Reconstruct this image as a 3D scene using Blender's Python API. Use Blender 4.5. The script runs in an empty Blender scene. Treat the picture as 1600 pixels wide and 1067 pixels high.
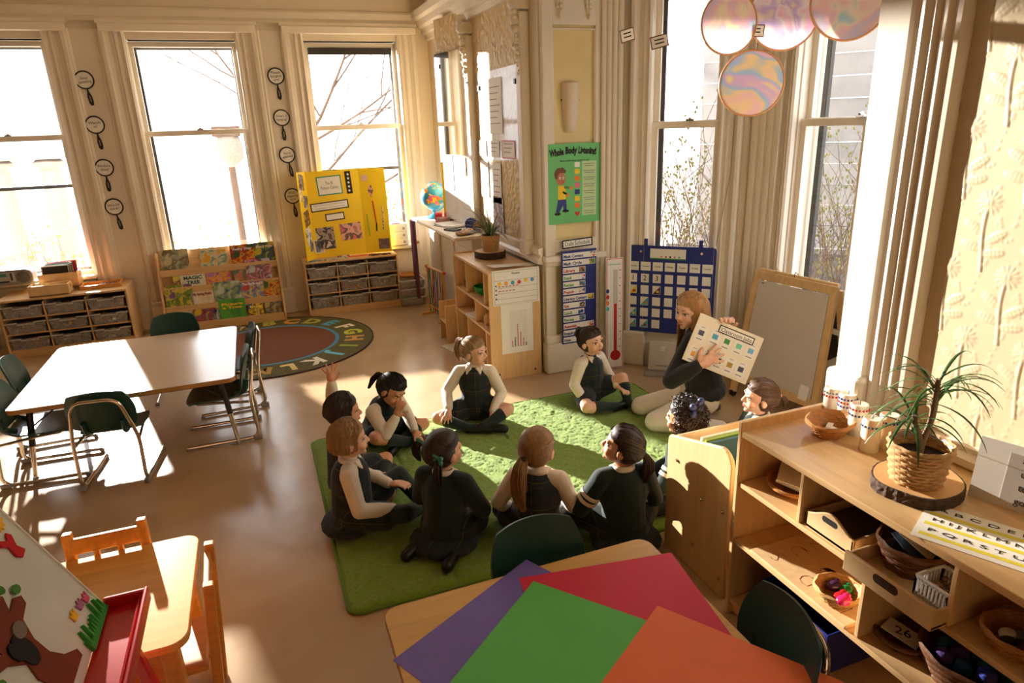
import bpy, bmesh, math, random
import numpy as np
from mathutils import Vector, Matrix, Euler, Quaternion

# ------------------------------------------------------------------ camera
scene = bpy.context.scene
COL = scene.collection
TH, PH, YAW = math.radians(18.1), math.radians(2.08), math.radians(20.5)
cam_data = bpy.data.cameras.new('camera')
cam_data.sensor_width = 36.0
cam_data.lens = 1035.0 / 1600.0 * 36.0
cam_data.clip_start = 0.05
cam_data.clip_end = 200
cam_ob = bpy.data.objects.new('camera', cam_data)
COL.objects.link(cam_ob)
_r0 = Vector((1, 0, 0)); _u0 = Vector((0, math.sin(TH), math.cos(TH))); _d = Vector((0, math.cos(TH), -math.sin(TH)))
_r = _r0 * math.cos(PH) - _u0 * math.sin(PH)
_u = _u0 * math.cos(PH) + _r0 * math.sin(PH)
_R = Matrix((_r, _u, -_d)).transposed().to_4x4()
cam_ob.matrix_world = Matrix.Translation((0, 0, 2.0)) @ Matrix.Rotation(-YAW, 4, 'Z') @ _R
scene.camera = cam_ob

# ------------------------------------------------------------------ world, lights, exposure
scene.view_settings.view_transform = 'Standard'
scene.view_settings.look = 'None'
scene.view_settings.gamma = 1.0
scene.view_settings.use_curve_mapping = False
scene.view_settings.exposure = 0.0
world = bpy.data.worlds.new('overcast_sky')
scene.world = world
world.use_nodes = True
_bg = world.node_tree.nodes['Background']
_bg.inputs[0].default_value = (0.975, 0.985, 1.0, 1)
_bg.inputs[1].default_value = 5.2
# low bright light standing outside the left-hand window (its rays fan out across the room)
_l = bpy.data.lights.new('low_bright_light', 'POINT')
_l.energy = 54000
_l.color = (1.0, 0.94, 0.84)
_l.shadow_soft_size = 0.10
_lo = bpy.data.objects.new('low_bright_light', _l)
_lo.location = (-3.75, 16.2, 3.58)
COL.objects.link(_lo)
scene.cycles.max_bounces = 9
scene.cycles.diffuse_bounces = 5
scene.cycles.glossy_bounces = 4
scene.cycles.transparent_max_bounces = 16
scene.cycles.sample_clamp_indirect = 6.0
scene.cycles.caustics_reflective = False
scene.cycles.caustics_refractive = False

def portal(loc, rot, w, h):
    l = bpy.data.lights.new('window_portal', 'AREA'); l.shape = 'RECTANGLE'; l.size = w; l.size_y = h
    l.cycles.is_portal = True
    o = bpy.data.objects.new('window_portal', l); o.location = loc; o.rotation_euler = rot; COL.objects.link(o)

# ------------------------------------------------------------------ helpers
RND = random.Random(7)
R = math.radians
def lin(c):
    return tuple(((v / 255.0) / 12.92 if v / 255.0 <= 0.04045 else ((v / 255.0 + 0.055) / 1.055) ** 2.4) for v in c)
MATS = {}
def nodes_of(name):
    m = bpy.data.materials.new(name); m.use_nodes = True
    nt = m.node_tree; b = nt.nodes['Principled BSDF']
    return m, nt, b
def N(nt, t, **kw):
    n = nt.nodes.new(t)
    for k, v in kw.items():
        if k.startswith('i_'): n.inputs[int(k[2:])].default_value = v
        else: setattr(n, k, v)
    return n
def mat(name, rgb, rough=.6, metal=0., var=.07, vs=6., bump=0., bs=60., stretch=(1, 1, 1), spec=.5, coat=0., sheen=0., rvar=0.):
    """plain procedural surface: base colour with soft noise variation, optional fine relief"""
    if name in MATS: return MATS[name]
    m, nt, b = nodes_of(name)
    L = nt.links; c = lin(rgb)
    tc = N(nt, 'ShaderNodeTexCoord'); mp = N(nt, 'ShaderNodeMapping'); mp.inputs['Scale'].default_value = stretch
    L.new(tc.outputs['Object'], mp.inputs[0])
    nz = N(nt, 'ShaderNodeTexNoise'); nz.inputs['Scale'].default_value = vs; nz.inputs['Detail'].default_value = 4
    L.new(mp.outputs[0], nz.inputs['Vector'])
    rp = N(nt, 'ShaderNodeValToRGB')
    rp.color_ramp.elements[0].position = .3; rp.color_ramp.elements[1].position = .7
    rp.color_ramp.elements[0].color = tuple(min(1, x * (1 - var)) for x in c) + (1,)
    rp.color_ramp.elements[1].color = tuple(min(1, x * (1 + var)) for x in c) + (1,)
    L.new(nz.outputs['Fac'], rp.inputs[0]); L.new(rp.outputs[0], b.inputs['Base Color'])
    b.inputs['Roughness'].default_value = rough; b.inputs['Metallic'].default_value = metal
    b.inputs['Specular IOR Level'].default_value = spec
    if coat: b.inputs['Coat Weight'].default_value = coat; b.inputs['Coat Roughness'].default_value = .12
    if sheen: b.inputs['Sheen Weight'].default_value = sheen; b.inputs['Sheen Roughness'].default_value = .5
    if rvar:
        mr = N(nt, 'ShaderNodeMapRange'); mr.inputs[3].default_value = max(0, rough - rvar); mr.inputs[4].default_value = rough + rvar
        L.new(nz.outputs['Fac'], mr.inputs[0]); L.new(mr.outputs[0], b.inputs['Roughness'])
    if bump:
        n2 = N(nt, 'ShaderNodeTexNoise'); n2.inputs['Scale'].default_value = bs; n2.inputs['Detail'].default_value = 5
        L.new(mp.outputs[0], n2.inputs['Vector'])
        bp = N(nt, 'ShaderNodeBump'); bp.inputs['Strength'].default_value = bump; bp.inputs['Distance'].default_value = .01
        L.new(n2.outputs['Fac'], bp.inputs['Height']); L.new(bp.outputs[0], b.inputs['Normal'])
    MATS[name] = m
    return m
def multicolour(name, cols, scale=8., rough=.6, vor=False, stretch=(1, 1, 1), soft=False):
    """flat print: patches of several colours"""
    if name in MATS: return MATS[name]
    m, nt, b = nodes_of(name); L = nt.links
    tc = N(nt, 'ShaderNodeTexCoord'); mp = N(nt, 'ShaderNodeMapping'); mp.inputs['Scale'].default_value = stretch
    L.new(tc.outputs['Object'], mp.inputs[0])
    if vor:
        nz = N(nt, 'ShaderNodeTexVoronoi'); nz.inputs['Scale'].default_value = scale
        L.new(mp.outputs[0], nz.inputs['Vector'])
        sp = N(nt, 'ShaderNodeSeparateColor'); L.new(nz.outputs['Color'], sp.inputs[0]); src = sp.outputs[0]
    else:
        nz = N(nt, 'ShaderNodeTexNoise'); nz.inputs['Scale'].default_value = scale; nz.inputs['Detail'].default_value = 2
        nz.inputs['Distortion'].default_value = .6
        L.new(mp.outputs[0], nz.inputs['Vector'])
        mr = N(nt, 'ShaderNodeMapRange'); mr.inputs[1].default_value = .28; mr.inputs[2].default_value = .72
        L.new(nz.outputs['Fac'], mr.inputs[0]); src = mr.outputs[0]
    rp = N(nt, 'ShaderNodeValToRGB'); e = rp.color_ramp.elements
    rp.color_ramp.interpolation = 'LINEAR' if soft else 'CONSTANT'
    e[0].color = lin(cols[0]) + (1,); e[0].position = 0
    e[1].color = lin(cols[1]) + (1,); e[1].position = 1. / len(cols)
    for i, c in enumerate(cols[2:], 2):
        x = e.new(i / len(cols)); x.color = lin(c) + (1,)
    L.new(src, rp.inputs[0]); L.new(rp.outputs[0], b.inputs['Base Color'])
    b.inputs['Roughness'].default_value = rough
    MATS[name] = m
    return m

class MB:
    """collects verts and faces of one mesh"""
    def __init__(s): s.v = []; s.f = []; s.mi = []; s.cur = 0
    def add(s, vs, fs):
        o = len(s.v); s.v += [tuple(v) for v in vs]; s.f += [tuple(i + o for i in f) for f in fs]; s.mi += [s.cur] * len(fs)
    def box(s, c, d, rot=None, M=None):
        x, y, z = d[0] / 2, d[1] / 2, d[2] / 2
        vs = [Vector((i, j, k)) for i in (-x, x) for j in (-y, y) for k in (-z, z)]
        if rot is not None: vs = [Euler(rot).to_matrix() @ v for v in vs]
        vs = [v + Vector(c) for v in vs]
        if M is not None: vs = [M @ v for v in vs]
        s.add(vs, [(0, 1, 3, 2), (4, 6, 7, 5), (0, 4, 5, 1), (2, 3, 7, 6), (0, 2, 6, 4), (1, 5, 7, 3)]); return s
    def bar(s, a, b, w, h=None, up=(0, 0, 1)):
        """square bar from a to b"""
        a, b = Vector(a), Vector(b); h = w if h is None else h
        d = (b - a).normalized(); up = Vector(up)
        if abs(d.dot(up)) > .98: up = Vector((0, 1, 0))
        x = d.cross(up).normalized() * w / 2; y = x.cross(d).normalized() * h / 2
        vs = [p + i * x + j * y for p in (a, b) for i, j in ((-1, -1), (1, -1), (1, 1), (-1, 1))]
        s.add(vs, [(3, 2, 1, 0), (4, 5, 6, 7)] + [(i, (i + 1) % 4, 4 + (i + 1) % 4, 4 + i) for i in range(4)]); return s
    def tube(s, pts, r, n=8, cap=True, flat=1.):
        pts = [Vector(p) for p in pts]; k = len(pts)
        rs = r if isinstance(r, (list, tuple)) else [r] * k
        ref = None; vs = []
        for i, p in enumerate(pts):
            d = (pts[min(i + 1, k - 1)] - pts[max(i - 1, 0)])
            d = d.normalized() if d.length > 1e-9 else Vector((0, 0, 1))
            if ref is None:
                ref = Vector((0, 0, 1)) if abs(d.z) < .9 else Vector((1, 0, 0))
            x = (ref - d * ref.dot(d))
            x = x.normalized() if x.length > 1e-6 else d.orthogonal().normalized()
            y = d.cross(x); ref = x
            for j in range(n):
                a = 2 * math.pi * j / n
                vs.append(p + rs[i] * (math.cos(a) * x * flat + math.sin(a) * y))
        fs = [(i * n + j, i * n + (j + 1) % n, (i + 1) * n + (j + 1) % n, (i + 1) * n + j) for i in range(k - 1) for j in range(n)]
        if cap: fs += [tuple(range(n - 1, -1, -1)), tuple((k - 1) * n + j for j in range(n))]
        s.add(vs, fs); return s
    def cyl(s, a, b, r0, r1=None, n=20): return s.tube([a, b], [r0, r0 if r1 is None else r1], n)
    def lathe(s, prof, n=24, c=(0, 0, 0), cap=True):
        c = Vector(c); k = len(prof)
        vs = [c + Vector((r * math.cos(2 * math.pi * j / n), r * math.sin(2 * math.pi * j / n), z)) for r, z in prof for j in range(n)]
        fs = [(i * n + j, i * n + (j + 1) % n, (i + 1) * n + (j + 1) % n, (i + 1) * n + j) for i in range(k - 1) for j in range(n)]
        if cap: fs += [tuple(range(n - 1, -1, -1)), tuple((k - 1) * n + j for j in range(n))]
        s.add(vs, fs); return s
    def ell(s, c, rad, n=12, m=8, M3=None):
        c = Vector(c); vs = []
        rad = (rad,) * 3 if not isinstance(rad, (tuple, list)) else rad
        for i in range(1, m):
            t = math.pi * i / m
            for j in range(n):
                a = 2 * math.pi * j / n
                vs.append(Vector((rad[0] * math.sin(t) * math.cos(a), rad[1] * math.sin(t) * math.sin(a), rad[2] * math.cos(t))))
        vs += [Vector((0, 0, rad[2])), Vector((0, 0, -rad[2]))]
        if M3 is not None: vs = [M3 @ v for v in vs]
        vs = [v + c for v in vs]; T, Bm = (m - 1) * n, (m - 1) * n + 1
        fs = [(i * n + j, (i + 1) * n + j, (i + 1) * n + (j + 1) % n, i * n + (j + 1) % n) for i in range(m - 2) for j in range(n)]
        fs += [(T, j, (j + 1) % n) for j in range(n)] + [(Bm, (m - 2) * n + (j + 1) % n, (m - 2) * n + j) for j in range(n)]
        s.add(vs, fs); return s
    def cap(s, a, ra, b, rb, n=12):
        """rounded cone"""
        s.tube([a, b], [ra, rb], n); s.ell(a, ra, n, 8); s.ell(b, rb, n, 8); return s
    def prism(s, poly, t, M=None, z0=0.):
        """extrude a 2D outline (x,y) along z by t"""
        M = M or Matrix(); n = len(poly)
        vs = [M @ Vector((x, y, z0)) for x, y in poly] + [M @ Vector((x, y, z0 + t)) for x, y in poly]
        s.add(vs, [tuple(range(n - 1, -1, -1)), tuple(range(n, 2 * n))] + [(i, (i + 1) % n, n + (i + 1) % n, n + i) for i in range(n)]); return s
    def build(s, name, m, parent=None, loc=None, rot=None, smooth=False, bevel=0., seg=2, M=None, kind=None):
        me = bpy.data.meshes.new(name); me.from_pydata(s.v, [], s.f)
        ms = m if isinstance(m, (list, tuple)) else [m]
        for x in ms: me.materials.append(x)
        if len(ms) > 1: me.polygons.foreach_set('material_index', s.mi)
        bm = bmesh.new(); bm.from_mesh(me); bmesh.ops.recalc_face_normals(bm, faces=bm.faces); bm.to_mesh(me); bm.free()
        if smooth:
            me.polygons.foreach_set('use_smooth', [True] * len(me.polygons))
            me.set_sharp_from_angle(angle=R(smooth if smooth is not True else 40))
        o = bpy.data.objects.new(name, me); COL.objects.link(o)
        if parent is not None: o.parent = parent
        if M is not None: o.matrix_local = M
        if loc is not None: o.location = loc
        if rot is not None: o.rotation_euler = rot
        if bevel:
            b = o.modifiers.new('bevel', 'BEVEL'); b.width = bevel; b.segments = seg; b.limit_method = 'ANGLE'; b.angle_limit = R(40)
        if kind: o['kind'] = kind
        return o

def tag(o, label, cat, group=None):
    o['label'] = label; o['category'] = cat
    if group: o['group'] = group
    return o
def thing(name, label, cat, loc=(0, 0, 0), rz=0., group=None, kind=None):
    o = bpy.data.objects.new(name, None); o.empty_display_size = .05; COL.objects.link(o)
    o.location = loc; o.rotation_euler = (0, 0, rz)
    if label: tag(o, label, cat, group)
    if kind: o['kind'] = kind
    return o
def copy_tree(o, parent=None):
    c = o.copy(); COL.objects.link(c); c.parent = parent
    for ch in list(o.children): copy_tree(ch, c)
    return c
def struct(o):
    o['kind'] = 'structure'; return o
def rrect(w, h, r, n=5, cx=0., cy=0.):
    """rounded rectangle outline"""
    pts = []
    for sx, sy, a0 in ((1, 1, 0), (-1, 1, 90), (-1, -1, 180), (1, -1, 270)):
        for i in range(n + 1):
            a = R(a0 + 90. * i / n)
            pts.append((cx + sx * (w / 2 - r) + r * math.cos(a), cy + sy * (h / 2 - r) + r * math.sin(a)))
    return pts
def lettering(s, size, m, parent, M, width=None, name='lettering', depth=.0006, align='CENTER', bold=0.):
    """flat printed writing: text in local x (reading direction), y (up), z (towards the reader)"""
    cu = bpy.data.curves.new('writing', 'FONT'); cu.body = s; cu.size = size; cu.align_x = align; cu.align_y = 'CENTER'
    cu.extrude = depth; cu.resolution_u = 2; cu.offset = bold
    t = bpy.data.objects.new('writing', cu); COL.objects.link(t)
    bpy.context.view_layer.update()
    me = bpy.data.meshes.new_from_object(t.evaluated_get(bpy.context.evaluated_depsgraph_get()))
    bpy.data.objects.remove(t); bpy.data.curves.remove(cu)
    if width and len(me.vertices):
        xs = [v.co.x for v in me.vertices]; w = max(xs) - min(xs); k = width / w
        for v in me.vertices: v.co.x *= k
    me.materials.clear(); me.materials.append(m)
    o = bpy.data.objects.new(name, me); COL.objects.link(o); o.parent = parent; o.matrix_local = M
    return o
def frame_M(o, x, z):
    """matrix with local x axis, local z axis (normal)"""
    x = Vector(x).normalized(); z = Vector(z).normalized(); y = z.cross(x)
    return Matrix.Translation(o) @ Matrix((x, y, z)).transposed().to_4x4()
UP = Matrix(((1, 0, 0, 0), (0, 0, -1, 0), (0, 1, 0, 0), (0, 0, 0, 1)))   # local xy plane stood upright, facing -y

# ------------------------------------------------------------------ materials
def floor_mat():
    m, nt, b = nodes_of('floor_vinyl'); L = nt.links
    tc = N(nt, 'ShaderNodeTexCoord'); nz = N(nt, 'ShaderNodeTexNoise'); nz.inputs['Scale'].default_value = 2.2; nz.inputs['Detail'].default_value = 8
    L.new(tc.outputs['Object'], nz.inputs['Vector'])
    rp = N(nt, 'ShaderNodeValToRGB'); e = rp.color_ramp.elements
    e[0].position = .3; e[0].color = lin((180, 150, 118)) + (1,); e[1].position = .7; e[1].color = lin((198, 170, 136)) + (1,)
    L.new(nz.outputs['Fac'], rp.inputs[0]); L.new(rp.outputs[0], b.inputs['Base Color'])
    mr = N(nt, 'ShaderNodeMapRange'); mr.inputs[3].default_value = .16; mr.inputs[4].default_value = .30
    L.new(nz.outputs['Fac'], mr.inputs[0]); L.new(mr.outputs[0], b.inputs['Roughness'])
    n2 = N(nt, 'ShaderNodeTexNoise'); n2.inputs['Scale'].default_value = 5; L.new(tc.outputs['Object'], n2.inputs['Vector'])
    bp = N(nt, 'ShaderNodeBump'); bp.inputs['Strength'].default_value = .12; bp.inputs['Distance'].default_value = .02
    L.new(n2.outputs['Fac'], bp.inputs['Height']); L.new(bp.outputs[0], b.inputs['Normal'])
    return m
def glass_mat():
    m = bpy.data.materials.new('window_glass'); m.use_nodes = True; nt = m.node_tree; nt.nodes.clear()
    o = N(nt, 'ShaderNodeOutputMaterial'); t = N(nt, 'ShaderNodeBsdfTransparent'); g = N(nt, 'ShaderNodeBsdfGlossy'); g.inputs['Roughness'].default_value = .02
    mx = N(nt, 'ShaderNodeMixShader'); mx.inputs[0].default_value = .05
    nt.links.new(t.outputs[0], mx.inputs[1]); nt.links.new(g.outputs[0], mx.inputs[2]); nt.links.new(mx.outputs[0], o.inputs[0])
    return m
def clear_plastic(name, rgb, fac):
    m = bpy.data.materials.new(name); m.use_nodes = True; nt = m.node_tree; b = nt.nodes['Principled BSDF']
    b.inputs['Base Color'].default_value = lin(rgb) + (1,); b.inputs['Roughness'].default_value = .25
    o = nt.nodes['Material Output']; t = N(nt, 'ShaderNodeBsdfTransparent'); mx = N(nt, 'ShaderNodeMixShader')
    mx.inputs[0].default_value = fac
    nz = N(nt, 'ShaderNodeTexNoise'); nz.inputs['Scale'].default_value = 12.
    mr = N(nt, 'ShaderNodeMapRange'); mr.inputs[3].default_value = fac - .1; mr.inputs[4].default_value = fac + .1
    nt.links.new(nz.outputs['Fac'], mr.inputs[0]); nt.links.new(mr.outputs[0], mx.inputs[0])
    nt.links.new(t.outputs[0], mx.inputs[1]); nt.links.new(b.outputs[0], mx.inputs[2]); nt.links.new(mx.outputs[0], o.inputs[0])
    return m
M_FLOOR = floor_mat(); M_GLASS = glass_mat()
M_PAINT = mat('cream_paint', (228, 217, 200), .45, var=.04, vs=3, bump=.05, bs=30)
M_WALL = mat('cream_wall_paint', (222, 209, 188), .55, var=.04, vs=2, bump=.05, bs=40)
M_WHITE = mat('white_gloss_paint', (240, 230, 214), .35, var=.03, vs=4)
M_YPANEL = mat('yellow_panel_paint', (226, 206, 150), .6, var=.04, vs=5)
M_CEIL = mat('ceiling_plaster', (226, 212, 188), .8, var=.03)
M_DARKFR = mat('dark_storm_frame', (52, 46, 42), .5, var=.1)
M_MAPLE = mat('maple_wood', (222, 182, 130), .38, var=.10, vs=3, stretch=(14, 14, 1.2), bump=.03, bs=40)
M_MAPLEH = mat('maple_wood_lengthwise', (220, 180, 128), .36, var=.10, vs=3, stretch=(14, 1.2, 14), bump=.03, bs=40)
M_MAPLEX = mat('maple_wood_crosswise', (220, 180, 128), .36, var=.10, vs=3, stretch=(1.2, 14, 14), bump=.03, bs=40)
M_BIRCH = mat('birch_plywood', (228, 192, 142), .4, var=.08, vs=3, stretch=(10, 10, 1))
M_PINE = mat('honey_pine', (214, 146, 66), .36, var=.12, vs=4, stretch=(12, 2, 12), bump=.03)
M_GREENP = mat('dark_green_plastic', (14, 62, 56), .38, var=.08, vs=8, bump=.05, bs=300)
M_CHROME = mat('chrome_tube', (210, 200, 190), .16, 1., var=.05)
M_BLACKM = mat('black_enamel', (26, 22, 22), .35, var=.1)
M_BLACK = mat('black_rubber', (20, 18, 18), .5, var=.1)
M_PAPER = mat('white_paper', (236, 229, 216), .75, var=.02)
M_INK = mat('black_ink', (30, 26, 26), .7, var=.1)
M_GREYINK = mat('grey_ink', (120, 112, 106), .7, var=.1)
M_RED = mat('red_print', (196, 30, 34), .5)
M_BLUE = mat('royal_blue_vinyl', (30, 44, 122), .5, var=.1, vs=20)
M_YELLOW = mat('yellow_card', (244, 206, 24), .5, var=.03)
M_GREENPR = mat('green_print', (60, 150, 70), .6)
M_TEAL = mat('teal_print', (70, 180, 190), .6)
M_ORANGE = mat('orange_print', (236, 130, 40), .6)
M_PINK = mat('pink_print', (226, 110, 150), .6)
M_BROWN = mat('brown_print', (110, 66, 40), .6)
M_GREY = mat('grey_plastic', (150, 146, 142), .45)
M_WPLAS = mat('white_plastic', (232, 228, 222), .35)
M_WICKER = mat('wicker', (176, 118, 58), .55, var=.22, vs=40, bump=.2, bs=120)
M_WICKERD = mat('dark_wicker', (112, 66, 32), .55, var=.25, vs=40, bump=.2, bs=120)
M_CLEAR = clear_plastic('clear_bin_plastic', (196, 188, 184), .40)
# ------------------------------------------------------------------ room shell
def wall_sheet(name, p0, ang, length, height, thick, holes, m, z0=0.):
    """upright wall: local x along the wall, local y outwards, with rectangular holes (x0,x1,z0,z1); one joined mesh with reveals"""
    xs = sorted({0., length} | {h[0] for h in holes} | {h[1] for h in holes})
    zs = sorted({z0, z0 + height} | {h[2] for h in holes} | {h[3] for h in holes})
    solid = lambda i, k: 0 <= i < len(xs) - 1 and 0 <= k < len(zs) - 1 and not any(h[0] <= (xs[i] + xs[i + 1]) / 2 <= h[1] and h[2] <= (zs[k] + zs[k + 1]) / 2 <= h[3] for h in holes)
    b = MB(); idx = {}
    def vid(i, k, s):
        if (i, k, s) not in idx: idx[(i, k, s)] = len(b.v); b.v.append((xs[i], s * thick, zs[k]))
        return idx[(i, k, s)]
    def face(*q): b.f.append(tuple(vid(*t) for t in q)); b.mi.append(0)
    for i in range(len(xs) - 1):
        for k in range(len(zs) - 1):
            if not solid(i, k): continue
            for s in (0, 1): face((i, k, s), (i + 1, k, s), (i + 1, k + 1, s), (i, k + 1, s))
            for di, dk, e in ((-1, 0, ((0, 0), (0, 1))), (1, 0, ((1, 0), (1, 1))), (0, -1, ((0, 0), (1, 0))), (0, 1, ((0, 1), (1, 1)))):
                if not solid(i + di, k + dk):
                    (a, c), (d, f) = e
                    face((i + a, k + c, 0), (i + d, k + f, 0), (i + d, k + f, 1), (i + a, k + c, 1))
    o = b.build(name, m, loc=p0, rot=(0, 0, ang)); return struct(o)

CEIL = 3.7
_b = MB(); _b.box((.1, 3.05, -.06), (7.9, 10.9, .12)); struct(_b.build('floor', M_FLOOR))
_b = MB(); _b.box((.1, 3.05, CEIL + .06), (7.9, 10.9, .12)); struct(_b.build('ceiling', M_CEIL))
WX = (-2.16, -.45, 1.235)          # window centres on the far wall
holes = [(x + 3.6 - .50, x + 3.6 + .50, .64, 2.93) for x in WX]
wall_sheet('wall_back', (-3.6, 8.0, 0), 0, 5.85, CEIL, .30, holes, M_WALL)
M_TAN = mat('tan_wall_paint', (150, 128, 100), .6, var=.05)
wall_sheet('wall_left', (-3.6, -2.2, 0), R(90), 10.4, CEIL, .2, [], M_TAN)
wall_sheet('wall_rear', (2.3, -2.2, 0), R(180), 5.9, CEIL, .2, [], M_TAN)

def window(n, loc, ang, gw, zs, zt, zm, cas_l, cas_r, mull=None, hw=.5, header=True, sill=True, storm=0.):
    """double-hung window: local x along the wall, y outwards; gw glass width"""
    w = bpy.data.objects.new('window_%d' % n, None); COL.objects.link(w); w.location = loc; w.rotation_euler = (0, 0, ang); struct(w)
    g = gw / 2
    def frame(nm, x0, x1, z0, z1, y0, y1, t, m, tb=None):
        b = MB(); tb = tb or t
        o_ = [(x0, z0), (x1, z0), (x1, z1), (x0, z1)]; i_ = [(x0 + t, z0 + tb), (x1 - t, z0 + tb), (x1 - t, z1 - t), (x0 + t, z1 - t)]
        vs = [(p[0], y, p[1]) for y in (y0, y1) for p in o_] + [(p[0], y, p[1]) for y in (y0, y1) for p in i_]
        fs = []
        for i in range(4):
            j = (i + 1) % 4
            fs += [(i, j, 8 + j, 8 + i), (4 + i, 4 + j, 12 + j, 12 + i), (i, j, 4 + j, 4 + i), (8 + i, 8 + j, 12 + j, 12 + i)]
        b.add(vs, fs); return b.build(nm, m, w, bevel=.004)
    frame('jamb_frame', -hw, hw, zs - .06, zt + .06, .015, .16, hw - g - .045, M_WHITE)
    frame('upper_sash', -g - .05, g + .05, zm - .02, zt + .05, .085, .125, .05, M_WHITE)
    frame('lower_sash', -g - .05, g + .05, zs - .06, zm + .025, .045, .085, .05, M_WHITE, .06)
    frame('storm_frame', -g - .03, g + .03, zs - .03, zt + .03, .19, .225, .045, M_DARKFR)
    if storm:
        b = MB(); b.box((0, .2, storm), (2 * g, .03, .035)); b.build('storm_rail', M_DARKFR, w, bevel=.003)
    b = MB(); b.box((0, .105, (zm + .03 + zt) / 2), (gw, .004, zt - zm - .03)); b.build('pane', M_GLASS, w)
    b = MB(); b.box((0, .065, (zs + zm - .025) / 2), (gw, .004, zm - zs - .025)); b.build('pane', M_GLASS, w)
    b = MB(); b.box((.03, .035, zm + .033), (.06, .03, .016)); b.cyl((.03, .02, zm + .04), (.03, .05, zm + .05), .012, n=10); b.build('sash_lock', M_CHROME, w, bevel=.003)
    if n == 3:
        b = MB(); b.box((0, .08, zt - .035), (gw - .01, .02, .07)); b.build('roller_blind', M_DARKFR, w)
    if mull is not None:
        for y0, z0, z1 in ((.105, zm, zt), (.065, zs, zm)):
            b = MB(); b.box((mull, y0, (z0 + z1) / 2), (.035, .03, z1 - z0)); b.build('mullion', M_WHITE, w, bevel=.003)
    # moulded casing: stepped profile run vertically, each side its own piece
    prof = [(0, 0), (0, -.035), (.02, -.05), (.035, -.035), (.05, -.03), (.075, -.045), (.09, -.03), (.12, -.028), (.15, -.045), (.165, -.06), (.195, -.06), (.21, -.045), (.22, 0)]
    for sd, ww in ((-1, cas_l), (1, cas_r)):
        if ww <= 0: continue
        b = MB(); k = ww / .22; x0 = sd * (g + .045)
        b.prism([(x0 + sd * x * k, y) for x, y in prof], zt + .13 - 0.0, z0=0.)
        b.build('casing', M_PAINT, w)
        b = MB(); b.box((x0 + sd * ww / 2, -.035, .13), (ww + .03, .09, .26)); b.box((x0 + sd * ww / 2, -.04, .275), (ww + .015, .085, .05)); b.build('plinth_block', M_PAINT, w, bevel=.012)
    if header:
        b = MB(); b.box((0, -.03, zt + .16), (gw + .05 + cas_l + cas_r, .10, .07)); b.box((0, -.02, zt + .215), (gw + .09 + cas_l + cas_r, .07, .04)); b.build('blind_box', M_WHITE, w, bevel=.006)
    if sill:
        b = MB(); b.box((0, -.02, zs - .055), (gw + .12, .17, .035)); b.build('sill', M_WHITE, w, bevel=.008)
        b = MB(); b.box((0, -.012, zs - .33), (gw + .06, .035, .46)); b.box((0, -.03, zs - .33), (gw - .12, .02, .3)); b.build('apron_panel', M_PAINT, w, bevel=.008)
    return w
for i, x in enumerate(WX, 1):
    window(i, (x, 8.0, 0), 0, .92, .70, 2.87, 2.035, .24, .22, storm=(1.56 if i != 2 else 0.))
    portal((x, 8.26, 1.78), (R(-90), 0, 0), .95, 2.25)
# piers between the windows: raised panel with a bead each side, frieze and cornice along the top
for i, (x0, x1) in enumerate(((-1.46, -1.18), (.26, .545), (-3.6, -2.9))):
    b = MB()
    w = x1 - x0
    b.prism([(x0, 0), (x0, -.02), (x0 + .02, -.035), (x0 + .04, -.02), (x1 - .04, -.02), (x1 - .02, -.035), (x1, -.02), (x1, 0)], 3.02, z0=0.)
    struct(b.build('trim_%d' % (i + 1), M_PAINT, loc=(0, 8.0, 0)))
b = MB()
b.prism([(0, 3.08), (-.05, 3.09), (-.035, 3.12), (-.02, 3.14), (-.03, 3.2), (-.02, 3.22), (0, 3.23)], 5.65, M=Matrix(((0, 0, 1, -3.6), (1, 0, 0, 8.0), (0, 1, 0, 0), (0, 0, 0, 1))))
struct(b.build('trim_4', M_PAINT))
b = MB()
for x0, x1 in ((-3.6, -2.9), (-1.46, -1.18), (.26, .545)):
    pass
b.prism([(0, 0), (-.03, 0), (-.03, .2), (-.015, .23), (0, .24)], 5.7, M=Matrix(((0, 0, 1, -3.6), (1, 0, 0, 8.0), (0, 1, 0, 0), (0, 0, 0, 1))))
struct(b.build('baseboard_back', M_PAINT))

# wall with the mirrors, pilaster return, three-sided bay, wall behind the long shelf
wall_sheet('wall_right', (2.1, 8.0, 0), R(-90), 3.15, CEIL, .2, [], M_WALL)
wall_sheet('wall_pilaster', (2.3, 4.85, 0), 0, .46, CEIL, .2, [], M_WALL)
BA = R(-45)
A0 = Vector((2.75, 4.85, 0)); LA = 1.20
A1 = A0 + Vector((math.cos(BA), math.sin(BA), 0)) * LA
ca = (Vector((3.13, 4.46, 0)) - A0).dot(Vector((math.cos(BA), math.sin(BA), 0)))
wall_sheet('wall_bay_far', A0, BA, LA, CEIL, .25, [(ca - .27, ca + .27, .60, 2.93)], M_WALL)
LB = 1.45
wall_sheet('wall_bay_middle', (A1.x, A1.y, 0), R(-90), LB, CEIL, .25, [(.66 - .50, .66 + .50, .60, 2.93)], M_WALL)
B1 = Vector((A1.x, A1.y - LB, 0))
_dv = Vector((2.34, 1.9, 0)) - B1
wall_sheet('wall_bay_near', B1, math.atan2(_dv.y, _dv.x), _dv.length, CEIL, .2, [], M_WALL)
wall_sheet('wall_shelf', (2.14, 1.86, 0), R(-90), 4.1, CEIL, .2, [], M_WALL)
window(4, A0 + Vector((math.cos(BA), math.sin(BA), 0)) * ca, BA, .43, .66, 2.87, 1.955, .17, .17, hw=.27, header=False, sill=False)
window(5, (A1.x, A1.y - .66, 0), R(-90), .86, .66, 2.87, 1.945, .14, .17, mull=.06, header=False)
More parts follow.
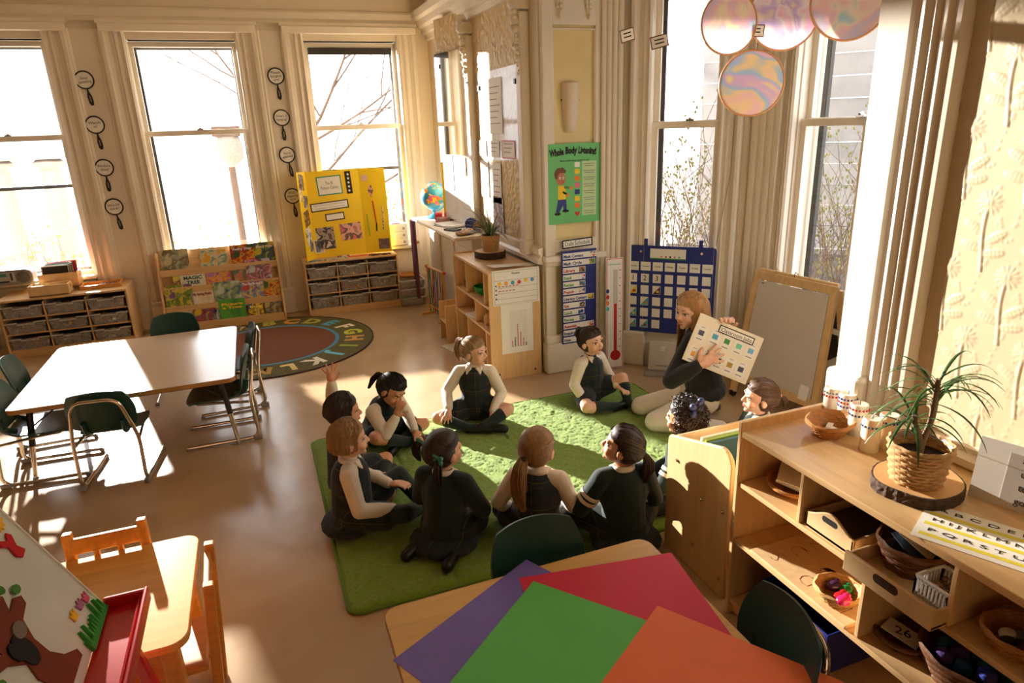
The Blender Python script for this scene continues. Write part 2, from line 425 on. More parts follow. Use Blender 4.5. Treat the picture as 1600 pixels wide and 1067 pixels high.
portal(A0 + Vector((math.cos(BA), math.sin(BA), 0)) * ca + Vector((.19, .19, 1.76)), (R(-90), 0, BA), .5, 2.25)
portal((A1.x + .27, A1.y - .66, 1.76), (R(-90), 0, R(-90)), .9, 2.25)
# fluted corner posts of the bay
def post(name, x, y, rz, w, h, prot=.08, m=None):
    b = MB(); p = []
    n = 4
    for i in range(n):
        a = -w / 2 + w * i / n
        p += [(a, -prot), (a + w / n * .25, -prot - .005), (a + w / n * .5, -prot - .006), (a + w / n * .75, -prot - .005), (a + w / n * .92, -prot + .008)]
    p = [(-w / 2, 0)] + p + [(w / 2, -prot), (w / 2, 0)]
    b.prism(p, h); return struct(b.build(name, m or M_PAINT, loc=(x, y, 0), rot=(0, 0, rz)))
post('trim_5', 2.70, 4.83, R(-22), .17, CEIL)
post('trim_6', A1.x - .02, A1.y + .02, R(-67), .22, CEIL, .10)
# pilaster face: stiles around a pale yellow panel, dado rail, base
b = MB()
for c, d in (((2.155, 4.83, 1.85), (.09, .05, 3.7)), ((2.595, 4.83, 1.85), (.09, .05, 3.7)), ((2.375, 4.83, 3.19), (.36, .05, 1.02)), ((2.375, 4.83, 1.06), (.36, .05, .10))):
    b.box(c, d)
struct(b.build('trim_7', M_PAINT, bevel=.008))
b = MB(); b.box((2.375, 4.845, 1.85), (.36, .02, 1.66)); struct(b.build('wall_pilaster_panel', M_YPANEL))
b = MB(); b.box((2.375, 4.845, .62), (.36, .02, .8)); struct(b.build('wall_dado_panel', M_YPANEL))
b = MB()
for x in (2.2, 2.55): b.box((x, 4.835, 1.85), (.012, .045, 1.60))
b.box((2.375, 4.835, 2.655), (.36, .045, .012))
struct(b.build('trim_8', M_PAINT, bevel=.004))
b = MB(); b.box((2.375, 4.815, .965), (.57, .1, .05)); b.box((2.375, 4.83, .925), (.54, .07, .05)); struct(b.build('trim_9', M_PAINT, bevel=.012))
b = MB(); b.box((2.375, 4.81, .13), (.57, .12, .26)); b.box((2.375, 4.825, .29), (.55, .09, .07)); struct(b.build('baseboard_pilaster', M_PAINT, bevel=.015))
# carved drops on the pilaster head
for x in (2.255, 2.489):
    b = MB()
    for i in range(9):
        t = i / 8.; z = 3.0 - t * .26; rr = .045 * (1 - t) ** .6 + .008
        for sx in (-1, 1): b.ell((x + sx * rr * .55, 4.80, z), (rr * .5, .02, .022), 8, 6)
        b.ell((x, 4.79, z), (.012, .018, .02), 8, 6)
    o = b.build('carved_ornament', M_PAINT, smooth=60); o['kind'] = 'structure'
# skirting inside the bay
b = MB(); b.prism([(0, 0), (-.03, 0), (-.03, .2), (-.015, .23), (0, .24)], LA, M=Matrix.Translation(A0) @ Matrix.Rotation(BA, 4, 'Z') @ Matrix(((0, 0, 1, 0), (1, 0, 0, 0), (0, 1, 0, 0), (0, 0, 0, 1)))); struct(b.build('baseboard_bay', M_PAINT))
# mirror bays: embossed paper above, cornice, ornate uprights
def mirror_mat():
    m, nt, bb = nodes_of('old_mirror'); bb.inputs['Metallic'].default_value = 1; bb.inputs['Roughness'].default_value = .035
    nz = N(nt, 'ShaderNodeTexNoise'); nz.inputs['Scale'].default_value = 1.5
    rp = N(nt, 'ShaderNodeValToRGB'); rp.color_ramp.elements[0].color = (.80, .78, .72, 1); rp.color_ramp.elements[1].color = (.88, .86, .80, 1)
    nt.links.new(nz.outputs['Fac'], rp.inputs[0]); nt.links.new(rp.outputs[0], bb.inputs['Base Color']); return m
M_MIRROR = mirror_mat()
def emboss_mat(name, rgb, scale):
    m, nt, bb = nodes_of(name); L = nt.links; bb.inputs['Roughness'].default_value = .55
    tc = N(nt, 'ShaderNodeTexCoord'); v = N(nt, 'ShaderNodeTexVoronoi'); v.feature = 'SMOOTH_F1'; v.inputs['Scale'].default_value = scale
    L.new(tc.outputs['Object'], v.inputs['Vector'])
    bp = N(nt, 'ShaderNodeBump'); bp.inputs['Strength'].default_value = .8; bp.inputs['Distance'].default_value = .02
    L.new(v.outputs['Distance'], bp.inputs['Height']); L.new(bp.outputs[0], bb.inputs['Normal'])
    nz = N(nt, 'ShaderNodeTexNoise'); nz.inputs['Scale'].default_value = 3; c = lin(rgb)
    rp = N(nt, 'ShaderNodeValToRGB'); rp.color_ramp.elements[0].color = tuple(x * .93 for x in c) + (1,); rp.color_ramp.elements[1].color = c + (1,)
    L.new(nz.outputs['Fac'], rp.inputs[0]); L.new(rp.outputs[0], bb.inputs['Base Color']); return m
M_EMB = emboss_mat('embossed_wallpaper_ochre', (214, 188, 140), 24)
def acrylic_mat():
    m = bpy.data.materials.new('clear_acrylic'); m.use_nodes = True; nt = m.node_tree; nt.nodes.clear()
    o = N(nt, 'ShaderNodeOutputMaterial'); t = N(nt, 'ShaderNodeBsdfTransparent'); g = N(nt, 'ShaderNodeBsdfGlossy'); g.inputs['Roughness'].default_value = .08
    mx = N(nt, 'ShaderNodeMixShader'); mx.inputs[0].default_value = .07
    nt.links.new(t.outputs[0], mx.inputs[1]); nt.links.new(g.outputs[0], mx.inputs[2]); nt.links.new(mx.outputs[0], o.inputs[0]); return m
_dm = Vector((-math.sin(R(13)), math.cos(R(13)), 0)); _pm = Vector((2.070, 6.36, 0)) + _dm * .36
b = MB(); b.box((0, 0, (2.70 + 1.03) / 2), (.012, .70, 2.70 - 1.03)); o = b.build('wall_mirror', M_MIRROR, loc=(_pm.x, _pm.y, 0), rot=(0, 0, R(13))); tag(o, 'tall unframed mirror nearest the window, over the mantel', 'mirror')
for yy in (-.26, .26):
    b2 = MB(); b2.box((-.010, yy, 2.58), (.012, .03, .04)); b2.build('mirror_clip', M_BLACKM, o)
b = MB(); b.box((2.094, 5.76, 2.03), (.012, 1.25, 1.94)); struct(b.build('wall_paper_panel', M_EMB))
b = MB(); b.box((2.084, 5.74, 1.755), (.006, 1.16, 1.40)); o = b.build('clear_wall_panel', acrylic_mat()); tag(o, 'clear plastic sheet over embossed paper above the open shelf unit', 'panel')
for yy in (5.28, 6.2):
    b2 = MB(); b2.box((2.078, yy, 2.33), (.012, .03, .04)); b2.build('panel_clip', M_BLACKM, o)
def ornate_upright(y):
    b = MB(); b.box((2.06, y, 1.9), (.08, .10, 1.8)); b.box((2.05, y, 2.86), (.12, .13, .10)); b.box((2.06, y, 1.04), (.10, .13, .12))
    o = struct(b.build('trim_upright', M_PAINT, bevel=.01))
    b = MB()
    for i in range(10):
        t = i / 9.; z = 2.92 - t * .55; r = .055 * (1 - .6 * t) * (1 + .25 * math.sin(i * 2.1))
        b.ell((2.0 + t * .03, y, z), (r * .9, r, r * .8), 10, 8)
        b.ell((1.985 + t * .03, y + .03 * (-1) ** i, z + .02), r * .45, 8, 6)
    b.build('carved_scroll', M_PAINT, o, smooth=60)
for y in (6.39, 5.06): ornate_upright(y)
cp = [(0, 2.93), (-.03, 2.94), (-.04, 2.99), (-.07, 3.0), (-.08, 3.05), (-.12, 3.07), (-.13, 3.13), (-.17, 3.15), (-.18, 3.22), (0, 3.24)]
b = MB(); b.prism([(x, z) for x, z in cp], 3.1, M=Matrix(((1, 0, 0, 2.1), (0, 0, -1, 7.98), (0, 1, 0, 0), (0, 0, 0, 1)))); struct(b.build('trim_10', M_PAINT))
b = MB(); b.prism([(0, .92), (-.05, .93), (-.05, .96), (-.025, .98), (-.025, 1.0), (-.04, 1.01), (-.04, 1.05), (0, 1.06)], 1.30, M=Matrix(((1, 0, 0, 2.1), (0, 0, -1, 6.13), (0, 1, 0, 0), (0, 0, 0, 1)))); struct(b.build('trim_11', M_WHITE))

# casing at the near side of the bay: flat white board, two fluted bands, plinth
prof = [(1.86, 0), (1.86, -.07), (1.74, -.07), (1.735, -.05), (1.715, -.045), (1.71, -.06), (1.695, -.065), (1.68, -.05), (1.665, -.055), (1.655, -.035), (1.645, -.045), (1.63, -.045), (1.62, -.025), (1.605, -.035), (1.59, -.033), (1.58, -.02), (1.57, 0)]
b = MB(); b.prism([(2.14 + d, y) for y, d in prof][::-1], CEIL - .0); struct(b.build('trim_12', M_WHITE))
b = MB(); b.box((2.12, 1.80, .52), (.16, .17, 1.04)); struct(b.build('trim_13', M_WHITE, bevel=.02))
b = MB(); b.prism([(0, .80), (-.03, .80), (-.045, .82), (-.03, .84), (-.05, .86), (-.05, .885), (-.02, .90), (-.02, .915), (0, .92)], 3.5, M=Matrix(((1, 0, 0, 2.14), (0, 0, -1, 1.565), (0, 1, 0, 0), (0, 0, 0, 1)))); struct(b.build('trim_14', M_WHITE))

# embossed wallpaper with flowers, stems and leaves in relief, displaced grid
def wallpaper_relief(y0, y1, z0, z1, step):
    ny = int((y1 - y0) / step) + 1; nz = int((z1 - z0) / step) + 1
    Yg, Zg = np.meshgrid(np.linspace(y0, y1, ny), np.linspace(z0, z1, nz))
    H = np.zeros_like(Yg); yl = Yg[0]; zl = Zg[:, 0]
    PW, PHh = .19, .22
    def bump(d, r, h):
        return h * np.clip(1 - (d / r) ** 2, 0, 1) ** .6
    rng = np.random.RandomState(3)
    dots = rng.rand(60, 2)
    for row in range(-1, int((z1 - z0) / PHh) + 2):
        for c in range(-1, int((y1 - y0) / PW) + 2):
            oy = y0 + c * PW + (row % 2) * PW / 2; oz = z0 + row * PHh
            i0, i1 = np.searchsorted(zl, (oz - .08, oz + PHh + .03)); j0, j1 = np.searchsorted(yl, (oy - .03, oy + PW + .03))
            if i1 <= i0 or j1 <= j0: continue
            S_ = H[i0:i1, j0:j1]; u = Yg[i0:i1, j0:j1] - oy; w = Zg[i0:i1, j0:j1] - oz
            def put(val): np.maximum(S_, val, out=S_)
            cx, cz = PW * .5, PHh * .72
            dd = np.hypot(u - cx, w - cz); an = np.arctan2(w - cz, u - cx)
            pet = .036 * (1 + .14 * np.cos(an * 13))
            put(bump(dd, pet, .0036) * (1 - .35 * (np.cos(an * 13) < -.4)))
            put(bump(dd, .017, .0055) * (1 - .3 * (np.abs(u - cx) < .0018)))
            # stem
            sx = cx + .008 * np.sin(w * 18)
            put(bump(np.abs(u - sx),   .0065, .0038) * ((w > -.06) & (w < cz - .02)))
            # leaves
            for s, lz, la in ((1, .06, .5), (-1, .035, .6), (1, .0, .25), (-1, -.015, .2)):
                lx, lzz = cx + s * .038, lz + .02
                ca_, sa_ = math.cos(la), math.sin(la) * s
                du = (u - lx) * ca_ + (w - lzz) * sa_; dw = -(u - lx) * sa_ + (w - lzz) * ca_
                e = np.hypot(du / .036, dw / .0155)
                put(.0040 * np.clip(1 - e ** 2, 0, 1) ** .5 * (1 - .4 * (np.abs(dw) < .0014)) * (1 - .25 * (np.sin(du * 500) > .6)))
            # berries
            for q in range(0, 34, 1):
                a, bq = dots[q]
                if abs(a - .5) < .10 or math.hypot((a - .5) * PW, (bq - .72) * PHh) < .045: continue
                put(bump(np.hypot(u - a * PW, w - bq * PHh), .0055 + .003 * ((q * 7) % 5) / 5, .0016))
    vs = np.stack([2.138 - H * .6, Yg, Zg], -1).reshape(-1, 3)
    i = np.arange(ny * nz).reshape(nz, ny)
    f = np.stack([i[:-1, :-1], i[:-1, 1:], i[1:, 1:], i[1:, :-1]], -1).reshape(-1, 4)
    me = bpy.data.meshes.new('wall_embossed_paper'); me.from_pydata(vs.tolist(), [], f.tolist())
    me.polygons.foreach_set('use_smooth', [True] * len(me.polygons))
    me.materials.append(mat('embossed_wallpaper_cream', (206, 186, 150), .5, var=.04, vs=4))
    o = bpy.data.objects.new('wall_embossed_paper', me); COL.objects.link(o); struct(o)
wallpaper_relief(.85, 1.57, .90, 2.5, .0032)

# ------------------------------------------------------------------ outdoors
M_TWIG = mat('pale_twig', (104, 86, 66), .8, var=.2)
M_BARK = mat('grey_brown_bark', (84, 66, 56), .8, var=.2, bump=.2)
M_LEAF = mat('young_leaf', (128, 124, 70), .7, var=.2)
M_STONE = mat('pale_stone', (136, 130, 126), .8, var=.05)
M_FENCE = mat('weathered_fence', (108, 102, 100), .85, var=.1)
M_GROUND = mat('pale_ground', (150, 144, 136), .9, var=.08, vs=1)
b = MB(); b.box((4, 24, -.55), (60, 31, .1)); b.box((24, 3, -.55), (39.8, 12, .1)); o = b.build('ground_outside', M_GROUND); struct(o)
def bush(name, c, rx, ry, h, n, seed, label, leaves=True):
    rr = random.Random(seed); root = thing(name, label, 'bush', c)
    b = MB(); lf = MB()
    for i in range(n):
        a = rr.uniform(0, 6.283); q = math.sqrt(rr.random())
        p = Vector((q * rx * .5 * math.cos(a), q * ry * .5 * math.sin(a), 0)); d = Vector((math.cos(a) * .35 * q + rr.uniform(-.2, .2), math.sin(a) * .35 * q + rr.uniform(-.2, .2), 1)).normalized()
        pts = [p.copy()]; L = h * rr.uniform(.6, 1)
        for k in range(7):
            d = (d + Vector((rr.uniform(-.3, .3), rr.uniform(-.3, .3), .05))).normalized(); p = p + d * L / 7; pts.append(p.copy())
            if k > 1:
                d2 = (d + Vector((rr.uniform(-1, 1), rr.uniform(-1, 1), rr.uniform(-.1, .6)))).normalized(); e = p + d2 * L * .18
                b.tube([p, (p + e) / 2 + Vector((0, 0, .01)), e], [.004, .003, .0015], 3)
                if leaves:
                    for j in range(2): lf.ell(e + Vector((rr.uniform(-.03, .03), rr.uniform(-.03, .03), rr.uniform(-.03, .03))), (.014, .010, .016), 4, 3)
        b.tube(pts, [.008 * (1 - i_ / 9.) for i_ in range(8)], 4)
    b.build('stem', M_TWIG, root, kind='stuff')
    if leaves: lf.build('leaves', M_LEAF, root, kind='stuff')
bush('shrub', (4.7, 6.3, -.5), 1.2, 1.2, 2.6, 80, 5, 'bare budding shrub outside the narrow bay window behind the calendar')
bush('shrub', (5.25, 4.75, -.5), .9, 1.0, 2.5, 90, 8, 'budding shrub outside the bay window beside the easel')
bush('shrub', (-.1, 9.6, -.5), 1.6, .9, 1.35, 34, 11, 'low shrub outside the window above the book display')
bush('shrub', (-2.3, 9.6, -.5), 1.6, .9, 1.5, 34, 12, 'low shrub outside the window behind the portable stereo')
bush('shrub', (2.0, 9.8, -.5), 1.2, .9, 1.7, 28, 13, 'low shrub outside the window behind the yellow board')
# tree behind the third window
def tree():
    root = thing('bare_tree', 'bare branching tree outside the window above the yellow board', 'tree', (.55, 11.5, -.5))
    rr = random.Random(4); b = MB()
    def limb(p, d, L, r, lev):
        pts = [p.copy()]; rs = [r]; n = 5
        for k in range(n):
            d = (d + Vector((rr.uniform(-.18, .18), rr.uniform(-.1, .1), rr.uniform(-.08, .12)))).normalized(); p = p + d * L / n
            pts.append(p.copy()); rs.append(r * (1 - .6 * (k + 1) / n))
            if lev < 3 and k > 0:
                s = 1 if rr.random() < .5 else -1
                d2 = (d + Vector((s * rr.uniform(.4, .9), rr.uniform(-.5, .5), rr.uniform(-.3, .6)))).normalized()
                limb(p, d2, L * rr.uniform(.45, .7), r * .42, lev + 1)
        b.tube(pts, rs, 6 if lev < 2 else 4)
    b.tube([(0, 0, 0), (.03, 0, 1.2), (.0, 0, 2.3)], [.10, .08, .07], 8)
    limb(Vector((0, 0, 2.0)), Vector((.8, -.1, .75)), 2.4, .035, 1)
    limb(Vector((0, 0, 2.2)), Vector((.3, .1, 1)), 2.2, .03, 1)
    limb(Vector((0, 0, 1.3)), Vector((.8, .1, .6)), 2.6, .035, 1)
    limb(Vector((0, 0, 2.25)), Vector((-.5, .2, .9)), 2.0, .03, 1)
    limb(Vector((.2, 0, 1.0)), Vector((1.0, .1, .35)), 2.4, .03, 1); limb(Vector((.1, 0, 2.2)), Vector((.9, -.3, .4)), 2.2, .028, 1)
    b.build('trunk', M_BARK, root, kind='stuff')
tree()
# neighbour's porch columns outside the first window, bird feeder post, fence beyond the bay
for k, (x, y) in enumerate(((-3.35, 11.8), (-2.72, 11.8))):
    root = thing('porch_column', ('stone porch column outside the first window, the one nearer the thermometer' if k == 0 else 'stone porch column outside the first window, nearer the magnifying glasses'), 'column', (x, y, -.5), group='porch columns')
    b = MB(); b.lathe([(.22, 0), (.22, .2), (.16, .25), (.15, 1.2), (.13, 2.1)], 20); b.build('shaft', M_STONE, root, smooth=50)
    b = MB(); b.lathe([(.13, 2.1), (.2, 2.18), (.2, 2.22), (.15, 2.26)], 20); b.box((0, 0, 2.33), (.44, .44, .14)); b.build('capital', M_STONE, root, smooth=50)
    b = MB(); b.box((0, 0, .05), (.5, .5, .14)); b.build('base', M_STONE, root, bevel=.01)
root = thing('bird_house', 'round straw bird house on a post outside the second window', 'bird house', (-.27, 12.5, -.5))
b = MB(); b.tube([(0, 0, 0), (0, 0, 2.2)], .06, 10); b.build('post', M_BARK, root)
b = MB(); b.lathe([(.02, 1.95), (.22, 2.12), (.24, 2.3), (.18, 2.5), (.02, 2.5)], 18); b.build('nest_box', mat('straw', (124, 120, 116), .8, var=.2, vs=30), root, smooth=50)
b = MB(); b.box((0, 0, 2.56), (.44, .4, .16)); b.build('roof', M_BARK, root, bevel=.01)
root = thing('garden_fence', 'pale wooden fence beyond the bay window shrubs', 'fence', (7.42, 5.38, -.5), R(45))
for i in range(26):
    b = MB(); b.box((0, i * .15 - .6, .42), (.03, .14, .84)); b.build('board', M_FENCE, root)
b = MB(); b.box((0, 1.2, .87), (.09, 4.0, .06)); b.build('cap_rail', M_STONE, root)
root = thing('sloped_railing', 'pale sloping porch railing seen low in the first window', 'railing', (-2.9, 10.9, -.5))
b = MB(); b.bar((-.6, 0, .9), (.5, .2, 1.35), .09, .06); b.build('top_rail', M_STONE, root)
for i in range(9):
    b = MB(); b.bar((-.55 + i * .12, .02 * i, 0), (-.55 + i * .12, .02 * i, .9 + i * .05), .04); b.build('baluster', M_STONE, root)
# neighbour's pale house wall with siding, seen in the far bay window
root = thing('neighbouring_house', 'pale sided house wall far beyond the bay windows', 'house', (9.0, 6.5, -.5), R(-50))
for i in range(16):
    b = MB(); b.box((0, -.02 * (i % 2), .15 + i * .3), (7, .05, .29)); b.build('siding_board', mat('pale_siding', (118, 114, 112), .8), root)
# ------------------------------------------------------------------ rugs
def green_rug():
    x0, x1, y0, y1, st = .13, 2.60, 2.47, 4.29, .011
    nx, ny = int((x1 - x0) / st), int((y1 - y0) / st)
    rng = np.random.RandomState(1)
    X, Y = np.meshgrid(np.linspace(x0, x1, nx), np.linspace(y0, y1, ny))
    H = .020 + .008 * rng.rand(ny, nx) + .0025 * np.sin(X * 41 + rng.rand(ny, nx)) * np.sin(Y * 37)
    for cx in (.615, 1.35, 2.09): H -= .008 * np.exp(-((X - cx - .006 * np.sin(Y * 6)) / .010) ** 2)
    edge = np.minimum(np.minimum(X - x0, x1 - X), np.minimum(Y - y0, y1 - Y)); H *= np.clip(edge / .03 + .35, 0, 1)
    # rounded corners
    r = .06
    cx = np.clip(X, x0 + r, x1 - r); cy = np.clip(Y, y0 + r, y1 - r); d = np.hypot(X - cx, Y - cy); k = np.where(d > 1e-6, np.minimum(1, r / np.maximum(d, 1e-6)), 1)
    X, Y = cx + (X - cx) * np.where(d > r, k, 1), cy + (Y - cy) * np.where(d > r, k, 1)
    X = X + rng.uniform(-.003, .003, X.shape); Y = Y + rng.uniform(-.003, .003, X.shape)
    vs = np.stack([X, Y, H], -1).reshape(-1, 3); i = np.arange(nx * ny).reshape(ny, nx)
    f = np.stack([i[:-1, :-1], i[:-1, 1:], i[1:, 1:], i[1:, :-1]], -1).reshape(-1, 4)
    me = bpy.data.meshes.new('shag_rug'); me.from_pydata(vs.tolist(), [], f.tolist()); me.polygons.foreach_set('use_smooth', [True] * len(me.polygons))
    me.materials.append(mat('green_shag', (126, 158, 40), .9, var=.16, vs=70, bump=.6, bs=260, sheen=.3))
    o = bpy.data.objects.new('shag_rug', me); COL.objects.link(o)
    tag(o, 'large lime green shag rug under the sitting children', 'rug')
    b = MB()
    pts = [(x, y, .010) for x, y in rrect(x1 - x0, y1 - y0, r, 5, (x0 + x1) / 2, (y0 + y1) / 2)]; b.tube(pts + [pts[0]], .010, 6)
    b.build('bound_edge', mat('green_binding', (104, 140, 40), .8), o, smooth=True)
green_rug()
def alphabet_rug():
    root = thing('alphabet_rug', 'round brown rug bordered with coloured alphabet letters', 'rug', (-.04, 6.73, 0))
    b = MB(); b.prism([(.625 * math.cos(2 * math.pi * j / 64), .625 * math.sin(2 * math.pi * j / 64)) for j in range(64)], .008)
    b.build('rug_centre', mat('rug_rust_brown', (112, 62, 30), .95, var=.1, vs=40, bump=.3, bs=300), root)
    def ring(nm, r0, r1, z, m):
        b = MB(); b.lathe([(r0, 0), (r0, z), (r1, z), (r1, 0)], 96, cap=False); b.build(nm, m, root)
    ring('blue_ring', .62, .655, .0085, mat('rug_blue', (70, 140, 170), .95, bump=.3, bs=300))
    ring('letter_border', .655, .985, .008, mat('rug_olive_border', (92, 84, 40), .95, var=.12, vs=40, bump=.3, bs=300))
    ring('rug_binding', .985, 1.0, .010, mat('rug_binding_brown', (60, 30, 26), .9))
    cols = [mat('rug_letter_%d' % i, c, .95) for i, c in enumerate(((196, 176, 130), (176, 170, 60), (214, 150, 60), (176, 170, 60), (80, 160, 180), (230, 214, 180), (190, 190, 60), (200, 150, 70), (150, 170, 50), (110, 190, 210), (236, 226, 204), (220, 200, 130), (176, 140, 70)))]
    for i, ch in enumerate('ABCDEFGHIJKLMNOPQRSTUVWXYZ'):
        a = R(107 - 17.1 * i if i < 13 else -98 - 12.0 * (i - 12))
        M = Matrix.Translation((.80 * math.cos(a), .80 * math.sin(a), .0085)) @ Matrix.Rotation(a - R(90), 4, 'Z')
        lettering(ch, .24, cols[i % 13], root, M, name='rug_letter', depth=.001, bold=.012)
alphabet_rug()

# ------------------------------------------------------------------ green moulded chairs with sled legs
def squircle(u, v, k): return u * math.sqrt(1 - k * v * v / 2), v * math.sqrt(1 - k * u * u / 2)
def surf(b, nu, nv, fn, th):
    """closed thin shell from a height function: fn(u,v)->Vector, thickness th"""
    g = [[Vector(fn(-1 + 2 * i / nu, -1 + 2 * j / nv)) for i in range(nu + 1)] for j in range(nv + 1)]
    nn = [[None] * (nu + 1) for _ in range(nv + 1)]
    for j in range(nv + 1):
        for i in range(nu + 1):
            du = g[j][min(i + 1, nu)] - g[j][max(i - 1, 0)]; dv = g[min(j + 1, nv)][i] - g[max(j - 1, 0)][i]
            c = du.cross(dv); nn[j][i] = c.normalized() if c.length > 1e-12 else Vector((0, 0, 1))
    W = nu + 1
    vs = [g[j][i] + nn[j][i] * th / 2 for j in range(nv + 1) for i in range(W)] + [g[j][i] - nn[j][i] * th / 2 for j in range(nv + 1) for i in range(W)]
    o = W * (nv + 1); fs = []
    for j in range(nv):
        for i in range(nu):
            a = j * W + i; fs += [(a, a + 1, a + W + 1, a + W), (o + a, o + a + W, o + a + W + 1, o + a + 1)]
    rim = [(0, i) for i in range(nu)] + [(j, nu) for j in range(nv)] + [(nv, i) for i in range(nu, 0, -1)] + [(j, 0) for j in range(nv, 0, -1)]
    ids = [j * W + i for j, i in rim]; n = len(ids)
    fs += [(ids[k], o + ids[k], o + ids[(k + 1) % n], ids[(k + 1) % n]) for k in range(n)]
    b.add(vs, fs)
def smooth_path(pts, n=6, r=.05):
    """round the corners of a polyline"""
    pts = [Vector(p) for p in pts]; out = [pts[0]]
    for i in range(1, len(pts) - 1):
        a, p, c = pts[i - 1], pts[i], pts[i + 1]
        d0 = (a - p); d1 = (c - p); q = min(r, d0.length * .45, d1.length * .45)
        s, e = p + d0.normalized() * q, p + d1.normalized() * q
        for k in range(n + 1):
            t = k / n; out.append(s * (1 - t) ** 2 + p * 2 * t * (1 - t) + e * t * t)
    return out + [pts[-1]]
def green_chair():
    root = thing('school_chair', '', 'chair')
    b = MB()
    def seat(u, v):
        x, y = squircle(u, v, .55); return (x * .18, y * .18 + .01, .325 - .012 * (1 - x * x) + .02 * max(0, -y - .55) ** 2 * 8 - .025 * max(0, y - .5) ** 2 * 4)
    surf(b, 14, 14, seat, .010); b.build('seat', M_GREENP, root, smooth=60)
    b = MB()
    def back(u, v):
        x, y = squircle(u, v, .6); return (x * .185 * (1 - .06 * y), -.175 - .035 * y - .03 * (1 - x * x) - .01, .485 + y * .135)
    surf(b, 16, 12, back, .010); b.build('backrest', M_GREENP, root, smooth=60)
    for sx in (-.10, .10):
        b = MB(); b.tube(smooth_path([(sx, -.12, .325), (sx, -.185, .34), (sx * 1.05, -.20, .42)], 5, .04), .012, 8, flat=2.); b.build('back_support', M_GREENP, root, smooth=True)
    b = MB()
    b.tube(smooth_path([(.175, .22, .016), (.175, -.24, .016), (.178, -.215, .30), (.125, -.268, .572), (-.125, -.268, .572), (-.178, -.215, .30), (-.175, -.24, .016), (-.175, .22, .016)], 6, .07), .0115, 10)
    b.build('sled_frame', M_CHROME, root, smooth=True)
    b = MB()
    b.tube(smooth_path([(.172, -.205, .28), (.15, .02, .30), (.15, .13, .305), (-.15, .13, .305), (-.15, .02, .30), (-.172, -.205, .28)], 5, .05), .010, 8); b.build('seat_rail', M_CHROME, root, smooth=True)
    for sx in (-1, 1):
        b = MB(); b.box((sx * .175, -.225, .016), (.03, .06, .032)); b.build('foot_cap', M_GREY, root, bevel=.008)
        b = MB(); b.box((sx * .175, .215, .010), (.028, .025, .02)); b.build('glide', M_GREY, root, bevel=.004)
    return root
chairs = [((-.43, 4.70), 90, 'dark green chair at the white-topped table, nearer one on the rug side'),
          ((-.38, 5.27), 94, 'dark green chair at the white-topped table, farther one on the rug side'),
          ((-1.0, 4.43), -6, 'dark green chair seen from behind, tucked under the near edge of the white-topped table'),
          ((-.76, 5.72), 180, 'dark green chair on the book display side of the white-topped table'),
          ((-1.50, 5.22), -88, 'dark green chair on the far left of the white-topped table'),
          ((-1.42, 4.62), -93, 'dark green chair nearest the left edge at the white-topped table'),
          ((.79, 1.73), 180, 'dark green chair behind the table with coloured paper, on the rug'),
          ((1.09, 1.27), 80, 'dark green chair between the coloured paper and the long shelf'),
          ((.36, 1.30), -88, 'dark green chair whose back just shows at the bottom edge beside the purple paper')]
proto = green_chair()
for i, (p, a, lab) in enumerate(chairs):
    o = proto if i == 0 else copy_tree(proto)
    o.location = (p[0], p[1], 0); o.rotation_euler = (0, 0, R(a)); o['label'] = lab
    o['group'] = 'chairs around the white-topped table' if i < 6 else 'chairs around the coloured paper table'

# ------------------------------------------------------------------ tables
M_LAM = mat('pale_laminate', (214, 190, 164), .2, var=.03, vs=3, spec=.6)
M_EDGE = mat('table_edge_band', (176, 126, 70), .5)
M_TABW = mat('birch_tabletop', (226, 180, 112), .28, var=.08, vs=3, stretch=(1.5, 16, 1))
def table(name, label, x0, x1, y0, y1, z, top, splay=.05):
    root = thing(name, label, 'table', ((x0 + x1) / 2, (y0 + y1) / 2, 0)); w, d = x1 - x0, y1 - y0
    b = MB(); b.prism(rrect(w, d, .05, 5), .026, z0=z - .028); b.build('table_edge', M_EDGE, root, smooth=30)
    b = MB(); b.prism(rrect(w - .006, d - .006, .048, 5), .003, z0=z - .0025); b.build('tabletop', top, root)
    for sx in (-1, 1):
        for sy in (-1, 1):
            tx, ty = sx * (w / 2 - .10), sy * (d / 2 - .10); fx, fy = sx * (w / 2 - .10 + splay), sy * (d / 2 - .10 + splay)
            lg = MB(); m = .55; mid = (tx + (fx - tx) * m, ty + (fy - ty) * m, z * (1 - m))
            lg.tube([(tx, ty, z - .03), mid], .019, 12); o = lg.build('leg', M_BLACKM, root, smooth=True)
            lg = MB(); lg.tube([mid, (fx, fy, .02)], [.016, .012], 12); lg.build('leg_insert', M_CHROME, o, smooth=True)
            lg = MB(); lg.lathe([(.016, 0), (.018, .012), (.012, .024)], 12, (fx, fy, 0)); lg.build('glide', M_GREY, o, smooth=True)
            b = MB(); b.tube([(tx - sx * .16, ty, z - .035), (tx + (fx - tx) * .35, ty + (fy - ty) * .35, z * .68)], .005, 6); b.build('brace', M_BLACKM, root)
    b = MB()
    for sy in (-1, 1): b.box((0, sy * (d / 2 - .10), z - .045), (w - .24, .03, .03))
    b.build('apron_rail', M_BLACKM, root)
    return root
table('activity_table', 'square table with pale glossy top and black legs', -1.56, -.28, 4.45, 5.78, .49, M_LAM)
table('craft_table', 'birch table carrying the large sheets of coloured paper', .20, 1.20, .80, 1.85, .50, M_TABW)
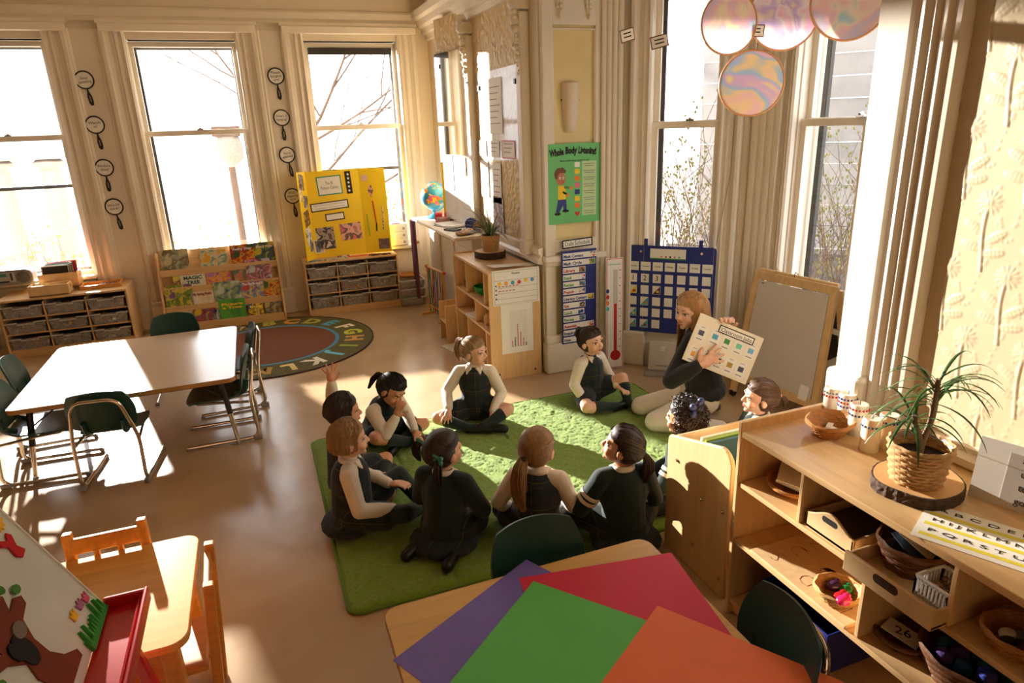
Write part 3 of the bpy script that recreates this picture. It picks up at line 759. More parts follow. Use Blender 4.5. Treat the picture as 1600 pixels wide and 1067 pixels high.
SH = [('purple', (118, 100, 190), (.735, 1.90), (.19, 1.617), .40, .5015, 'purple'), ('crimson', (220, 34, 74), (1.232, 1.722), (.672, 1.812), .62, .5035, 'crimson red'),
      ('green', (96, 200, 92), (.24, 1.40), (.71, 1.775), -.45, .5055, 'bright green'), ('orange', (252, 124, 70), (1.03, 1.50), (.55, 1.19), -.55, .5075, 'orange')]
for nm, c, a, bq, w, z, lab in SH:
    a, bq = Vector((a[0], a[1], z)), Vector((bq[0], bq[1], z)); d = bq - a; n = Vector((-d.y, d.x, 0)).normalized() * abs(w)
    if nm in ('green',): n = Vector((d.y, -d.x, 0)).normalized() * abs(w)
    if nm == 'green': pass
    b = MB()
    K = 8
    vs = []; fs = []
    for i in range(K + 1):
        for j in range(K + 1):
            p = a + d * i / K + n * j / K; vs.append(p + Vector((0, 0, .0008 * math.sin(i * .8) * math.sin(j * .9))))
    vs2 = [v - Vector((0, 0, .0012)) for v in vs]; W = K + 1; o_ = len(vs)
    for i in range(K):
        for j in range(K):
            q = (i * W + j, i * W + j + 1, (i + 1) * W + j + 1, (i + 1) * W + j); fs += [q, tuple(o_ + t for t in q[::-1])]
    rim = [(0, j) for j in range(K)] + [(i, K) for i in range(K)] + [(K, j) for j in range(K, 0, -1)] + [(i, 0) for i in range(K, 0, -1)]
    ids = [i * W + j for i, j in rim]
    fs += [(ids[k], ids[(k + 1) % len(ids)], o_ + ids[(k + 1) % len(ids)], o_ + ids[k]) for k in range(len(ids))]
    b.add(vs + vs2, fs)
    tag(b.build('paper_sheet', mat(nm + '_paper', c, .55, var=.03), smooth=60), 'large %s sheet of paper on the birch table' % lab, 'paper', 'coloured sheets on the birch table')

# wooden play table and two slatted chairs
root = thing('wooden_table', 'small honey-coloured wooden table with rounded corners', 'table', (-.85, 2.27, 0))
b = MB(); b.prism(rrect(.92, .64, .06, 6), .028, z0=.472); b.build('tabletop', mat('honey_tabletop', (226, 166, 84), .22, var=.10, vs=3, stretch=(1.5, 14, 1)), root, smooth=30, bevel=.004)
for sx in (-1, 1):
    for sy in (-1, 1):
        b = MB(); b.bar((sx * .40, sy * .26, 0), (sx * .39, sy * .25, .472), .055); b.build('leg', M_PINE, root, bevel=.008)
for sy in (-1, 1):
    b = MB(); b.box((0, sy * .25, .43), (.76, .02, .07)); b.build('apron', M_PINE, root)
for sx in (-1, 1):
    b = MB(); b.box((sx * .39, 0, .43), (.02, .46, .07)); b.build('apron', M_PINE, root)
def wooden_chair(label, loc, rz):
    root = thing('wooden_chair', label, 'chair', loc, rz, 'slatted wooden chairs'); w = .13
    b = MB(); b.box((0, .02, .285), (.28, .27, .022)); b.build('seat', M_PINE, root, bevel=.006)
    for sx in (-1, 1):
        b = MB(); b.bar((sx * w, -.12, 0), (sx * (w - .005), -.165, .60), .034, .034); b.build('back_post', M_PINE, root, bevel=.005)
        b = MB(); b.bar((sx * w, .13, 0), (sx * w, .13, .274), .034); b.build('leg', M_PINE, root, bevel=.005)
        b = MB(); b.bar((sx * w, -.11, .12), (sx * w, .13, .12), .02); b.build('side_stretcher', M_PINE, root)
    b = MB(); b.box((0, -.155, .545), (.235, .02, .065)); b.build('top_rail', M_PINE, root, bevel=.005)
    b = MB(); b.box((0, -.145, .40), (.235, .02, .035)); b.build('lower_rail', M_PINE, root, bevel=.005)
    for i in range(2):
        b = MB(); b.bar((-.04 + i * .08, -.146, .41), (-.04 + i * .08, -.152, .52), .018); b.build('spindle', M_PINE, root)
    b = MB(); b.bar((-w, .13, .16), (w, .13, .16), .02); b.build('stretcher', M_PINE, root)
    b = MB(); b.bar((-w, -.125, .20), (w, -.125, .20), .02); b.build('stretcher', M_PINE, root)
    return root
wooden_chair('slatted wooden chair behind the honey wood table', (-.71, 2.45, 0), R(180))
wooden_chair('slatted wooden chair at the side of the honey wood table, facing left', (-.49, 2.20, 0), R(92))

# ------------------------------------------------------------------ felt board easel with red tray
def felt_easel():
    root = thing('felt_board_easel', 'leaning white felt board with red tray, felt tree and flowers', 'easel', (-.555, 1.47, 0))
    up = Vector((-.168, 0, .356)).normalized(); nrm = Vector((.356, 0, .168)).normalized(); yv = Vector((0, -1, 0))
    # board coordinates: (s along -y from the far edge, t up the board)
    M = frame_M((0, .40, .745), (0, -1, 0), nrm)      # local x = along -y, local y = n x x
    ydir = nrm.cross(Vector((0, -1, 0)))
    sgn = 1 if ydir.dot(up) > 0 else -1
    def P(s, t): return (s, sgn * t)
    b = MB(); b.prism([P(0, 0), P(.80, 0), P(.80, .62), P(0, .62)], .012, M=M, z0=-.012); b.build('board', mat('white_felt', (214, 220, 216), .85, bump=.1, bs=300), root)
    b = MB()
    for (s0, t0, s1, t1) in ((-.006, -.01, .0, .63), (.80, -.01, .806, .63)): b.prism([P(s0, t0), P(s1, t0), P(s1, t1), P(s0, t1)], .02, M=M, z0=-.016)
    b.prism([P(-.006, .62), P(.806, .62), P(.806, .63), P(-.006, .63)], .02, M=M, z0=-.016)
    b.build('board_edge', M_WPLAS, root)
    red = mat('red_plastic', (200, 24, 34), .25, spec=.6)
    b = MB(); b.box((.055, 0, .735), (.115, .82, .012)); b.box((.108, 0, .755), (.012, .82, .045)); b.box((.090, 0, .748), (.008, .82, .024)); b.box((.055, .407, .752), (.115, .012, .04)); b.box((.055, -.407, .752), (.115, .012, .04)); b.build('tray', red, root, bevel=.005)
    for y in (.37, -.37):
        b = MB(); b.bar((.02, y, .735), (.16, y, 0), .035); b.build('leg', red, root, bevel=.006)
        b = MB(); b.bar((-.28, y, 1.30), (-.62, y, 0), .03); b.build('leg', red, root, bevel=.006)
    def felt(nm, pts, m, z=0., t=.004, smooth=False):
        b = MB(); b.prism([P(*p) for p in pts], t, M=M, z0=z); return b.build(nm, m, root)
    def blob(cx, cy, rx, ry, n=10, rot=0.):
        return [(cx + rx * math.cos(2 * math.pi * i / n) * math.cos(rot) - ry * math.sin(2 * math.pi * i / n) * math.sin(rot), cy + rx * math.cos(2 * math.pi * i / n) * math.sin(rot) + ry * math.sin(2 * math.pi * i / n) * math.cos(rot)) for i in range(n)]
    brown = mat('brown_felt', (122, 52, 26), .9, bump=.2, bs=200); grn = mat('green_felt', (74, 132, 52), .9); blk = mat('black_felt', (20, 16, 18), .9)
    trunk = [(.33, .03), (.36, .07), (.375, .12), (.36, .16), (.40, .20), (.44, .215), (.43, .235), (.385, .225), (.395, .26), (.42, .29), (.405, .305), (.37, .27), (.36, .31), (.345, .315), (.335, .27), (.31, .30), (.295, .335), (.278, .325), (.29, .28), (.26, .30), (.245, .285), (.27, .25), (.225, .26), (.20, .245), (.21, .225), (.26, .215), (.285, .17), (.285, .12), (.26, .08), (.215, .05), (.22, .03)]
    felt('felt_tree', trunk, brown, .001)
    felt('felt_owl_hollow', blob(.335, .18, .03, .045), blk, .005)
    felt('felt_hollow', blob(.36, .20, .02, .025), blk, .006)
    felt('felt_squirrel', blob(.30, .215, .026, .02) , mat('grey_felt', (120, 110, 100), .9), .006)
    for cx, cy, rt in ((.42, .245, .3), (.415, .32, 1.), (.355, .34, .5), (.30, .35, 0.), (.24, .30, .8), (.20, .265, .2), (.375, .30, .2), (.27, .33, .6), (.46, .2, .4), (.45, .26, .1)):
        felt('felt_leaf', blob(cx, cy, .017, .012, 8, rt), grn, .005)
    gr = [(.0, .0), (.18, .0)]
    tops = []
    for i in range(13): tops += [(.18 - i * .014, .035 + .018 * (i % 2) + .012 * math.sin(i * 2.3)), (.174 - i * .014, .012)]
    felt('felt_grass', gr + tops, mat('bright_green_felt', (58, 158, 60), .9), .001, .01)
    pk = mat('pink_felt', (206, 84, 124), .9); mv = mat('mauve_felt', (176, 108, 150), .9); yl = mat('yellow_felt', (238, 186, 40), .9); rd = mat('red_felt', (200, 24, 34), .9)
    for cx, cy, m in ((.035, .075, pk), (.075, .085, mv), (.125, .09, yl)):
        felt('felt_tulip', [(cx - .012, cy - .012), (cx + .012, cy - .012), (cx + .016, cy + .012), (cx + .006, cy + .004), (cx, cy + .016), (cx - .006, cy + .004), (cx - .016, cy + .012)], m, .002)
    felt('felt_bird', [(.055, .29), (.085, .285), (.10, .30), (.095, .33), (.115, .345), (.105, .36), (.08, .34), (.06, .355), (.05, .34), (.068, .315)], rd, .002)
    sun = []
    for i in range(24): q = .034 if i % 2 == 0 else .024; sun.append((.052 + q * math.cos(i * math.pi / 12), .395 + q * math.sin(i * math.pi / 12)))
    felt('felt_sun', sun, yl, .002)
    felt('felt_butterfly', blob(.13, .375, .022, .016) , mat('peach_felt', (226, 170, 140), .9), .002)
    felt('felt_flower', blob(.50, .30, .02, .02), pk, .002)
felt_easel()

# ------------------------------------------------------------------ middle shelf unit (open side faces left)
def shelf_unit():
    root = thing('open_shelf_unit', 'maple open shelf unit with the potted plant on top', 'shelf', (1.84, 5.315, 0))
    x0, x1, y0, y1, h = -.22, .22, -.50, .485, .905
    def board(nm, c, d, m=M_MAPLE): b = MB(); b.box(c, d); return b.build(nm, m, root, bevel=.003)
    board('end_panel', (0, y0 + .009, h / 2), (.44, .018, h)); board('end_panel', (0, y1 - .009, h / 2), (.44, .018, h + .02))
    board('top', (0, -.006, h - .012), (.43, .95, .02), M_MAPLEH); board('back_panel', (.212, 0, h / 2), (.012, .95, h - .04), M_BIRCH)
    for z in (.055, .39, .60): board('shelf', (0, -.006, z), (.42, .946, .018), M_MAPLEH)
    board('kick_board', (-.20, -.006, .03), (.018, .946, .045), M_MAPLEH)
    for y, z0, z1 in ((.16, .61, .885), (-.33, .61, .885), (-.07, .40, .59), (.18, .065, .38), (-.33, .065, .38)): board('divider', (0.0, y, (z0 + z1) / 2), (.41, .016, z1 - z0))
    for x in (-.16, .16):
        b = MB(); b.cyl((x, y0 - .001, .05), (x, y0 - .005, .05), .008, n=10); b.build('bolt', M_BLACKM, root)
shelf_unit()
# ------------------------------------------------------------------ long shelf on the right
def long_shelf():
    root = thing('long_shelf_unit', 'long maple shelf unit full of baskets along the embossed wall', 'shelf', (1.87, .95, 0))
    def board(nm, c, d, m=M_MAPLEH): b = MB(); b.box(c, d); return b.build(nm, m, root, bevel=.003)
    Y1, Y0 = .92, -.75
    L, cy = Y1 - Y0, (Y1 + Y0) / 2
    board('top', (-.003, cy - .01, .838), (.49, L, .024))
    board('end_panel', (0, Y1 - .009, .445), (.50, .018, .885), M_MAPLE); board('end_panel', (0, Y0 + .009, .42), (.50, .018, .82), M_MAPLE)
    board('back_panel', (.243, cy, .45), (.012, L - .04, .74), M_BIRCH)
    for z in (.62, .36, .07): board('shelf', (-.004, cy, z), (.48, L - .04, .02))
    for y, z0, z1 in ((.595, .63, .826), (.04, .63, .826), (.305, .37, .61), (-.30, .37, .61), (-.45, .63, .826), (.05, .08, .35)): board('divider', (-.002, y, (z0 + z1) / 2), (.475, .016, z1 - z0), M_MAPLE)
    board('kick_board', (-.22, cy, .035), (.018, L - .04, .05))
long_shelf()
# low book bin with the rounded end panel
def book_bin():
    root = thing('book_bin', 'low birch book bin with rounded end panel against the long shelf', 'book bin', (1.70, 2.13, 0))
    pts = [(-.20, 0), (.25, 0), (.25, .575)]
    pts += [(.25 - .03 + .03 * math.cos(R(a)), .575 + .03 * math.sin(R(a))) for a in (30, 60, 90)]
    pts += [(-.20 + .07 + .07 * math.cos(R(a)), .635 + .07 * math.sin(R(a))) for a in (90, 110, 130, 150, 170, 180)]
    M = Matrix(((0, 0, 1, 0), (1, 0, 0, 0), (0, 1, 0, 0), (0, 0, 0, 1)))
    b = MB(); b.prism(pts, .02, M=M, z0=-.045); b.build('end_panel', M_BIRCH, root, bevel=.006)
    b = MB(); b.prism(pts, .02, M=M, z0=.43); b.build('end_panel', M_BIRCH, root, bevel=.006)
    b = MB(); b.box((.205, .235, .30), (.45, .018, .58)); b.build('front_panel', M_MAPLEX, root, bevel=.004)
    b = MB(); b.box((.205, .0, .22), (.45, .018, .42)); b.build('divider', M_MAPLEX, root, bevel=.004)
    b = MB(); b.box((.205, .02, .03), (.45, .42, .018)); b.build('bottom', M_MAPLEX, root)
    for y, z in ((.17, .50), (-.02, .40), (-.165, .42), (.20, .1), (-.17, .09), (.02, .14)):
        b = MB(); b.cyl((-.045, y, z), (-.050, y, z), .008, n=10); b.ell((-.048, y, z), .006, 8, 6); b.build('bolt', M_CHROME, root)
book_bin()
# ------------------------------------------------------------------ cubby shelves with clear bins
BINM = [multicolour('bin_mix_%d' % i, c, s, .6, True) for i, (c, s) in enumerate((
    (((220, 190, 170), (200, 160, 140), (180, 150, 130), (230, 220, 210)), 14), (((60, 90, 170), (220, 180, 50), (200, 60, 50), (230, 220, 200), (60, 140, 90)), 34),
    (((206, 200, 190), (190, 184, 176), (220, 214, 204)), 10), (((200, 50, 50), (230, 180, 60), (50, 110, 80), (40, 80, 160), (210, 110, 60)), 22),
    (((160, 90, 60), (200, 150, 100), (120, 80, 60), (220, 190, 150)), 18), (((50, 70, 150), (210, 60, 60), (240, 190, 60), (60, 130, 90)), 30)))]
def cubby(label, loc, w, h, d, bins, binlab):
    root = thing('cubby_shelf', label, 'shelf', loc, 0, 'nine-bin cubby shelves')
    def board(nm, c, dd, m=M_MAPLEX): b = MB(); b.box(c, dd); return b.build(nm, m, root, bevel=.003)
    board('top', (0, d / 2, h - .01), (w, d, .02)); board('back_panel', (0, d - .006, h / 2), (w - .03, .012, h - .03), M_BIRCH)
    for sx in (-1, 1): board('side_panel', (sx * (w / 2 - .009), d / 2, h / 2 - .01), (.018, d - .004, h - .02), M_MAPLE)
    board('plinth', (0, .012, .035), (w - .036, .018, .07)); cw = (w - .036) / 3; ch = (h - .02 - .08) / 3
    for i in (1, 2): board('divider', (-w / 2 + .018 + i * cw, d / 2, h / 2 + .02), (.014, d - .02, h - .12), M_MAPLE)
    for i in range(3): board('shelf', (0, d / 2, .075 + i * ch), (w - .036, d - .02, .014))
    rows = ('bottom', 'middle', 'top'); cols = ('first', 'second', 'third')
    for rr_ in range(3):
        for c in range(3):
            cx = loc[0] - w / 2 + .018 + (c + .5) * cw; z = loc[2] + .083 + rr_ * ch
            k = bins[2 - rr_][c]
            t = thing('clear_bin', 'clear bin, %s row, %s column, in %s' % (rows[rr_], cols[c], binlab), 'bin', (cx, loc[1], z), 0, 'clear bins in ' + binlab)
            bw, bh, bd = cw - .03, ch - .03, d - .05; y0 = -.004
            b = MB()      # tapered open tray
            def ringpts(s, z_): return [(-bw / 2 * s, y0 + (1 - s) * .1, z_), (bw / 2 * s, y0 + (1 - s) * .1, z_), (bw / 2 * s, bd, z_), (-bw / 2 * s, bd, z_)]
            o_, i_ = ringpts(.90, 0) + ringpts(1, bh - .02), ringpts(.88, .004) + ringpts(.975, bh - .02)
            b.add(o_ + i_, [(3, 2, 1, 0), (8, 9, 10, 11)] + [(a, (a + 1) % 4, 4 + (a + 1) % 4, 4 + a) for a in range(4)] + [(8 + a, 8 + (a + 1) % 4, 12 + (a + 1) % 4, 12 + a) for a in range(4)] + [(4 + a, 4 + (a + 1) % 4, 12 + (a + 1) % 4, 12 + a) for a in range(4)])
            b.build('tray', M_CLEAR, t)
            b = MB()
            hw = bw * .22
            for (xa, xb, z_) in ((-bw / 2 - .008, -hw, bh - .02), (-hw, hw, bh - .037), (hw, bw / 2 + .008, bh - .02)): b.box(((xa + xb) / 2, y0 - .006, z_), (xb - xa + .004, .02, .012))
            b.build('lip', mat('milky_bin_lip', (190, 184, 180), .3), t, bevel=.003)
            b = MB(); rg = random.Random(rr_ * 3 + c + int(loc[0] * 10))
            for q in range(15):
                s = rg.uniform(.02, .04); b.box((rg.uniform(-bw * .36, bw * .36), rg.uniform(.02, bd * .5), .008 + s / 2 + rg.uniform(0, bh * .28)), (s * 1.5, s, s), (rg.uniform(-.5, .5), rg.uniform(-.4, .4), rg.uniform(0, 3)))
            b.build('contents', BINM[k], t, kind='stuff')
    return root
cubby('maple nine-bin cubby shelf beneath the yellow display board', (.94, 7.62, 0), 1.05, .62, .37, ((0, 1, 2), (3, 5, 2), (4, 4, 0)), 'the cubby under the yellow board')
cubby('maple nine-bin cubby shelf beneath the portable stereo', (-1.87, 7.44, 0), 1.10, .575, .50, ((2, 2, 0), (4, 3, 1), (3, 2, 2)), 'the cubby by the stereo')
# ------------------------------------------------------------------ people
V = Vector
def fuse(b, name, m, parent, voxel=.006, it=4, M=None):
    """overlapping closed pieces -> one continuous smooth surface"""
    me = bpy.data.meshes.new('raw'); me.from_pydata(b.v, [], b.f)
    bm = bmesh.new(); bm.from_mesh(me); bmesh.ops.recalc_face_normals(bm, faces=bm.faces); bm.to_mesh(me); bm.free()
    t = bpy.data.objects.new('raw', me); COL.objects.link(t)
    r = t.modifiers.new('r', 'REMESH'); r.mode = 'VOXEL'; r.voxel_size = voxel
    s = t.modifiers.new('s', 'SMOOTH'); s.factor = .5; s.iterations = it
    bpy.context.view_layer.update()
    out = bpy.data.meshes.new_from_object(t.evaluated_get(bpy.context.evaluated_depsgraph_get()))
    bpy.data.objects.remove(t); bpy.data.meshes.remove(me)
    out.materials.clear(); out.materials.append(m); out.polygons.foreach_set('use_smooth', [True] * len(out.polygons)); out.name = name
    o = bpy.data.objects.new(name, out); COL.objects.link(o)
    if parent is not None: o.parent = parent
    return o
def skin_mat(name, rgb):
    if name in MATS: return MATS[name]
    m = mat(name, rgb, .5, var=.05, vs=30, spec=.35); b = m.node_tree.nodes['Principled BSDF']
    b.inputs['Subsurface Weight'].default_value = .12; b.inputs['Subsurface Radius'].default_value = (.012, .005, .003); b.inputs['Subsurface Scale'].default_value = .6
    return m
SK_F = skin_mat('fair_skin', (234, 184, 156)); SK_T = skin_mat('tan_skin', (214, 156, 120)); SK_B = skin_mat('brown_skin', (176, 118, 84))
M_LIP = mat('lip', (198, 104, 96), .45); M_EYEW = mat('eye_white', (236, 230, 224), .25); M_IRIS = mat('dark_iris', (40, 28, 22), .2); M_LASH = mat('dark_lash', (34, 24, 20), .6)
HAIRM = {k: mat('hair_' + k, c, .5, var=.28, vs=60, stretch=(1, 1, .2), bump=.15, bs=200, spec=.5) for k, c in dict(black=(22, 16, 16), darkbrown=(50, 34, 28), brown=(92, 64, 46), blond=(158, 126, 92), lightbrown=(128, 98, 68), golden=(150, 114, 76), honey=(176, 134, 88), sandy=(156, 122, 84)).items()}
def plaid():
    m, nt, b = nodes_of('dark_green_plaid'); L = nt.links; tc = N(nt, 'ShaderNodeTexCoord'); sp = N(nt, 'ShaderNodeSeparateXYZ'); L.new(tc.outputs['Object'], sp.inputs[0])
    col = N(nt, 'ShaderNodeRGB'); col.outputs[0].default_value = lin((16, 34, 32)) + (1,); cur = col.outputs[0]
    def stripe(src, per, off, wid, rgb, cur, fac=.8):
        a = N(nt, 'ShaderNodeMath', operation='ADD'); a.inputs[1].default_value = off; L.new(src, a.inputs[0])
        d = N(nt, 'ShaderNodeMath', operation='PINGPONG'); d.inputs[1].default_value = per; L.new(a.outputs[0], d.inputs[0])
        c = N(nt, 'ShaderNodeMath', operation='LESS_THAN'); c.inputs[1].default_value = wid; L.new(d.outputs[0], c.inputs[0])
        k = N(nt, 'ShaderNodeMath', operation='MULTIPLY'); k.inputs[1].default_value = fac; L.new(c.outputs[0], k.inputs[0])
        mx = N(nt, 'ShaderNodeMix', data_type='RGBA'); L.new(k.outputs[0], mx.inputs[0]); L.new(cur, mx.inputs[6]); mx.inputs[7].default_value = lin(rgb) + (1,); return mx.outputs[2]
    for ax in (0, 2):
        cur = stripe(sp.outputs[ax], .032, .0, .011, (12, 24, 38), cur, .6)
        cur = stripe(sp.outputs[ax], .032, .030, .0016, (110, 40, 34), cur, .35)
        cur = stripe(sp.outputs[ax], .064, .012, .0013, (150, 130, 50), cur, .35)
    L.new(cur, b.inputs['Base Color']); b.inputs['Roughness'].default_value = .85; b.inputs['Sheen Weight'].default_value = .15; return m
M_PLAID = plaid()
M_KNIT = mat('dark_green_knit', (12, 36, 34), .9, var=.15, vs=50, bump=.35, bs=300, sheen=.2)
M_TIGHT = mat('dark_green_tights', (10, 34, 32), .8, var=.1, vs=40, sheen=.2)
M_SHIRT = mat('white_cotton', (232, 220, 204), .8, var=.03, vs=20, bump=.1, bs=40)
M_SHOE = mat('black_shoe', (18, 17, 17), .4, var=.2)
M_SOLE = mat('dark_sole', (30, 26, 24), .7)

def lerp(a, b, t): return V(a) * (1 - t) + V(b) * t
def hand(b, w, d, n, s=1., curl=.3, thumb=1, spread=.0, curls=None):
    """palm with four separate jointed fingers and a thumb off the side"""
    d = V(d).normalized(); n = V(n); n = (n - d * n.dot(d)).normalized(); sd = d.cross(n) * thumb; w = V(w)
    M3 = Matrix((sd, n, d)).transposed()
    b.ell(w + d * .036 * s, (.027 * s, .0125 * s, .040 * s), 12, 8, M3)
    b.cap(w - d * .01 * s, .0165 * s, w + d * .03 * s, .019 * s, 10)
    for i, Lf in enumerate((.046, .052, .049, .038)):
        off = (-.0215 + .0143 * i) * s * -1
        c = curl if curls is None else curls[i]
        dir0 = (d + sd * (1.5 - i) * .10 * (1 + 4 * spread)).normalized()
        p = w + d * .068 * s + sd * off * (1 + spread * .2); r = .0075 * s
        seg = Lf * s
        for k, fr in enumerate((.45, .32, .23)):
            ang = c * (k + .6)
            q = p + (dir0 * math.cos(ang) + n * math.sin(ang)) * seg * fr
            b.cap(p, r, q, r * .92, 8); p = q; r *= .92
    t0 = w + d * .018 * s + sd * .021 * s; t1 = t0 + (d * .6 + sd * .75 + n * .25).normalized() * .028 * s; t2 = t1 + (d * .9 + sd * .3 + n * .25).normalized() * .024 * s
    b.cap(t0, .0105 * s, t1, .0088 * s, 8); b.cap(t1, .0088 * s, t2, .0072 * s, 8)

def person(label, loc, rz, sp):
    root = thing('person', label, 'person', loc, rz, sp.get('group'))
    k = sp.get('k', 1.); sk = sp.get('skin', SK_F); adult = sp.get('adult', False)
    pz = sp.get('pz', .09) * k; P = V((0, 0, pz)); NK = V(sp.get('neck', (0, .015, .40))) * k
    up = (NK - P).normalized(); rgt = V(sp.get('shr', (1, 0, 0))).normalized(); rgt = (rgt - up * rgt.dot(up)).normalized(); fw = up.cross(rgt)
    T3 = Matrix((rgt, fw, up)).transposed()
    sw = sp.get('sw', .108) * k
    SH = {s: NK + rgt * s * sw - up * .042 * k for s in (-1, 1)}
    HP = {s: P + V((s * .062 * k, .015 * k, -.005)) for s in (-1, 1)}
    arms, legs = sp['arms'], sp['legs']; vox = .0048 if not adult else .0055
    pel = (.100 * k, .085 * k, .080 * k); che = (.100 * k, .074 * k, .125 * k)
    CH = lerp(P, NK, .60)
    # ---- head frame
    yaw, pit, rol = (R(a) for a in sp.get('head', (0, 0, 0)))
    HM = Matrix.Rotation(yaw, 3, 'Z') @ Matrix.Rotation(pit, 3, 'X') @ Matrix.Rotation(rol, 3, 'Y')
    hk = sp.get('hk', 1.)
    HC = NK + up * .085 * hk + HM @ V((0, .012, .022)) * hk
    def H(x, y, z): return HC + HM @ V((x * hk, y * hk, z * hk))
    def hr(*r): return tuple(q * hk for q in r)
    # ---- body
    b = MB()
    b.ell(P, pel, 14, 10, T3); b.ell(CH, che, 14, 10, T3); b.cap(lerp(P, NK, .15), .085 * k, lerp(P, NK, .75), .075 * k)
    b.cap(lerp(P, NK, .93), .034 * hk, HC - up * .05 * hk, .033 * hk)
    for s in (-1, 1):
        e, w, fd, pn = (V(q) for q in arms[s][:4]); e, w = e * k, w * k
        rr_ = (.036, .031, .027, .0195) if not adult else (.047, .038, .034, .024)
        b.cap(NK + rgt * s * .03 * k - up * .03 * k, .036 * k, SH[s], rr_[0] * k); b.cap(SH[s], rr_[0] * k, e, rr_[1] * k); b.cap(e, rr_[2] * k, w, rr_[3] * k)
        o_ = arms[s][4] if len(arms[s]) > 4 else {}
        hand(b, w, fd, pn, (1. if not adult else 1.5) * k, thumb=o_.get('th', 1), curl=o_.get('curl', .35), spread=o_.get('spread', 0.), curls=o_.get('curls'))
        kn, an, to = (V(q) * k for q in legs[s])
        lr = (.062, .043, .040, .026) if not adult else (.080, .056, .054, .034)
        b.cap(HP[s], lr[0] * k, kn, lr[1] * k); b.cap(kn, lr[1] * k, lerp(kn, an, .35), lr[2] * k * 1.03); b.cap(lerp(kn, an, .35), lr[2] * k, an, lr[3] * k); b.cap(an, lr[3] * k, to, .024 * k)
    # head: cranium, face, jaw, cheeks, nose, brow, ears
    b.ell(H(0, -.012, .018), hr(.073, .087, .082), 18, 14, HM); b.ell(H(0, .020, -.028), hr(.057, .060, .060), 16, 12, HM)
    b.ell(H(0, .030, -.062), hr(.036, .040, .026), 12, 8, HM)
    for s in (-1, 1):
        b.ell(H(s * .033, .046, -.034), hr(.025, .025, .024), 10, 8, HM)
        b.ell(H(s * .075, -.008, -.012), hr(.010, .018, .026), 10, 8, HM)
        b.ell(H(s * .028, .060, .020), hr(.026, .016, .010), 10, 8, HM)
    b.cap(H(0, .074, .004), .0075 * hk, H(0, .087, -.020), .0105 * hk, 10)
    for s in (-1, 1): b.ell(H(s * .009, .081, -.023), hr(.007, .008, .006), 8, 6, HM)
    b.ell(H(0, .068, -.048), hr(.020, .012, .014), 10, 8, HM); b.ell(H(0, .058, -.078), hr(.018, .016, .014), 10, 8, HM)
    fuse(b, 'body', sk, root, vox, 3)
    # face details
    def FY(x, z):
        c_ = 1 - (x / .073) ** 2 - ((z - .018) / .082) ** 2; f_ = 1 - (x / .057) ** 2 - ((z + .028) / .060) ** 2
        return max(-.012 + .087 * math.sqrt(max(0, c_)), .020 + .060 * math.sqrt(max(0, f_)))
    for s in (-1, 1):
        ey = FY(.030, 0)
        e = MB(); e.ell(H(s * .030, ey - .0075, .000), hr(.0140, .0100, .0085), 12, 8, HM); eo = e.build('eye', M_EYEW, root, smooth=True)
        e = MB(); g = sp.get('gaze', 0.); e.ell(H(s * .030 + g * .006, ey - .0005, .0005), hr(.0075, .0036, .0080), 10, 6, HM); e.build('iris', sp.get('iris', M_IRIS), eo, smooth=True)
        def arc(dx, z0, cv, dy): return [H(s * (.030 + q * dx), FY(.030 + q * dx, z0 - q * q * cv) + dy, z0 - q * q * cv) for q in (-1, -.5, 0, .5, 1)]
        e = MB(); e.tube(arc(.0155, .0095, .006, .0012), .0019 * hk, 5); e.build('eyelashes', M_LASH, root)
        e = MB(); e.tube(arc(.018, .0270, .004, .0028), [.001 * hk, .0022 * hk, .0026 * hk, .0022 * hk, .001 * hk], 5); e.build('eyebrow', sp.get('brow', M_LASH), root)
    e = MB(); mo = sp.get('mouth', 0.)
    e.tube([H(x * .019, .0795 - x * x * .008, -.0455 + x * x * .002 + mo * .004) for x in (-1, -.5, 0, .5, 1)], [.0018 * hk, .004 * hk, .0042 * hk, .004 * hk, .0018 * hk], 6)
    e.tube([H(x * .016, .0785 - x * x * .007, -.0525 - mo * .006) for x in (-1, -.5, 0, .5, 1)], [.0018 * hk, .0045 * hk, .005 * hk, .0045 * hk, .0018 * hk], 6)
    e.build('lips', M_LIP, root, smooth=True)
    # ---- clothes
    of = sp.get('outfit', 'tunic')
    def sleeves(b, r0, r1, r2, upto=1.):
        for s in (-1, 1):
            e, w = V(arms[s][0]) * k, V(arms[s][1]) * k
            b.cap(NK + rgt * s * .035 * k - up * .035 * k, r0 * .95 * k, SH[s], r0 * k); b.cap(SH[s], r0 * k, e, r1 * k); b.cap(e, r1 * k, lerp(e, w, .55), r1 * .96 * k); b.cap(lerp(e, w, .55), r1 * .96 * k, lerp(e, w, .93 * upto), r2 * k)
    def torso(b, g, lo=.0):
        b.ell(CH, tuple(q + g * k for q in che), 16, 12, T3); b.cap(lerp(P, NK, .1), .088 * k + g * k, lerp(P, NK, .72), .080 * k + g * k, 16)
        if lo > 0: b.ell(P, tuple(q + lo * k for q in pel), 14, 10, T3)
    def lap(b, g, reach):
        for s in (-1, 1):
            kn = V(legs[s][0]) * k; b.cap(HP[s] + V((0, 0, .012)), (.068 + g) * k, lerp(HP[s], kn, reach), (.055 + g) * k)
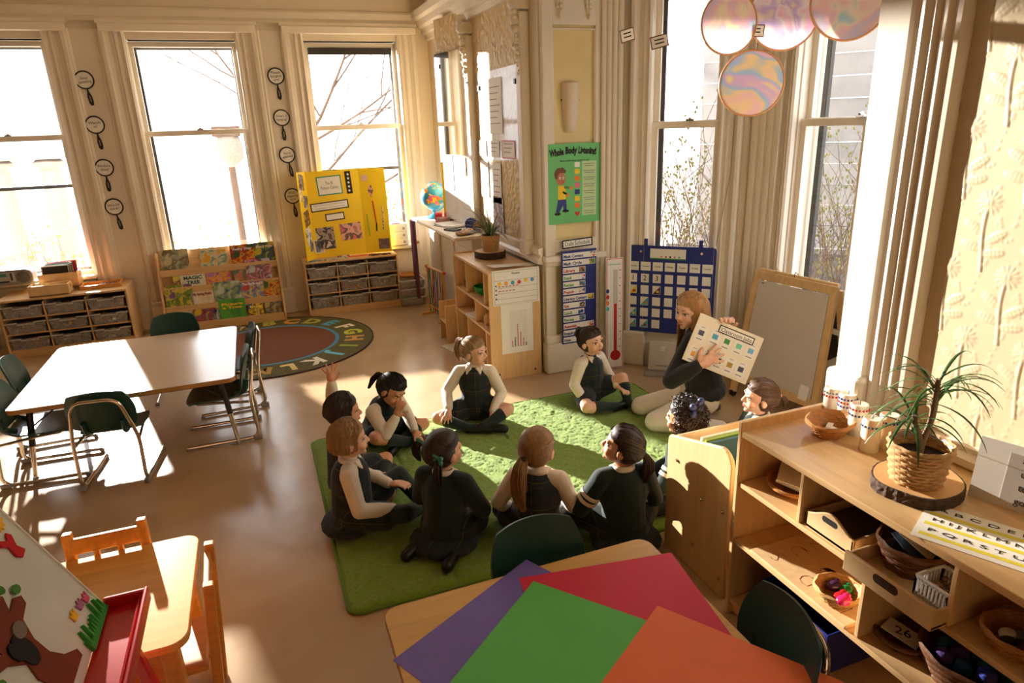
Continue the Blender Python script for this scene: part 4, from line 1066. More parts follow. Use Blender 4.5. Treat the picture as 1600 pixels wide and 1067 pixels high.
    if of in ('tunic', 'shirtdress'):
        b = MB(); torso(b, .008); sleeves(b, .047, .039, .030); b.cap(lerp(P, NK, .85), .05 * k, lerp(P, NK, 1.0), .042 * k); fuse(b, 'shirt', M_SHIRT, root, .006, 4)
        b = MB(); torso(b, .019, .026); lap(b, .020, sp.get('hem', .72))
        for s in (-1, 1): b.cap(lerp(P, NK, .70) + rgt * s * .055 * k, .052 * k, NK + rgt * s * .066 * k - up * .036 * k, .034 * k)
        if sp.get('spread'): b.ell(P + V((0, -.02 * k, -.045 * k)), (.17 * k, .15 * k, .05 * k), 16, 10)
        fuse(b, 'pinafore', M_PLAID, root, .0065, 4)
    elif of == 'sweater':
        b = MB(); torso(b, .022, .03); sleeves(b, .052, .046, .035)
        fuse(b, 'sweater', M_KNIT, root, .0065, 4)
        b = MB(); lap(b, .018, sp.get('hem', .8)); b.ell(P + V((0, 0, -.02)), (.13 * k, .115 * k, .07 * k), 14, 10)
        if sp.get('spread'): b.ell(P + V((0, -.03 * k, -.045 * k)), (.18 * k, .16 * k, .05 * k), 16, 10)
        fuse(b, 'skirt', M_PLAID, root, .0065, 4)
        if sp.get('stripes'):
            for s in sp['stripes']:
                e = V(arms[s][0]) * k
                for t in (.52, .68):
                    c = lerp(SH[s], e, t); dr = (e - SH[s]).normalized(); q = (.052 - .005 * t) * k + .0035
                    x = dr.orthogonal().normalized(); y = dr.cross(x); bb = MB(); n_ = 24; vs = []
                    for tt, rr2 in ((-.009, q - .006), (-.009, q), (.009, q), (.009, q - .006)):
                        vs += [c + dr * tt * k + (x * math.cos(2 * math.pi * j / n_) + y * math.sin(2 * math.pi * j / n_)) * rr2 for j in range(n_)]
                    bb.add(vs, [(i * n_ + j, i * n_ + (j + 1) % n_, ((i + 1) % 4) * n_ + (j + 1) % n_, ((i + 1) % 4) * n_ + j) for i in range(4) for j in range(n_)]); bb.build('sleeve_stripe', M_SHIRT, root, smooth=True)
    if of != 'jacket':
        # turned-down collar with two points
        b = MB(); ring = []
        for j in range(17):
            a = R(-70 + 320 * j / 16.) ; ring.append(NK + rgt * math.cos(a + R(0)) * 0)
        pts = [NK + rgt * (.047 * k * math.sin(R(a))) + fw * (-.044 * k * math.cos(R(a))) + up * (.006 * k - .012 * k * (1 - math.cos(R(a))) / 2) for a in range(-160, 161, 20)]
        b.tube(pts, .0125 * k, 8, flat=1.3)
        for s in (-1, 1):
            p0 = pts[-1] if s > 0 else pts[0]
            b.cap(p0 + rgt * s * .006 * k, .013 * k, p0 + rgt * s * .028 * k + fw * .020 * k - up * .030 * k, .008 * k, 8)
            b.cap(p0 + rgt * s * .03 * k - fw * .01 * k, .014 * k, p0 + rgt * s * .030 * k + fw * .016 * k - up * .026 * k, .008 * k, 8)
        fuse(b, 'collar', M_SHIRT, root, .0045, 2)
    else:
        blz = mat('black_blazer', (22, 20, 24), .75, var=.1, vs=30, sheen=.15)
        b = MB(); b.ell(CH, (.135 * k, .100 * k, .165 * k), 16, 12, T3); b.cap(lerp(P, NK, .2), .128 * k, lerp(P, NK, .7), .11 * k, 16); sleeves(b, .066, .058, .043)
        b.ell(P + up * .04, (.16 * k, .145 * k, .09 * k), 14, 10, T3)
        for s in (-1, 1): b.cap(P + rgt * s * .10 * k + fw * .08 * k + up * .02, .05 * k, P + rgt * s * .12 * k + fw * .17 * k - up * .06 * k, .03 * k)
        fuse(b, 'blazer', blz, root, .007, 4)
        b = MB(); b.ell(CH + fw * .055 * k - up * .02, (.05 * k, .062 * k, .15 * k), 14, 10, T3); b.cap(P + fw * .11 * k + up * .03, .06 * k, CH + fw * .05 * k, .05 * k); b.cap(lerp(P, NK, .8) + fw * .04 * k, .055 * k, NK + fw * .01, .045 * k); fuse(b, 'blouse', M_SHIRT, root, .0065, 4)
    lw = sp.get('legwear', 'tights')
    for s in (-1, 1):
        kn, an, to = (V(q) * k for q in legs[s]); 
        if lw == 'tights': pass
        elif lw == 'socks':
            b = MB(); b.cap(lerp(kn, an, .30), .045 * k, an, .031 * k); b.cap(an, .031 * k, to, .028 * k); fuse(b, 'knee_sock', M_TIGHT, root, .006, 3)
        d = (to - an).normalized(); b = MB()
        if not adult:
            b.cap(an - d * .018 * k - V((0, 0, .004)), .032 * k, lerp(an, to, .5), .031 * k); b.cap(lerp(an, to, .5), .031 * k, to + d * .015 * k, .030 * k)
            so = fuse(b, 'shoe', M_SHOE, root, .006, 3)
        else:
            b.cap(an, .038 * k, to, .034 * k); so = fuse(b, 'shoe', mat('brown_flat_shoe', (92, 76, 62), .6), root, .006, 3)
    if lw in ('tights', 'trousers'):
        b = MB(); g = .006 if lw == 'tights' else .012
        lr = (.062, .043, .040, .026) if not adult else (.084, .058, .056, .038)
        b.ell(P, tuple(q + g * k for q in pel), 14, 10, T3)
        for s in (-1, 1):
            kn, an, to = (V(q) * k for q in legs[s])
            b.cap(HP[s], (lr[0] + g) * k, kn, (lr[1] + g) * k); b.cap(kn, (lr[1] + g) * k, lerp(kn, an, .35), (lr[2] + g) * k); b.cap(lerp(kn, an, .35), (lr[2] + g) * k, an, (lr[3] + g) * k)
            if lw == 'tights': b.cap(an, (lr[3] + g) * k, to, (.026 + g * .3) * k)
        fuse(b, 'tights' if lw == 'tights' else 'trousers', M_TIGHT if lw == 'tights' else mat('white_jeans', (234, 222, 206), .75, var=.04, vs=12, bump=.1, bs=60), root, .0065, 4)
    # ---- hair
    hs = sp['hair']; hm = HAIRM[hs['col']]; rg = random.Random(hs.get('seed', 1))
    ELL = ((V((0, -.030, .012)), V((.0815, .082, .092))), (V((0, -.009, .056)), V((.0765, .0775, .0555))))
    C0 = V((0, -.022, .02))
    def E(dv, q=1.):
        dv = V(dv).normalized(); best = 0.
        for c_, r_ in ELL:
            o_ = V(((C0.x - c_.x) / r_.x, (C0.y - c_.y) / r_.y, (C0.z - c_.z) / r_.z)); d_ = V((dv.x / r_.x, dv.y / r_.y, dv.z / r_.z))
            A_, B_, C_ = d_.dot(d_), o_.dot(d_), o_.dot(o_) - 1; D_ = B_ * B_ - A_ * C_
            if D_ > 0: best = max(best, (-B_ + math.sqrt(D_)) / A_)
        return C0 + dv * best * q
    b = MB()
    for c_, r_ in ELL: b.ell(H(*c_), hr(*r_), 24, 16, HM)
    def strand(pts, r0): n = len(pts); b.tube([H(*p) for p in pts], [r0 * hk * (1 - .55 * i / (n - 1)) for i in range(n)], 4, cap=False)
    def slerp(a, c, t):
        a, c = V(a).normalized(), V(c).normalized(); o = math.acos(max(-1, min(1, a.dot(c))))
        return a if o < 1e-4 else (a * math.sin((1 - t) * o) + c * math.sin(t * o)) / math.sin(o)
    def tied(tie, n, part=0.):
        for i in range(n):
            a = rg.uniform(-1, 1) * math.pi
            st = V((math.sin(a) * .98, math.cos(a) * .86, .48 * math.cos(a) - .35 * (1 - abs(math.cos(a))) + rg.uniform(-.05, .05)))
            if math.cos(a) < -.2: st = V((math.sin(a), math.cos(a), -.62))
            m_ = V(tie) if not isinstance(tie, list) else V(tie[0] if st.x * 1. + rg.uniform(-.03, .03) < part else tie[1])
            strand([E(slerp(st, m_, t), 1.0 + .025 * math.sin(t * 3.1) + rg.uniform(-.004, .008)) for t in (0, .2, .4, .6, .8, 1)], .0042)
    def hanging(n, length, flare=.0, front=.45, curlin=0.):
        for i in range(n):
            a = rg.uniform(-1, 1) * math.pi * (1 - front * .62); dx, dy = math.sin(a), -math.cos(a)     # a=0 is the back
            top = V((rg.uniform(-.12, .12), .25 + rg.uniform(-.5, .2), 1)).normalized()
            eq = V((dx, dy, -.12)); pts = [E(slerp(top, eq, t), 1.015 + rg.uniform(0, .02)) for t in (0, .25, .5, .75, 1)]
            L_ = length * rg.uniform(.82, 1.08); p = pts[-1]
            for q in range(1, 6):
                t = q / 5.; pts.append(p + V((dx * (flare * t - curlin * t * t), dy * (flare * t - curlin * t * t), -L_ * t)) + V((rg.uniform(-.003, .003), rg.uniform(-.003, .003), 0)))
            strand(pts, .0048)
    def tail(path, rad, n, r0=.0042):
        """bundle of strands along a path given in head space"""
        path = [V(p) for p in path]; m_ = len(path) - 1
        for i in range(n):
            a = rg.uniform(0, 6.283); q = math.sqrt(rg.random()); pts = []
            for j, p in enumerate(path):
                t = j / m_; w = rad * (.45 + 1.6 * t - 1.55 * t * t) if t < .98 else rad * .35
                pts.append(p + V((math.cos(a + t) * w * q, math.sin(a + t) * w * q, math.sin(a * 2) * w * q * .4)))
            strand(pts, r0)
    st = hs['style']
    if st == 'pony':
        tied(hs['tie'], hs.get('n', 150)); tail(hs['tail'], hs.get('rad', .03), hs.get('nt', 60))
    elif st == 'pigtails':
        tied(hs['tie'], hs.get('n', 190))
        for tp in hs['tail']: tail(tp, hs.get('rad', .024), hs.get('nt', 46))
    elif st == 'bob': hanging(hs.get('n', 220), hs['len'], .004, hs.get('front', .45), hs.get('curlin', .01))
    elif st == 'long': hanging(hs.get('n', 330), hs['len'], hs.get('flare', .02), hs.get('front', .4))
    elif st == 'short': hanging(hs.get('n', 230), .025, .0, .42)
    elif st == 'curly':
        for i in range(hs.get('n', 230)):
            dv = V((rg.uniform(-1, 1), rg.uniform(-1, .5), rg.uniform(-.9, 1)))
            if dv.length < .2 or (dv.normalized().y > .45 and dv.normalized().z < .5): continue
            c = E(dv, 1.05 + rg.uniform(0, .10)); n_ = dv.normalized(); x = n_.orthogonal().normalized(); y = n_.cross(x); ph = rg.uniform(0, 6); rr2 = rg.uniform(.007, .012)
            strand([c + x * math.cos(ph + t * 1.1) * rr2 + y * math.sin(ph + t * 1.1) * rr2 + n_ * (t * .0035 - .012) for t in range(9)], .0042)
    b.build('hair', hm, root, smooth=60)
    for pos, kind, col in hs.get('ties', ()):
        e = MB(); c = H(*pos)
        if kind == 'band':
            e.ell(c, hr(.016, .016, .012), 12, 8, HM)
        elif kind == 'bow':
            bs_ = 1.35 if col[2] < 100 else .8
            for s in (-1, 1):
                for dz, ln in ((.02, .034), (-.012, .03)):
                    e.cap(c, .007 * hk, H(pos[0] + s * ln * bs_, pos[1] - .010, pos[2] + dz * bs_), .014 * hk * bs_, 8)
            e.ell(c, hr(.012, .012, .012), 10, 8)
        elif kind == 'clip': e.bar(H(pos[0], pos[1] - .018, pos[2] - .004), H(pos[0], pos[1] + .018, pos[2] + .004), .004 * hk, .006 * hk)
        e.build('hair_' + kind, mat('hair_%s_%d_%d_%d' % ((kind,) + col), col, .5), root, smooth=True)
    root['H'] = 0; del root['H']
    return root, H

def cross(wide=.23, fwd=.20):
    return {1: ((wide, fwd, .075), (-.04, fwd + .05, .045), (-.15, fwd + .04, .038)), -1: ((-wide, fwd, .075), (.04, fwd - .02, .042), (.15, fwd - .03, .036))}
DN = (0, 0, -1)
lapR = ((.175, .02, .205), (.12, .17, .125), (-.5, .8, -.25), (0, -.2, -1), {'th': -1}); lapL = ((-.175, .02, .205), (-.12, .17, .125), (.5, .8, -.25), (0, -.2, -1), {'th': 1})
Z0 = .018
YA = -20.5
# boy-length dark hair, hand raised
person('child in pinafore and white shirt raising one hand with spread fingers', (.27, 3.50, Z0), R(-80 + YA), dict(
    skin=SK_T, arms={1: ((.18, .05, .20), (.10, .19, .14), (-.4, .8, -.3), DN, {'th': -1}), -1: ((-.165, -.045, .50), (-.15, -.035, .625), (-.02, .0, 1), (.9, .35, 0), {'curl': .05, 'spread': .8, 'th': 1})},
    legs=cross(.22, .22), legwear='socks', head=(8, -2, 0), hair=dict(style='short', col='darkbrown', seed=2, n=260), hem=.6))
person('child with dark tied-back hair leaning forward, cheek resting on one hand', (.55, 4.08, Z0), R(-125 + YA), dict(
    skin=SK_T, k=1.0, neck=(.02, .13, .33), arms={1: ((.15, .23, .17), (.075, .262, .268), (-.25, .2, .75), (-.8, -.3, .2), {'curl': .5, 'th': -1}), -1: ((-.16, .12, .18), (-.08, .26, .11), (.5, .8, -.3), DN, {'th': 1})},
    legs={1: ((.20, .20, .16), (-.03, .25, .05), (-.13, .30, .04)), -1: ((-.24, .19, .08), (.02, .20, .045), (.12, .24, .04))}, legwear='socks', head=(6, -32, -14),
    hair=dict(style='pony', col='black', seed=3, tie=(0, -.9, .25), tail=[(0, -.10, .04), (.01, -.13, .03), (.02, -.14, -.02), (.03, -.13, -.08)], rad=.022), hem=.6))
person('girl with a fair ponytail facing the camera, looking towards the teacher', (1.27, 4.16, Z0), R(176 + YA), dict(
    skin=SK_F, arms={1: ((.205, .02, .215), (.17, .185, .15), (.05, .9, -.45), (0, -.4, -1), {'th': -1, 'spread': .3, 'curl': .2}), -1: ((-.185, .03, .205), (-.13, .17, .12), (-.1, .75, -.6), (.2, -.3, -1), {'th': 1, 'spread': .2, 'curl': .25})},
    legs={1: ((.25, .19, .085), (.02, .27, .045), (-.10, .27, .04)), -1: ((-.235, .15, .13), (-.08, .26, .05), (-.20, .27, .042))}, legwear='socks', head=(64, 0, 0), mouth=.5,
    hair=dict(style='pony', col='blond', seed=4, tie=(0, -.75, .62), tail=[(0, -.085, .075), (.0, -.125, .07), (.01, -.135, .02), (.015, -.13, -.03), (.015, -.12, -.075)], rad=.034, nt=70, ties=[((0, -.09, .078), 'band', (90, 70, 60))]), hem=.45))
person('girl with dark tied hair sitting in front of the daily schedule chart', (2.11, 4.06, Z0), R(-138 + YA), dict(
    skin=SK_F, k=.97, neck=(0, .015, .385), arms={1: ((.175, .01, .20), (.16, .10, .09), (.1, .9, -.4), DN, {'th': -1}), -1: ((-.17, .05, .20), (-.09, .20, .16), (.1, .9, -.1), (0, 0, -1), {'th': 1})},
    legs={1: ((.22, .17, .08), (.0, .27, .045), (-.10, .29, .04)), -1: ((-.14, .21, .215), (-.09, .305, .06), (-.11, .40, .04))}, legwear='socks', head=(-2, 6, 4),
    hair=dict(style='pony', col='darkbrown', seed=5, tie=(0, -.7, .7), tail=[(0, -.08, .085), (.0, -.11, .09), (.01, -.125, .05), (.01, -.12, .0)], rad=.026), hem=.5))
person('fair short-haired child in pinafore at the left corner of the green rug', (.25, 3.13, Z0), R(-80 + YA), dict(
    skin=SK_F, arms={1: ((.19, .05, .205), (.125, .22, .155), (-.3, .9, -.2), DN, {'th': -1}), -1: ((-.17, .06, .22), (-.07, .20, .19), (.4, .8, .1), DN, {'th': 1})},
    legs={1: ((.16, .27, .14), (-.02, .33, .05), (-.12, .36, .042)), -1: ((-.18, .25, .18), (-.06, .36, .055), (-.08, .46, .042))}, legwear='tights', head=(8, 0, 0),
    hair=dict(style='bob', col='sandy', seed=6, len=.055, n=260, front=.42, curlin=.012), hem=.6, spread=True))
person('girl with two dark pigtails seen from behind in a dark cardigan', (.66, 2.79, Z0), R(-24 + YA), dict(
    skin=SK_F, outfit='sweater', arms={1: ((.175, .06, .20), (.10, .20, .13), (-.5, .8, -.2), DN, {'th': -1}), -1: ((-.175, .06, .20), (-.10, .20, .13), (.5, .8, -.2), DN, {'th': 1})},
    legs={1: ((.085, .19, .065), (.10, -.10, .045), (.11, -.19, .038)), -1: ((-.085, .19, .065), (-.10, -.10, .045), (-.11, -.19, .038))}, legwear='tights', head=(-26, 2, 0), spread=True, hem=.8,
    hair=dict(style='pigtails', col='darkbrown', seed=7, tie=[(-.80, -.62, .22), (.80, -.62, .05)], tail=[[(-.068, -.066, .035), (-.10, -.08, .035), (-.125, -.085, .0), (-.13, -.08, -.045), (-.12, -.075, -.07)], [(.066, -.07, .01), (.080, -.095, -.01), (.078, -.105, -.06), (.07, -.10, -.11), (.065, -.095, -.14)]], rad=.026,
              ties=[((-.075, -.07, .035), 'bow', (60, 150, 140)), ((.07, -.078, .01), 'bow', (60, 150, 140))])))
person('girl with a long light brown ponytail down her back, plaid pinafore', (1.08, 2.61, Z0), R(-14 + YA), dict(
    skin=SK_F, arms={1: ((.17, .05, .20), (.11, .19, .13), (-.5, .8, -.2), DN, {'th': -1}), -1: ((-.205, .02, .20), (-.17, .13, .10), (.2, .9, -.3), DN, {'th': 1})},
    legs={1: ((.17, .22, .075), (-.04, .23, .045), (-.13, .22, .038)), -1: ((-.23, .15, .075), (.02, .16, .042), (.10, .17, .036))}, legwear='tights', head=(-20, 0, 0), hem=.6,
    hair=dict(style='pony', col='golden', seed=8, tie=(-.2, -.93, -.25), tail=[(-.015, -.108, -.01), (-.02, -.13, -.045), (-.03, -.135, -.11), (-.035, -.13, -.18), (-.03, -.12, -.25), (-.02, -.11, -.29)], rad=.046, nt=110, ties=[((-.018, -.112, -.008), 'band', (30, 24, 24)), ((.078, -.03, .01), 'clip', (40, 30, 30))])))
person('girl with a dark ponytail and striped sweater sleeve, face turned left', (1.46, 2.44, Z0), R(14 + YA), dict(
    skin=SK_T, outfit='sweater', stripes=(-1,), neck=(0, .02, .41), arms={1: ((.18, .04, .20), (.11, .19, .13), (-.5, .8, -.2), DN, {'th': -1}), -1: ((-.20, .06, .20), (-.215, .20, .145), (-.1, .9, -.3), (.2, 0, -1), {'th': 1})},
    legs={1: ((.22, .19, .08), (-.02, .25, .045), (-.12, .27, .04)), -1: ((-.19, .22, .12), (.0, .23, .042), (.10, .25, .04))}, legwear='socks', head=(58, 14, 0), hem=.85, spread=True,
    hair=dict(style='pony', col='darkbrown', seed=9, tie=(.05, -.98, -.12), tail=[(.0, -.112, .0), (.0, -.14, -.03), (.0, -.15, -.08), (.005, -.145, -.13), (.01, -.13, -.165)], rad=.034, nt=70, ties=[((0, -.112, -.004), 'band', (40, 30, 34))])))
person('child with short dark curls and a navy bow behind the book bin', (1.93, 2.60, Z0), R(62 + YA), dict(
    skin=SK_T, outfit='sweater', stripes=(-1, 1), arms={1: ((.175, .06, .20), (.09, .19, .13), (-.5, .8, -.2), DN, {'th': -1}), -1: ((-.19, .07, .20), (-.11, .21, .13), (.4, .8, -.2), DN, {'th': 1})},
    legs=cross(.22, .19), legwear='tights', head=(-12, 0, 0), hem=.8,
    hair=dict(style='curly', col='darkbrown', seed=10, n=420, ties=[((-.03, -.075, .085), 'bow', (40, 48, 92))])))
person('girl in profile with brown hair pulled back, beside the easel', (2.50, 2.70, Z0 - .018), R(92 + YA), dict(
    skin=SK_F, outfit='sweater', arms={1: ((.175, .05, .20), (.10, .19, .13), (-.5, .8, -.2), DN, {'th': -1}), -1: ((-.175, .05, .20), (-.10, .19, .13), (.5, .8, -.2), DN, {'th': 1})},
    legs=cross(), legwear='tights', head=(-4, 4, 0),
    hair=dict(style='pony', col='brown', seed=11, tie=(0, -.97, .02), tail=[(0, -.11, .015), (0, -.135, .005), (.0, -.15, -.02), (.0, -.15, -.05)], rad=.02, ties=[((0, -.112, .014), 'band', (236, 140, 150))])))
# teacher (arm joints given in room space and turned into her frame)
_TM = (Matrix.Translation((2.68, 3.44, 0)) @ Matrix.Rotation(R(86 + YA), 4, 'Z')).inverted()
def tl(*p): return tuple(_TM @ V(p))
def tv(*p): return tuple(_TM.to_3x3() @ V(p))
RARM = (tl(2.80, 3.52, .55), tl(2.672, 3.315, .700), tv(-.15, -.45, .8), tv(-.33, -.89, -.2), {'th': 1, 'curl': .75})
LARM = (tl(2.34, 3.36, .40), tl(2.43, 3.21, .535), tv(.85, -.15, .42), tv(.33, .89, -.3), {'th': 1, 'curl': .06, 'spread': .3})
TROOT, TH_ = person('woman with long fair hair in black blazer and white trousers kneeling, holding the jobs board', (2.68, 3.44, 0), R(86 + YA), dict(
    adult=True, skin=SK_F, pz=.20, neck=(.0, .10, .68), shr=(.93, -.36, 0), sw=.150, hk=1.16,
    arms={1: RARM, -1: LARM},
    legs={1: ((.10, .42, .085), (.16, .0, .055), (.17, -.12, .045)), -1: ((-.16, .36, .085), (-.20, -.06, .055), (-.18, -.19, .045))},
    outfit='jacket', legwear='trousers', head=(32, -4, 0), mouth=.7, brow=HAIRM['lightbrown'], hair=dict(style='long', col='honey', seed=12, len=.34, flare=.020, n=520, front=.36)))
# ------------------------------------------------------------------ fireplace surround and mantel
def upM(x, y, z, rz=0.):
    """frame for upright flat things: local x to the right, y up, z towards the room"""
    return Matrix.Translation((x, y, z)) @ Matrix.Rotation(rz, 4, 'Z') @ UP
b = MB(); b.box((1.99, 6.79, .50), (.26, 1.66, 1.0)); struct(b.build('wall_fireplace', M_PAINT, bevel=.01))
for i in range(3):
    b = MB(); b.box((1.855, 6.24 + i * .54, .52), (.02, .42, .72)); struct(b.build('trim_fireplace_panel', M_PAINT, bevel=.012))
b = MB(); b.box((1.90, 6.79, 1.005), (.44, 1.72, .035)); struct(b.build('trim_mantel_shelf', M_WHITE, bevel=.008))
# angled chimney piece behind the first mirror
_d = V((-math.sin(R(13)), math.cos(R(13)), 0)); _n = V((-_d.y, _d.x, 0))
b = MB(); p0 = V((2.10, 6.30, 0)); p1 = p0 + _d * .78
b.prism([(p0.x, p0.y), (p1.x, p1.y), (2.1, p1.y)], 2.0, z0=1.02); struct(b.build('wall_chimney_breast', M_EMB))
_me = [o for o in bpy.data.objects if o.name == 'wall_mirror'][0]
MPAP = mat('paper_sheet_white', (238, 234, 226), .7, var=.02)

# purple curtain beside the mantel
b = MB(); pts = []
for i in range(25): pts.append((1.70 - .03 + .012 * math.sin(i * 1.7), 7.64 - i * .008 - .0))
vs = [(x - .02, y, z) for z in (1.0, .10) for x, y in pts] + [(x - .012, y, z) for z in (1.0, .10) for x, y in pts]; n = 25
b.add(vs, [(i, i + 1, n + i + 1, n + i) for i in range(n - 1)] + [(2 * n + i, 3 * n + i, 3 * n + i + 1, 2 * n + i + 1) for i in range(n - 1)] + [(0, n, 3 * n, 2 * n), (n - 1, 2 * n - 1, 4 * n - 1, 3 * n - 1), *[(i, 2 * n + i, 2 * n + i + 1, i + 1) for i in range(n - 1)], *[(n + i, n + i + 1, 3 * n + i + 1, 3 * n + i) for i in range(n - 1)]])
tag(b.build('curtain', mat('mauve_cloth', (112, 76, 92), .9, var=.1), smooth=60), 'narrow mauve curtain hanging at the mantel corner by the window', 'curtain')

# ------------------------------------------------------------------ potted plants on log slices, baskets
def woven_pot(root, z, r0, r1, h, m, rows, name='basket_pot', n=40, liner=None):
    b = MB()
    for i in range(rows):
        t = i / (rows - 1.); r = r0 + (r1 - r0) * t; ph = math.pi * (i % 2)
        pts = [(math.cos(2 * math.pi * j / n) * (r + .0035 * math.cos(j * math.pi / 2 + ph)), math.sin(2 * math.pi * j / n) * (r + .0035 * math.cos(j * math.pi / 2 + ph)), z + h * t) for j in range(n + 1)]
        b.tube(pts, h / rows * .62, 5, cap=False)
    for j in range(0, n, 2):
        a = 2 * math.pi * j / n; b.tube([(math.cos(a) * r0 * .99, math.sin(a) * r0 * .99, z), (math.cos(a) * r1 * .99, math.sin(a) * r1 * .99, z + h)], .004, 4)
    b.lathe([(r0 * .95, z), (r0 * .97, z + .004)], 24)
    b.lathe([(r0 * .94, z + .003), (r1 * .94, z + h * .97)], 24, cap=False)
    return b.build(name, m, root, smooth=60)
def log_slice(label, c, rx, ry, h, seed):
    root = thing('log_slice', label, 'log slice', c); rg = random.Random(seed); n = 72
    out = [(1 + .03 * math.sin(3 * 2 * math.pi * i / n + 1) + .02 * math.sin(5 * 2 * math.pi * i / n)) for i in range(n)]
    P = [(rx * o * math.cos(2 * math.pi * i / n), ry * o * math.sin(2 * math.pi * i / n)) for i, o in enumerate(out)]
    b = MB(); b.prism([(x * .965, y * .965) for x, y in P], h, z0=0); b.build('cut_face', mat('cut_log', (216, 168, 112), .6, var=.10, vs=5), root)
    b = MB(); vs = []
    K = 5
    for k in range(K):
        for i, (x, y) in enumerate(P): q = 1.0 + rg.uniform(-.012, .022) * (0 < k < K - 1) + .012 * (i % 3 == 0); vs.append((x * q, y * q, h * k / (K - 1) * (.985 if k < K - 1 else .99)))
    for k in (0, K - 1):
        for x, y in P: vs.append((x * .955, y * .955, h * k / (K - 1) * .99))
    fs = [(k * n + i, k * n + (i + 1) % n, (k + 1) * n + (i + 1) % n, (k + 1) * n + i) for k in range(K - 1) for i in range(n)]
    fs += [((K - 1) * n + i, (K - 1) * n + (i + 1) % n, (K + 1) * n + (i + 1) % n, (K + 1) * n + i) for i in range(n)] + [(i, K * n + i, K * n + (i + 1) % n, (i + 1) % n) for i in range(n)]
    b.add(vs, fs); b.build('bark', mat('dark_bark', (74, 54, 40), .9, var=.4, vs=40, bump=.6, bs=60), root)
    return root
M_LEAFG = mat('dark_green_leaf', (52, 92, 36), .45, var=.25, vs=20); M_LEAFO = mat('olive_leaf', (86, 104, 48), .5, var=.25, vs=20); M_SOIL = mat('potting_soil', (48, 32, 24), .95, bump=.4)
def leaf_blade(b, pts, w):
    """long narrow folded blade with thickness"""
    pts = [V(p) for p in pts]; n = len(pts); side = []
    for i, p in enumerate(pts):
        d = (pts[min(i + 1, n - 1)] - pts[max(i - 1, 0)]).normalized(); s = d.cross(V((0, 0, 1))); s = s.normalized() if s.length > 1e-3 else V((1, 0, 0)); side.append(s)
    vs = []
    for i, p in enumerate(pts):
        t = i / (n - 1.); q = w * (.35 + 1.9 * t * (1 - t) * 1.3) * (1 - t) ** .25 + .0004
        nn = side[i].cross((pts[min(i + 1, n - 1)] - pts[max(i - 1, 0)]).normalized())
        vs += [p - side[i] * q, p + nn * q * .35, p + side[i] * q, p + nn * (q * .35 - .0012)]
    b.add(vs, [(i * 4 + j, i * 4 + (j + 1) % 4, (i + 1) * 4 + (j + 1) % 4, (i + 1) * 4 + j) for i in range(n - 1) for j in range(4)])
root = thing('potted_plant', 'small woven pot of arching grassy leaves on the log slice near the mirror', 'plant', (1.87, 5.45, .965))
woven_pot(root, .0, .062, .078, .13, mat('tan_wicker', (198, 158, 104), .6, var=.2, vs=50), 14)
b = MB(); b.lathe([(.01, .110), (.072, .112)], 20); b.build('soil', M_SOIL, root)
rg = random.Random(21)
for i in range(64):
    b = MB(); a = rg.uniform(0, 6.283); L = rg.uniform(.24, .40); o = rg.uniform(0, .03); el = rg.uniform(.5, 1.35); base = V((o * math.cos(a), o * math.sin(a), .11 + rg.uniform(0, .04)))
    if math.cos(a) > .2: L *= .5
    pts = [base]; d = V((math.cos(a) * math.cos(el), math.sin(a) * math.cos(el), math.sin(el)))
    for k in range(8): d = (d + V((math.cos(a) * .05, math.sin(a) * .05, -.20 * (k / 8.) - .07 * (1.4 - el)))).normalized(); pts.append(pts[-1] + d * L / 8)
    leaf_blade(b, pts, .0052); b.build('leaf', M_LEAFO, root, smooth=True)
log_slice('thick dark-barked log slice under the plant near the mirror', (1.865, 5.45, .905), .135, .135, .058, 3)
log_slice('large log slice under the woven plant pot on the long shelf', (1.845, 1.29, .85), .135, .125, .040, 4)
root = thing('potted_plant', 'dragon plant with drooping blade leaves in a woven basket on the long shelf', 'plant', (1.825, 1.285, .892))
woven_pot(root, .0, .068, .088, .125, mat('pale_wicker', (192, 150, 100), .6, var=.2, vs=50), 12, n=48)
b = MB(); b.lathe([(.086, .10), (.087, .128), (.082, .128), (.080, .09)], 28, cap=False); b.build('liner', mat('grey_liner', (168, 160, 156), .35), root, smooth=True)
b = MB(); b.lathe([(.01, .085), (.081, .086)], 22); b.build('soil', M_SOIL, root)
for (sx, sy, hx, hy, hz) in ((0, 0, .03, .0, .30), (0, 0, -.03, .015, .22), (.0, .0, .01, -.01, .34)):
    b = MB(); b.tube(smooth_path([(sx, sy, .07), (sx + .2 * hx, sy, .14), (hx, hy, .20), (hx, hy, hz)], 5, .05), [.011] * 8 + [.008] * 8 if False else .0085, 8); b.build('stem', mat('plant_stem', (122, 96, 72), .7), root, smooth=True)
rg = random.Random(5)
for (hx, hy, hz, n, Lm) in ((.03, 0, .30, 20, .26), (-.03, .015, .22, 17, .22), (.01, -.01, .34, 15, .26)):
    for i in range(n):
        b = MB(); a = i * 2.4 + rg.uniform(-.3, .3); L = Lm * rg.uniform(.55, .85); el = rg.uniform(.15, 1.2); pts = [V((hx, hy, hz - rg.uniform(0, .06)))]
        d = V((math.cos(a) * math.cos(el), math.sin(a) * math.cos(el), math.sin(el)))
        for k in range(9): d = (d + V((math.cos(a) * .03, math.sin(a) * .03, -.26 * (.3 + k / 9.)))).normalized(); pts.append(pts[-1] + d * L / 9)
        leaf_blade(b, pts, .0055); b.build('leaf', M_LEAFG, root, smooth=True)
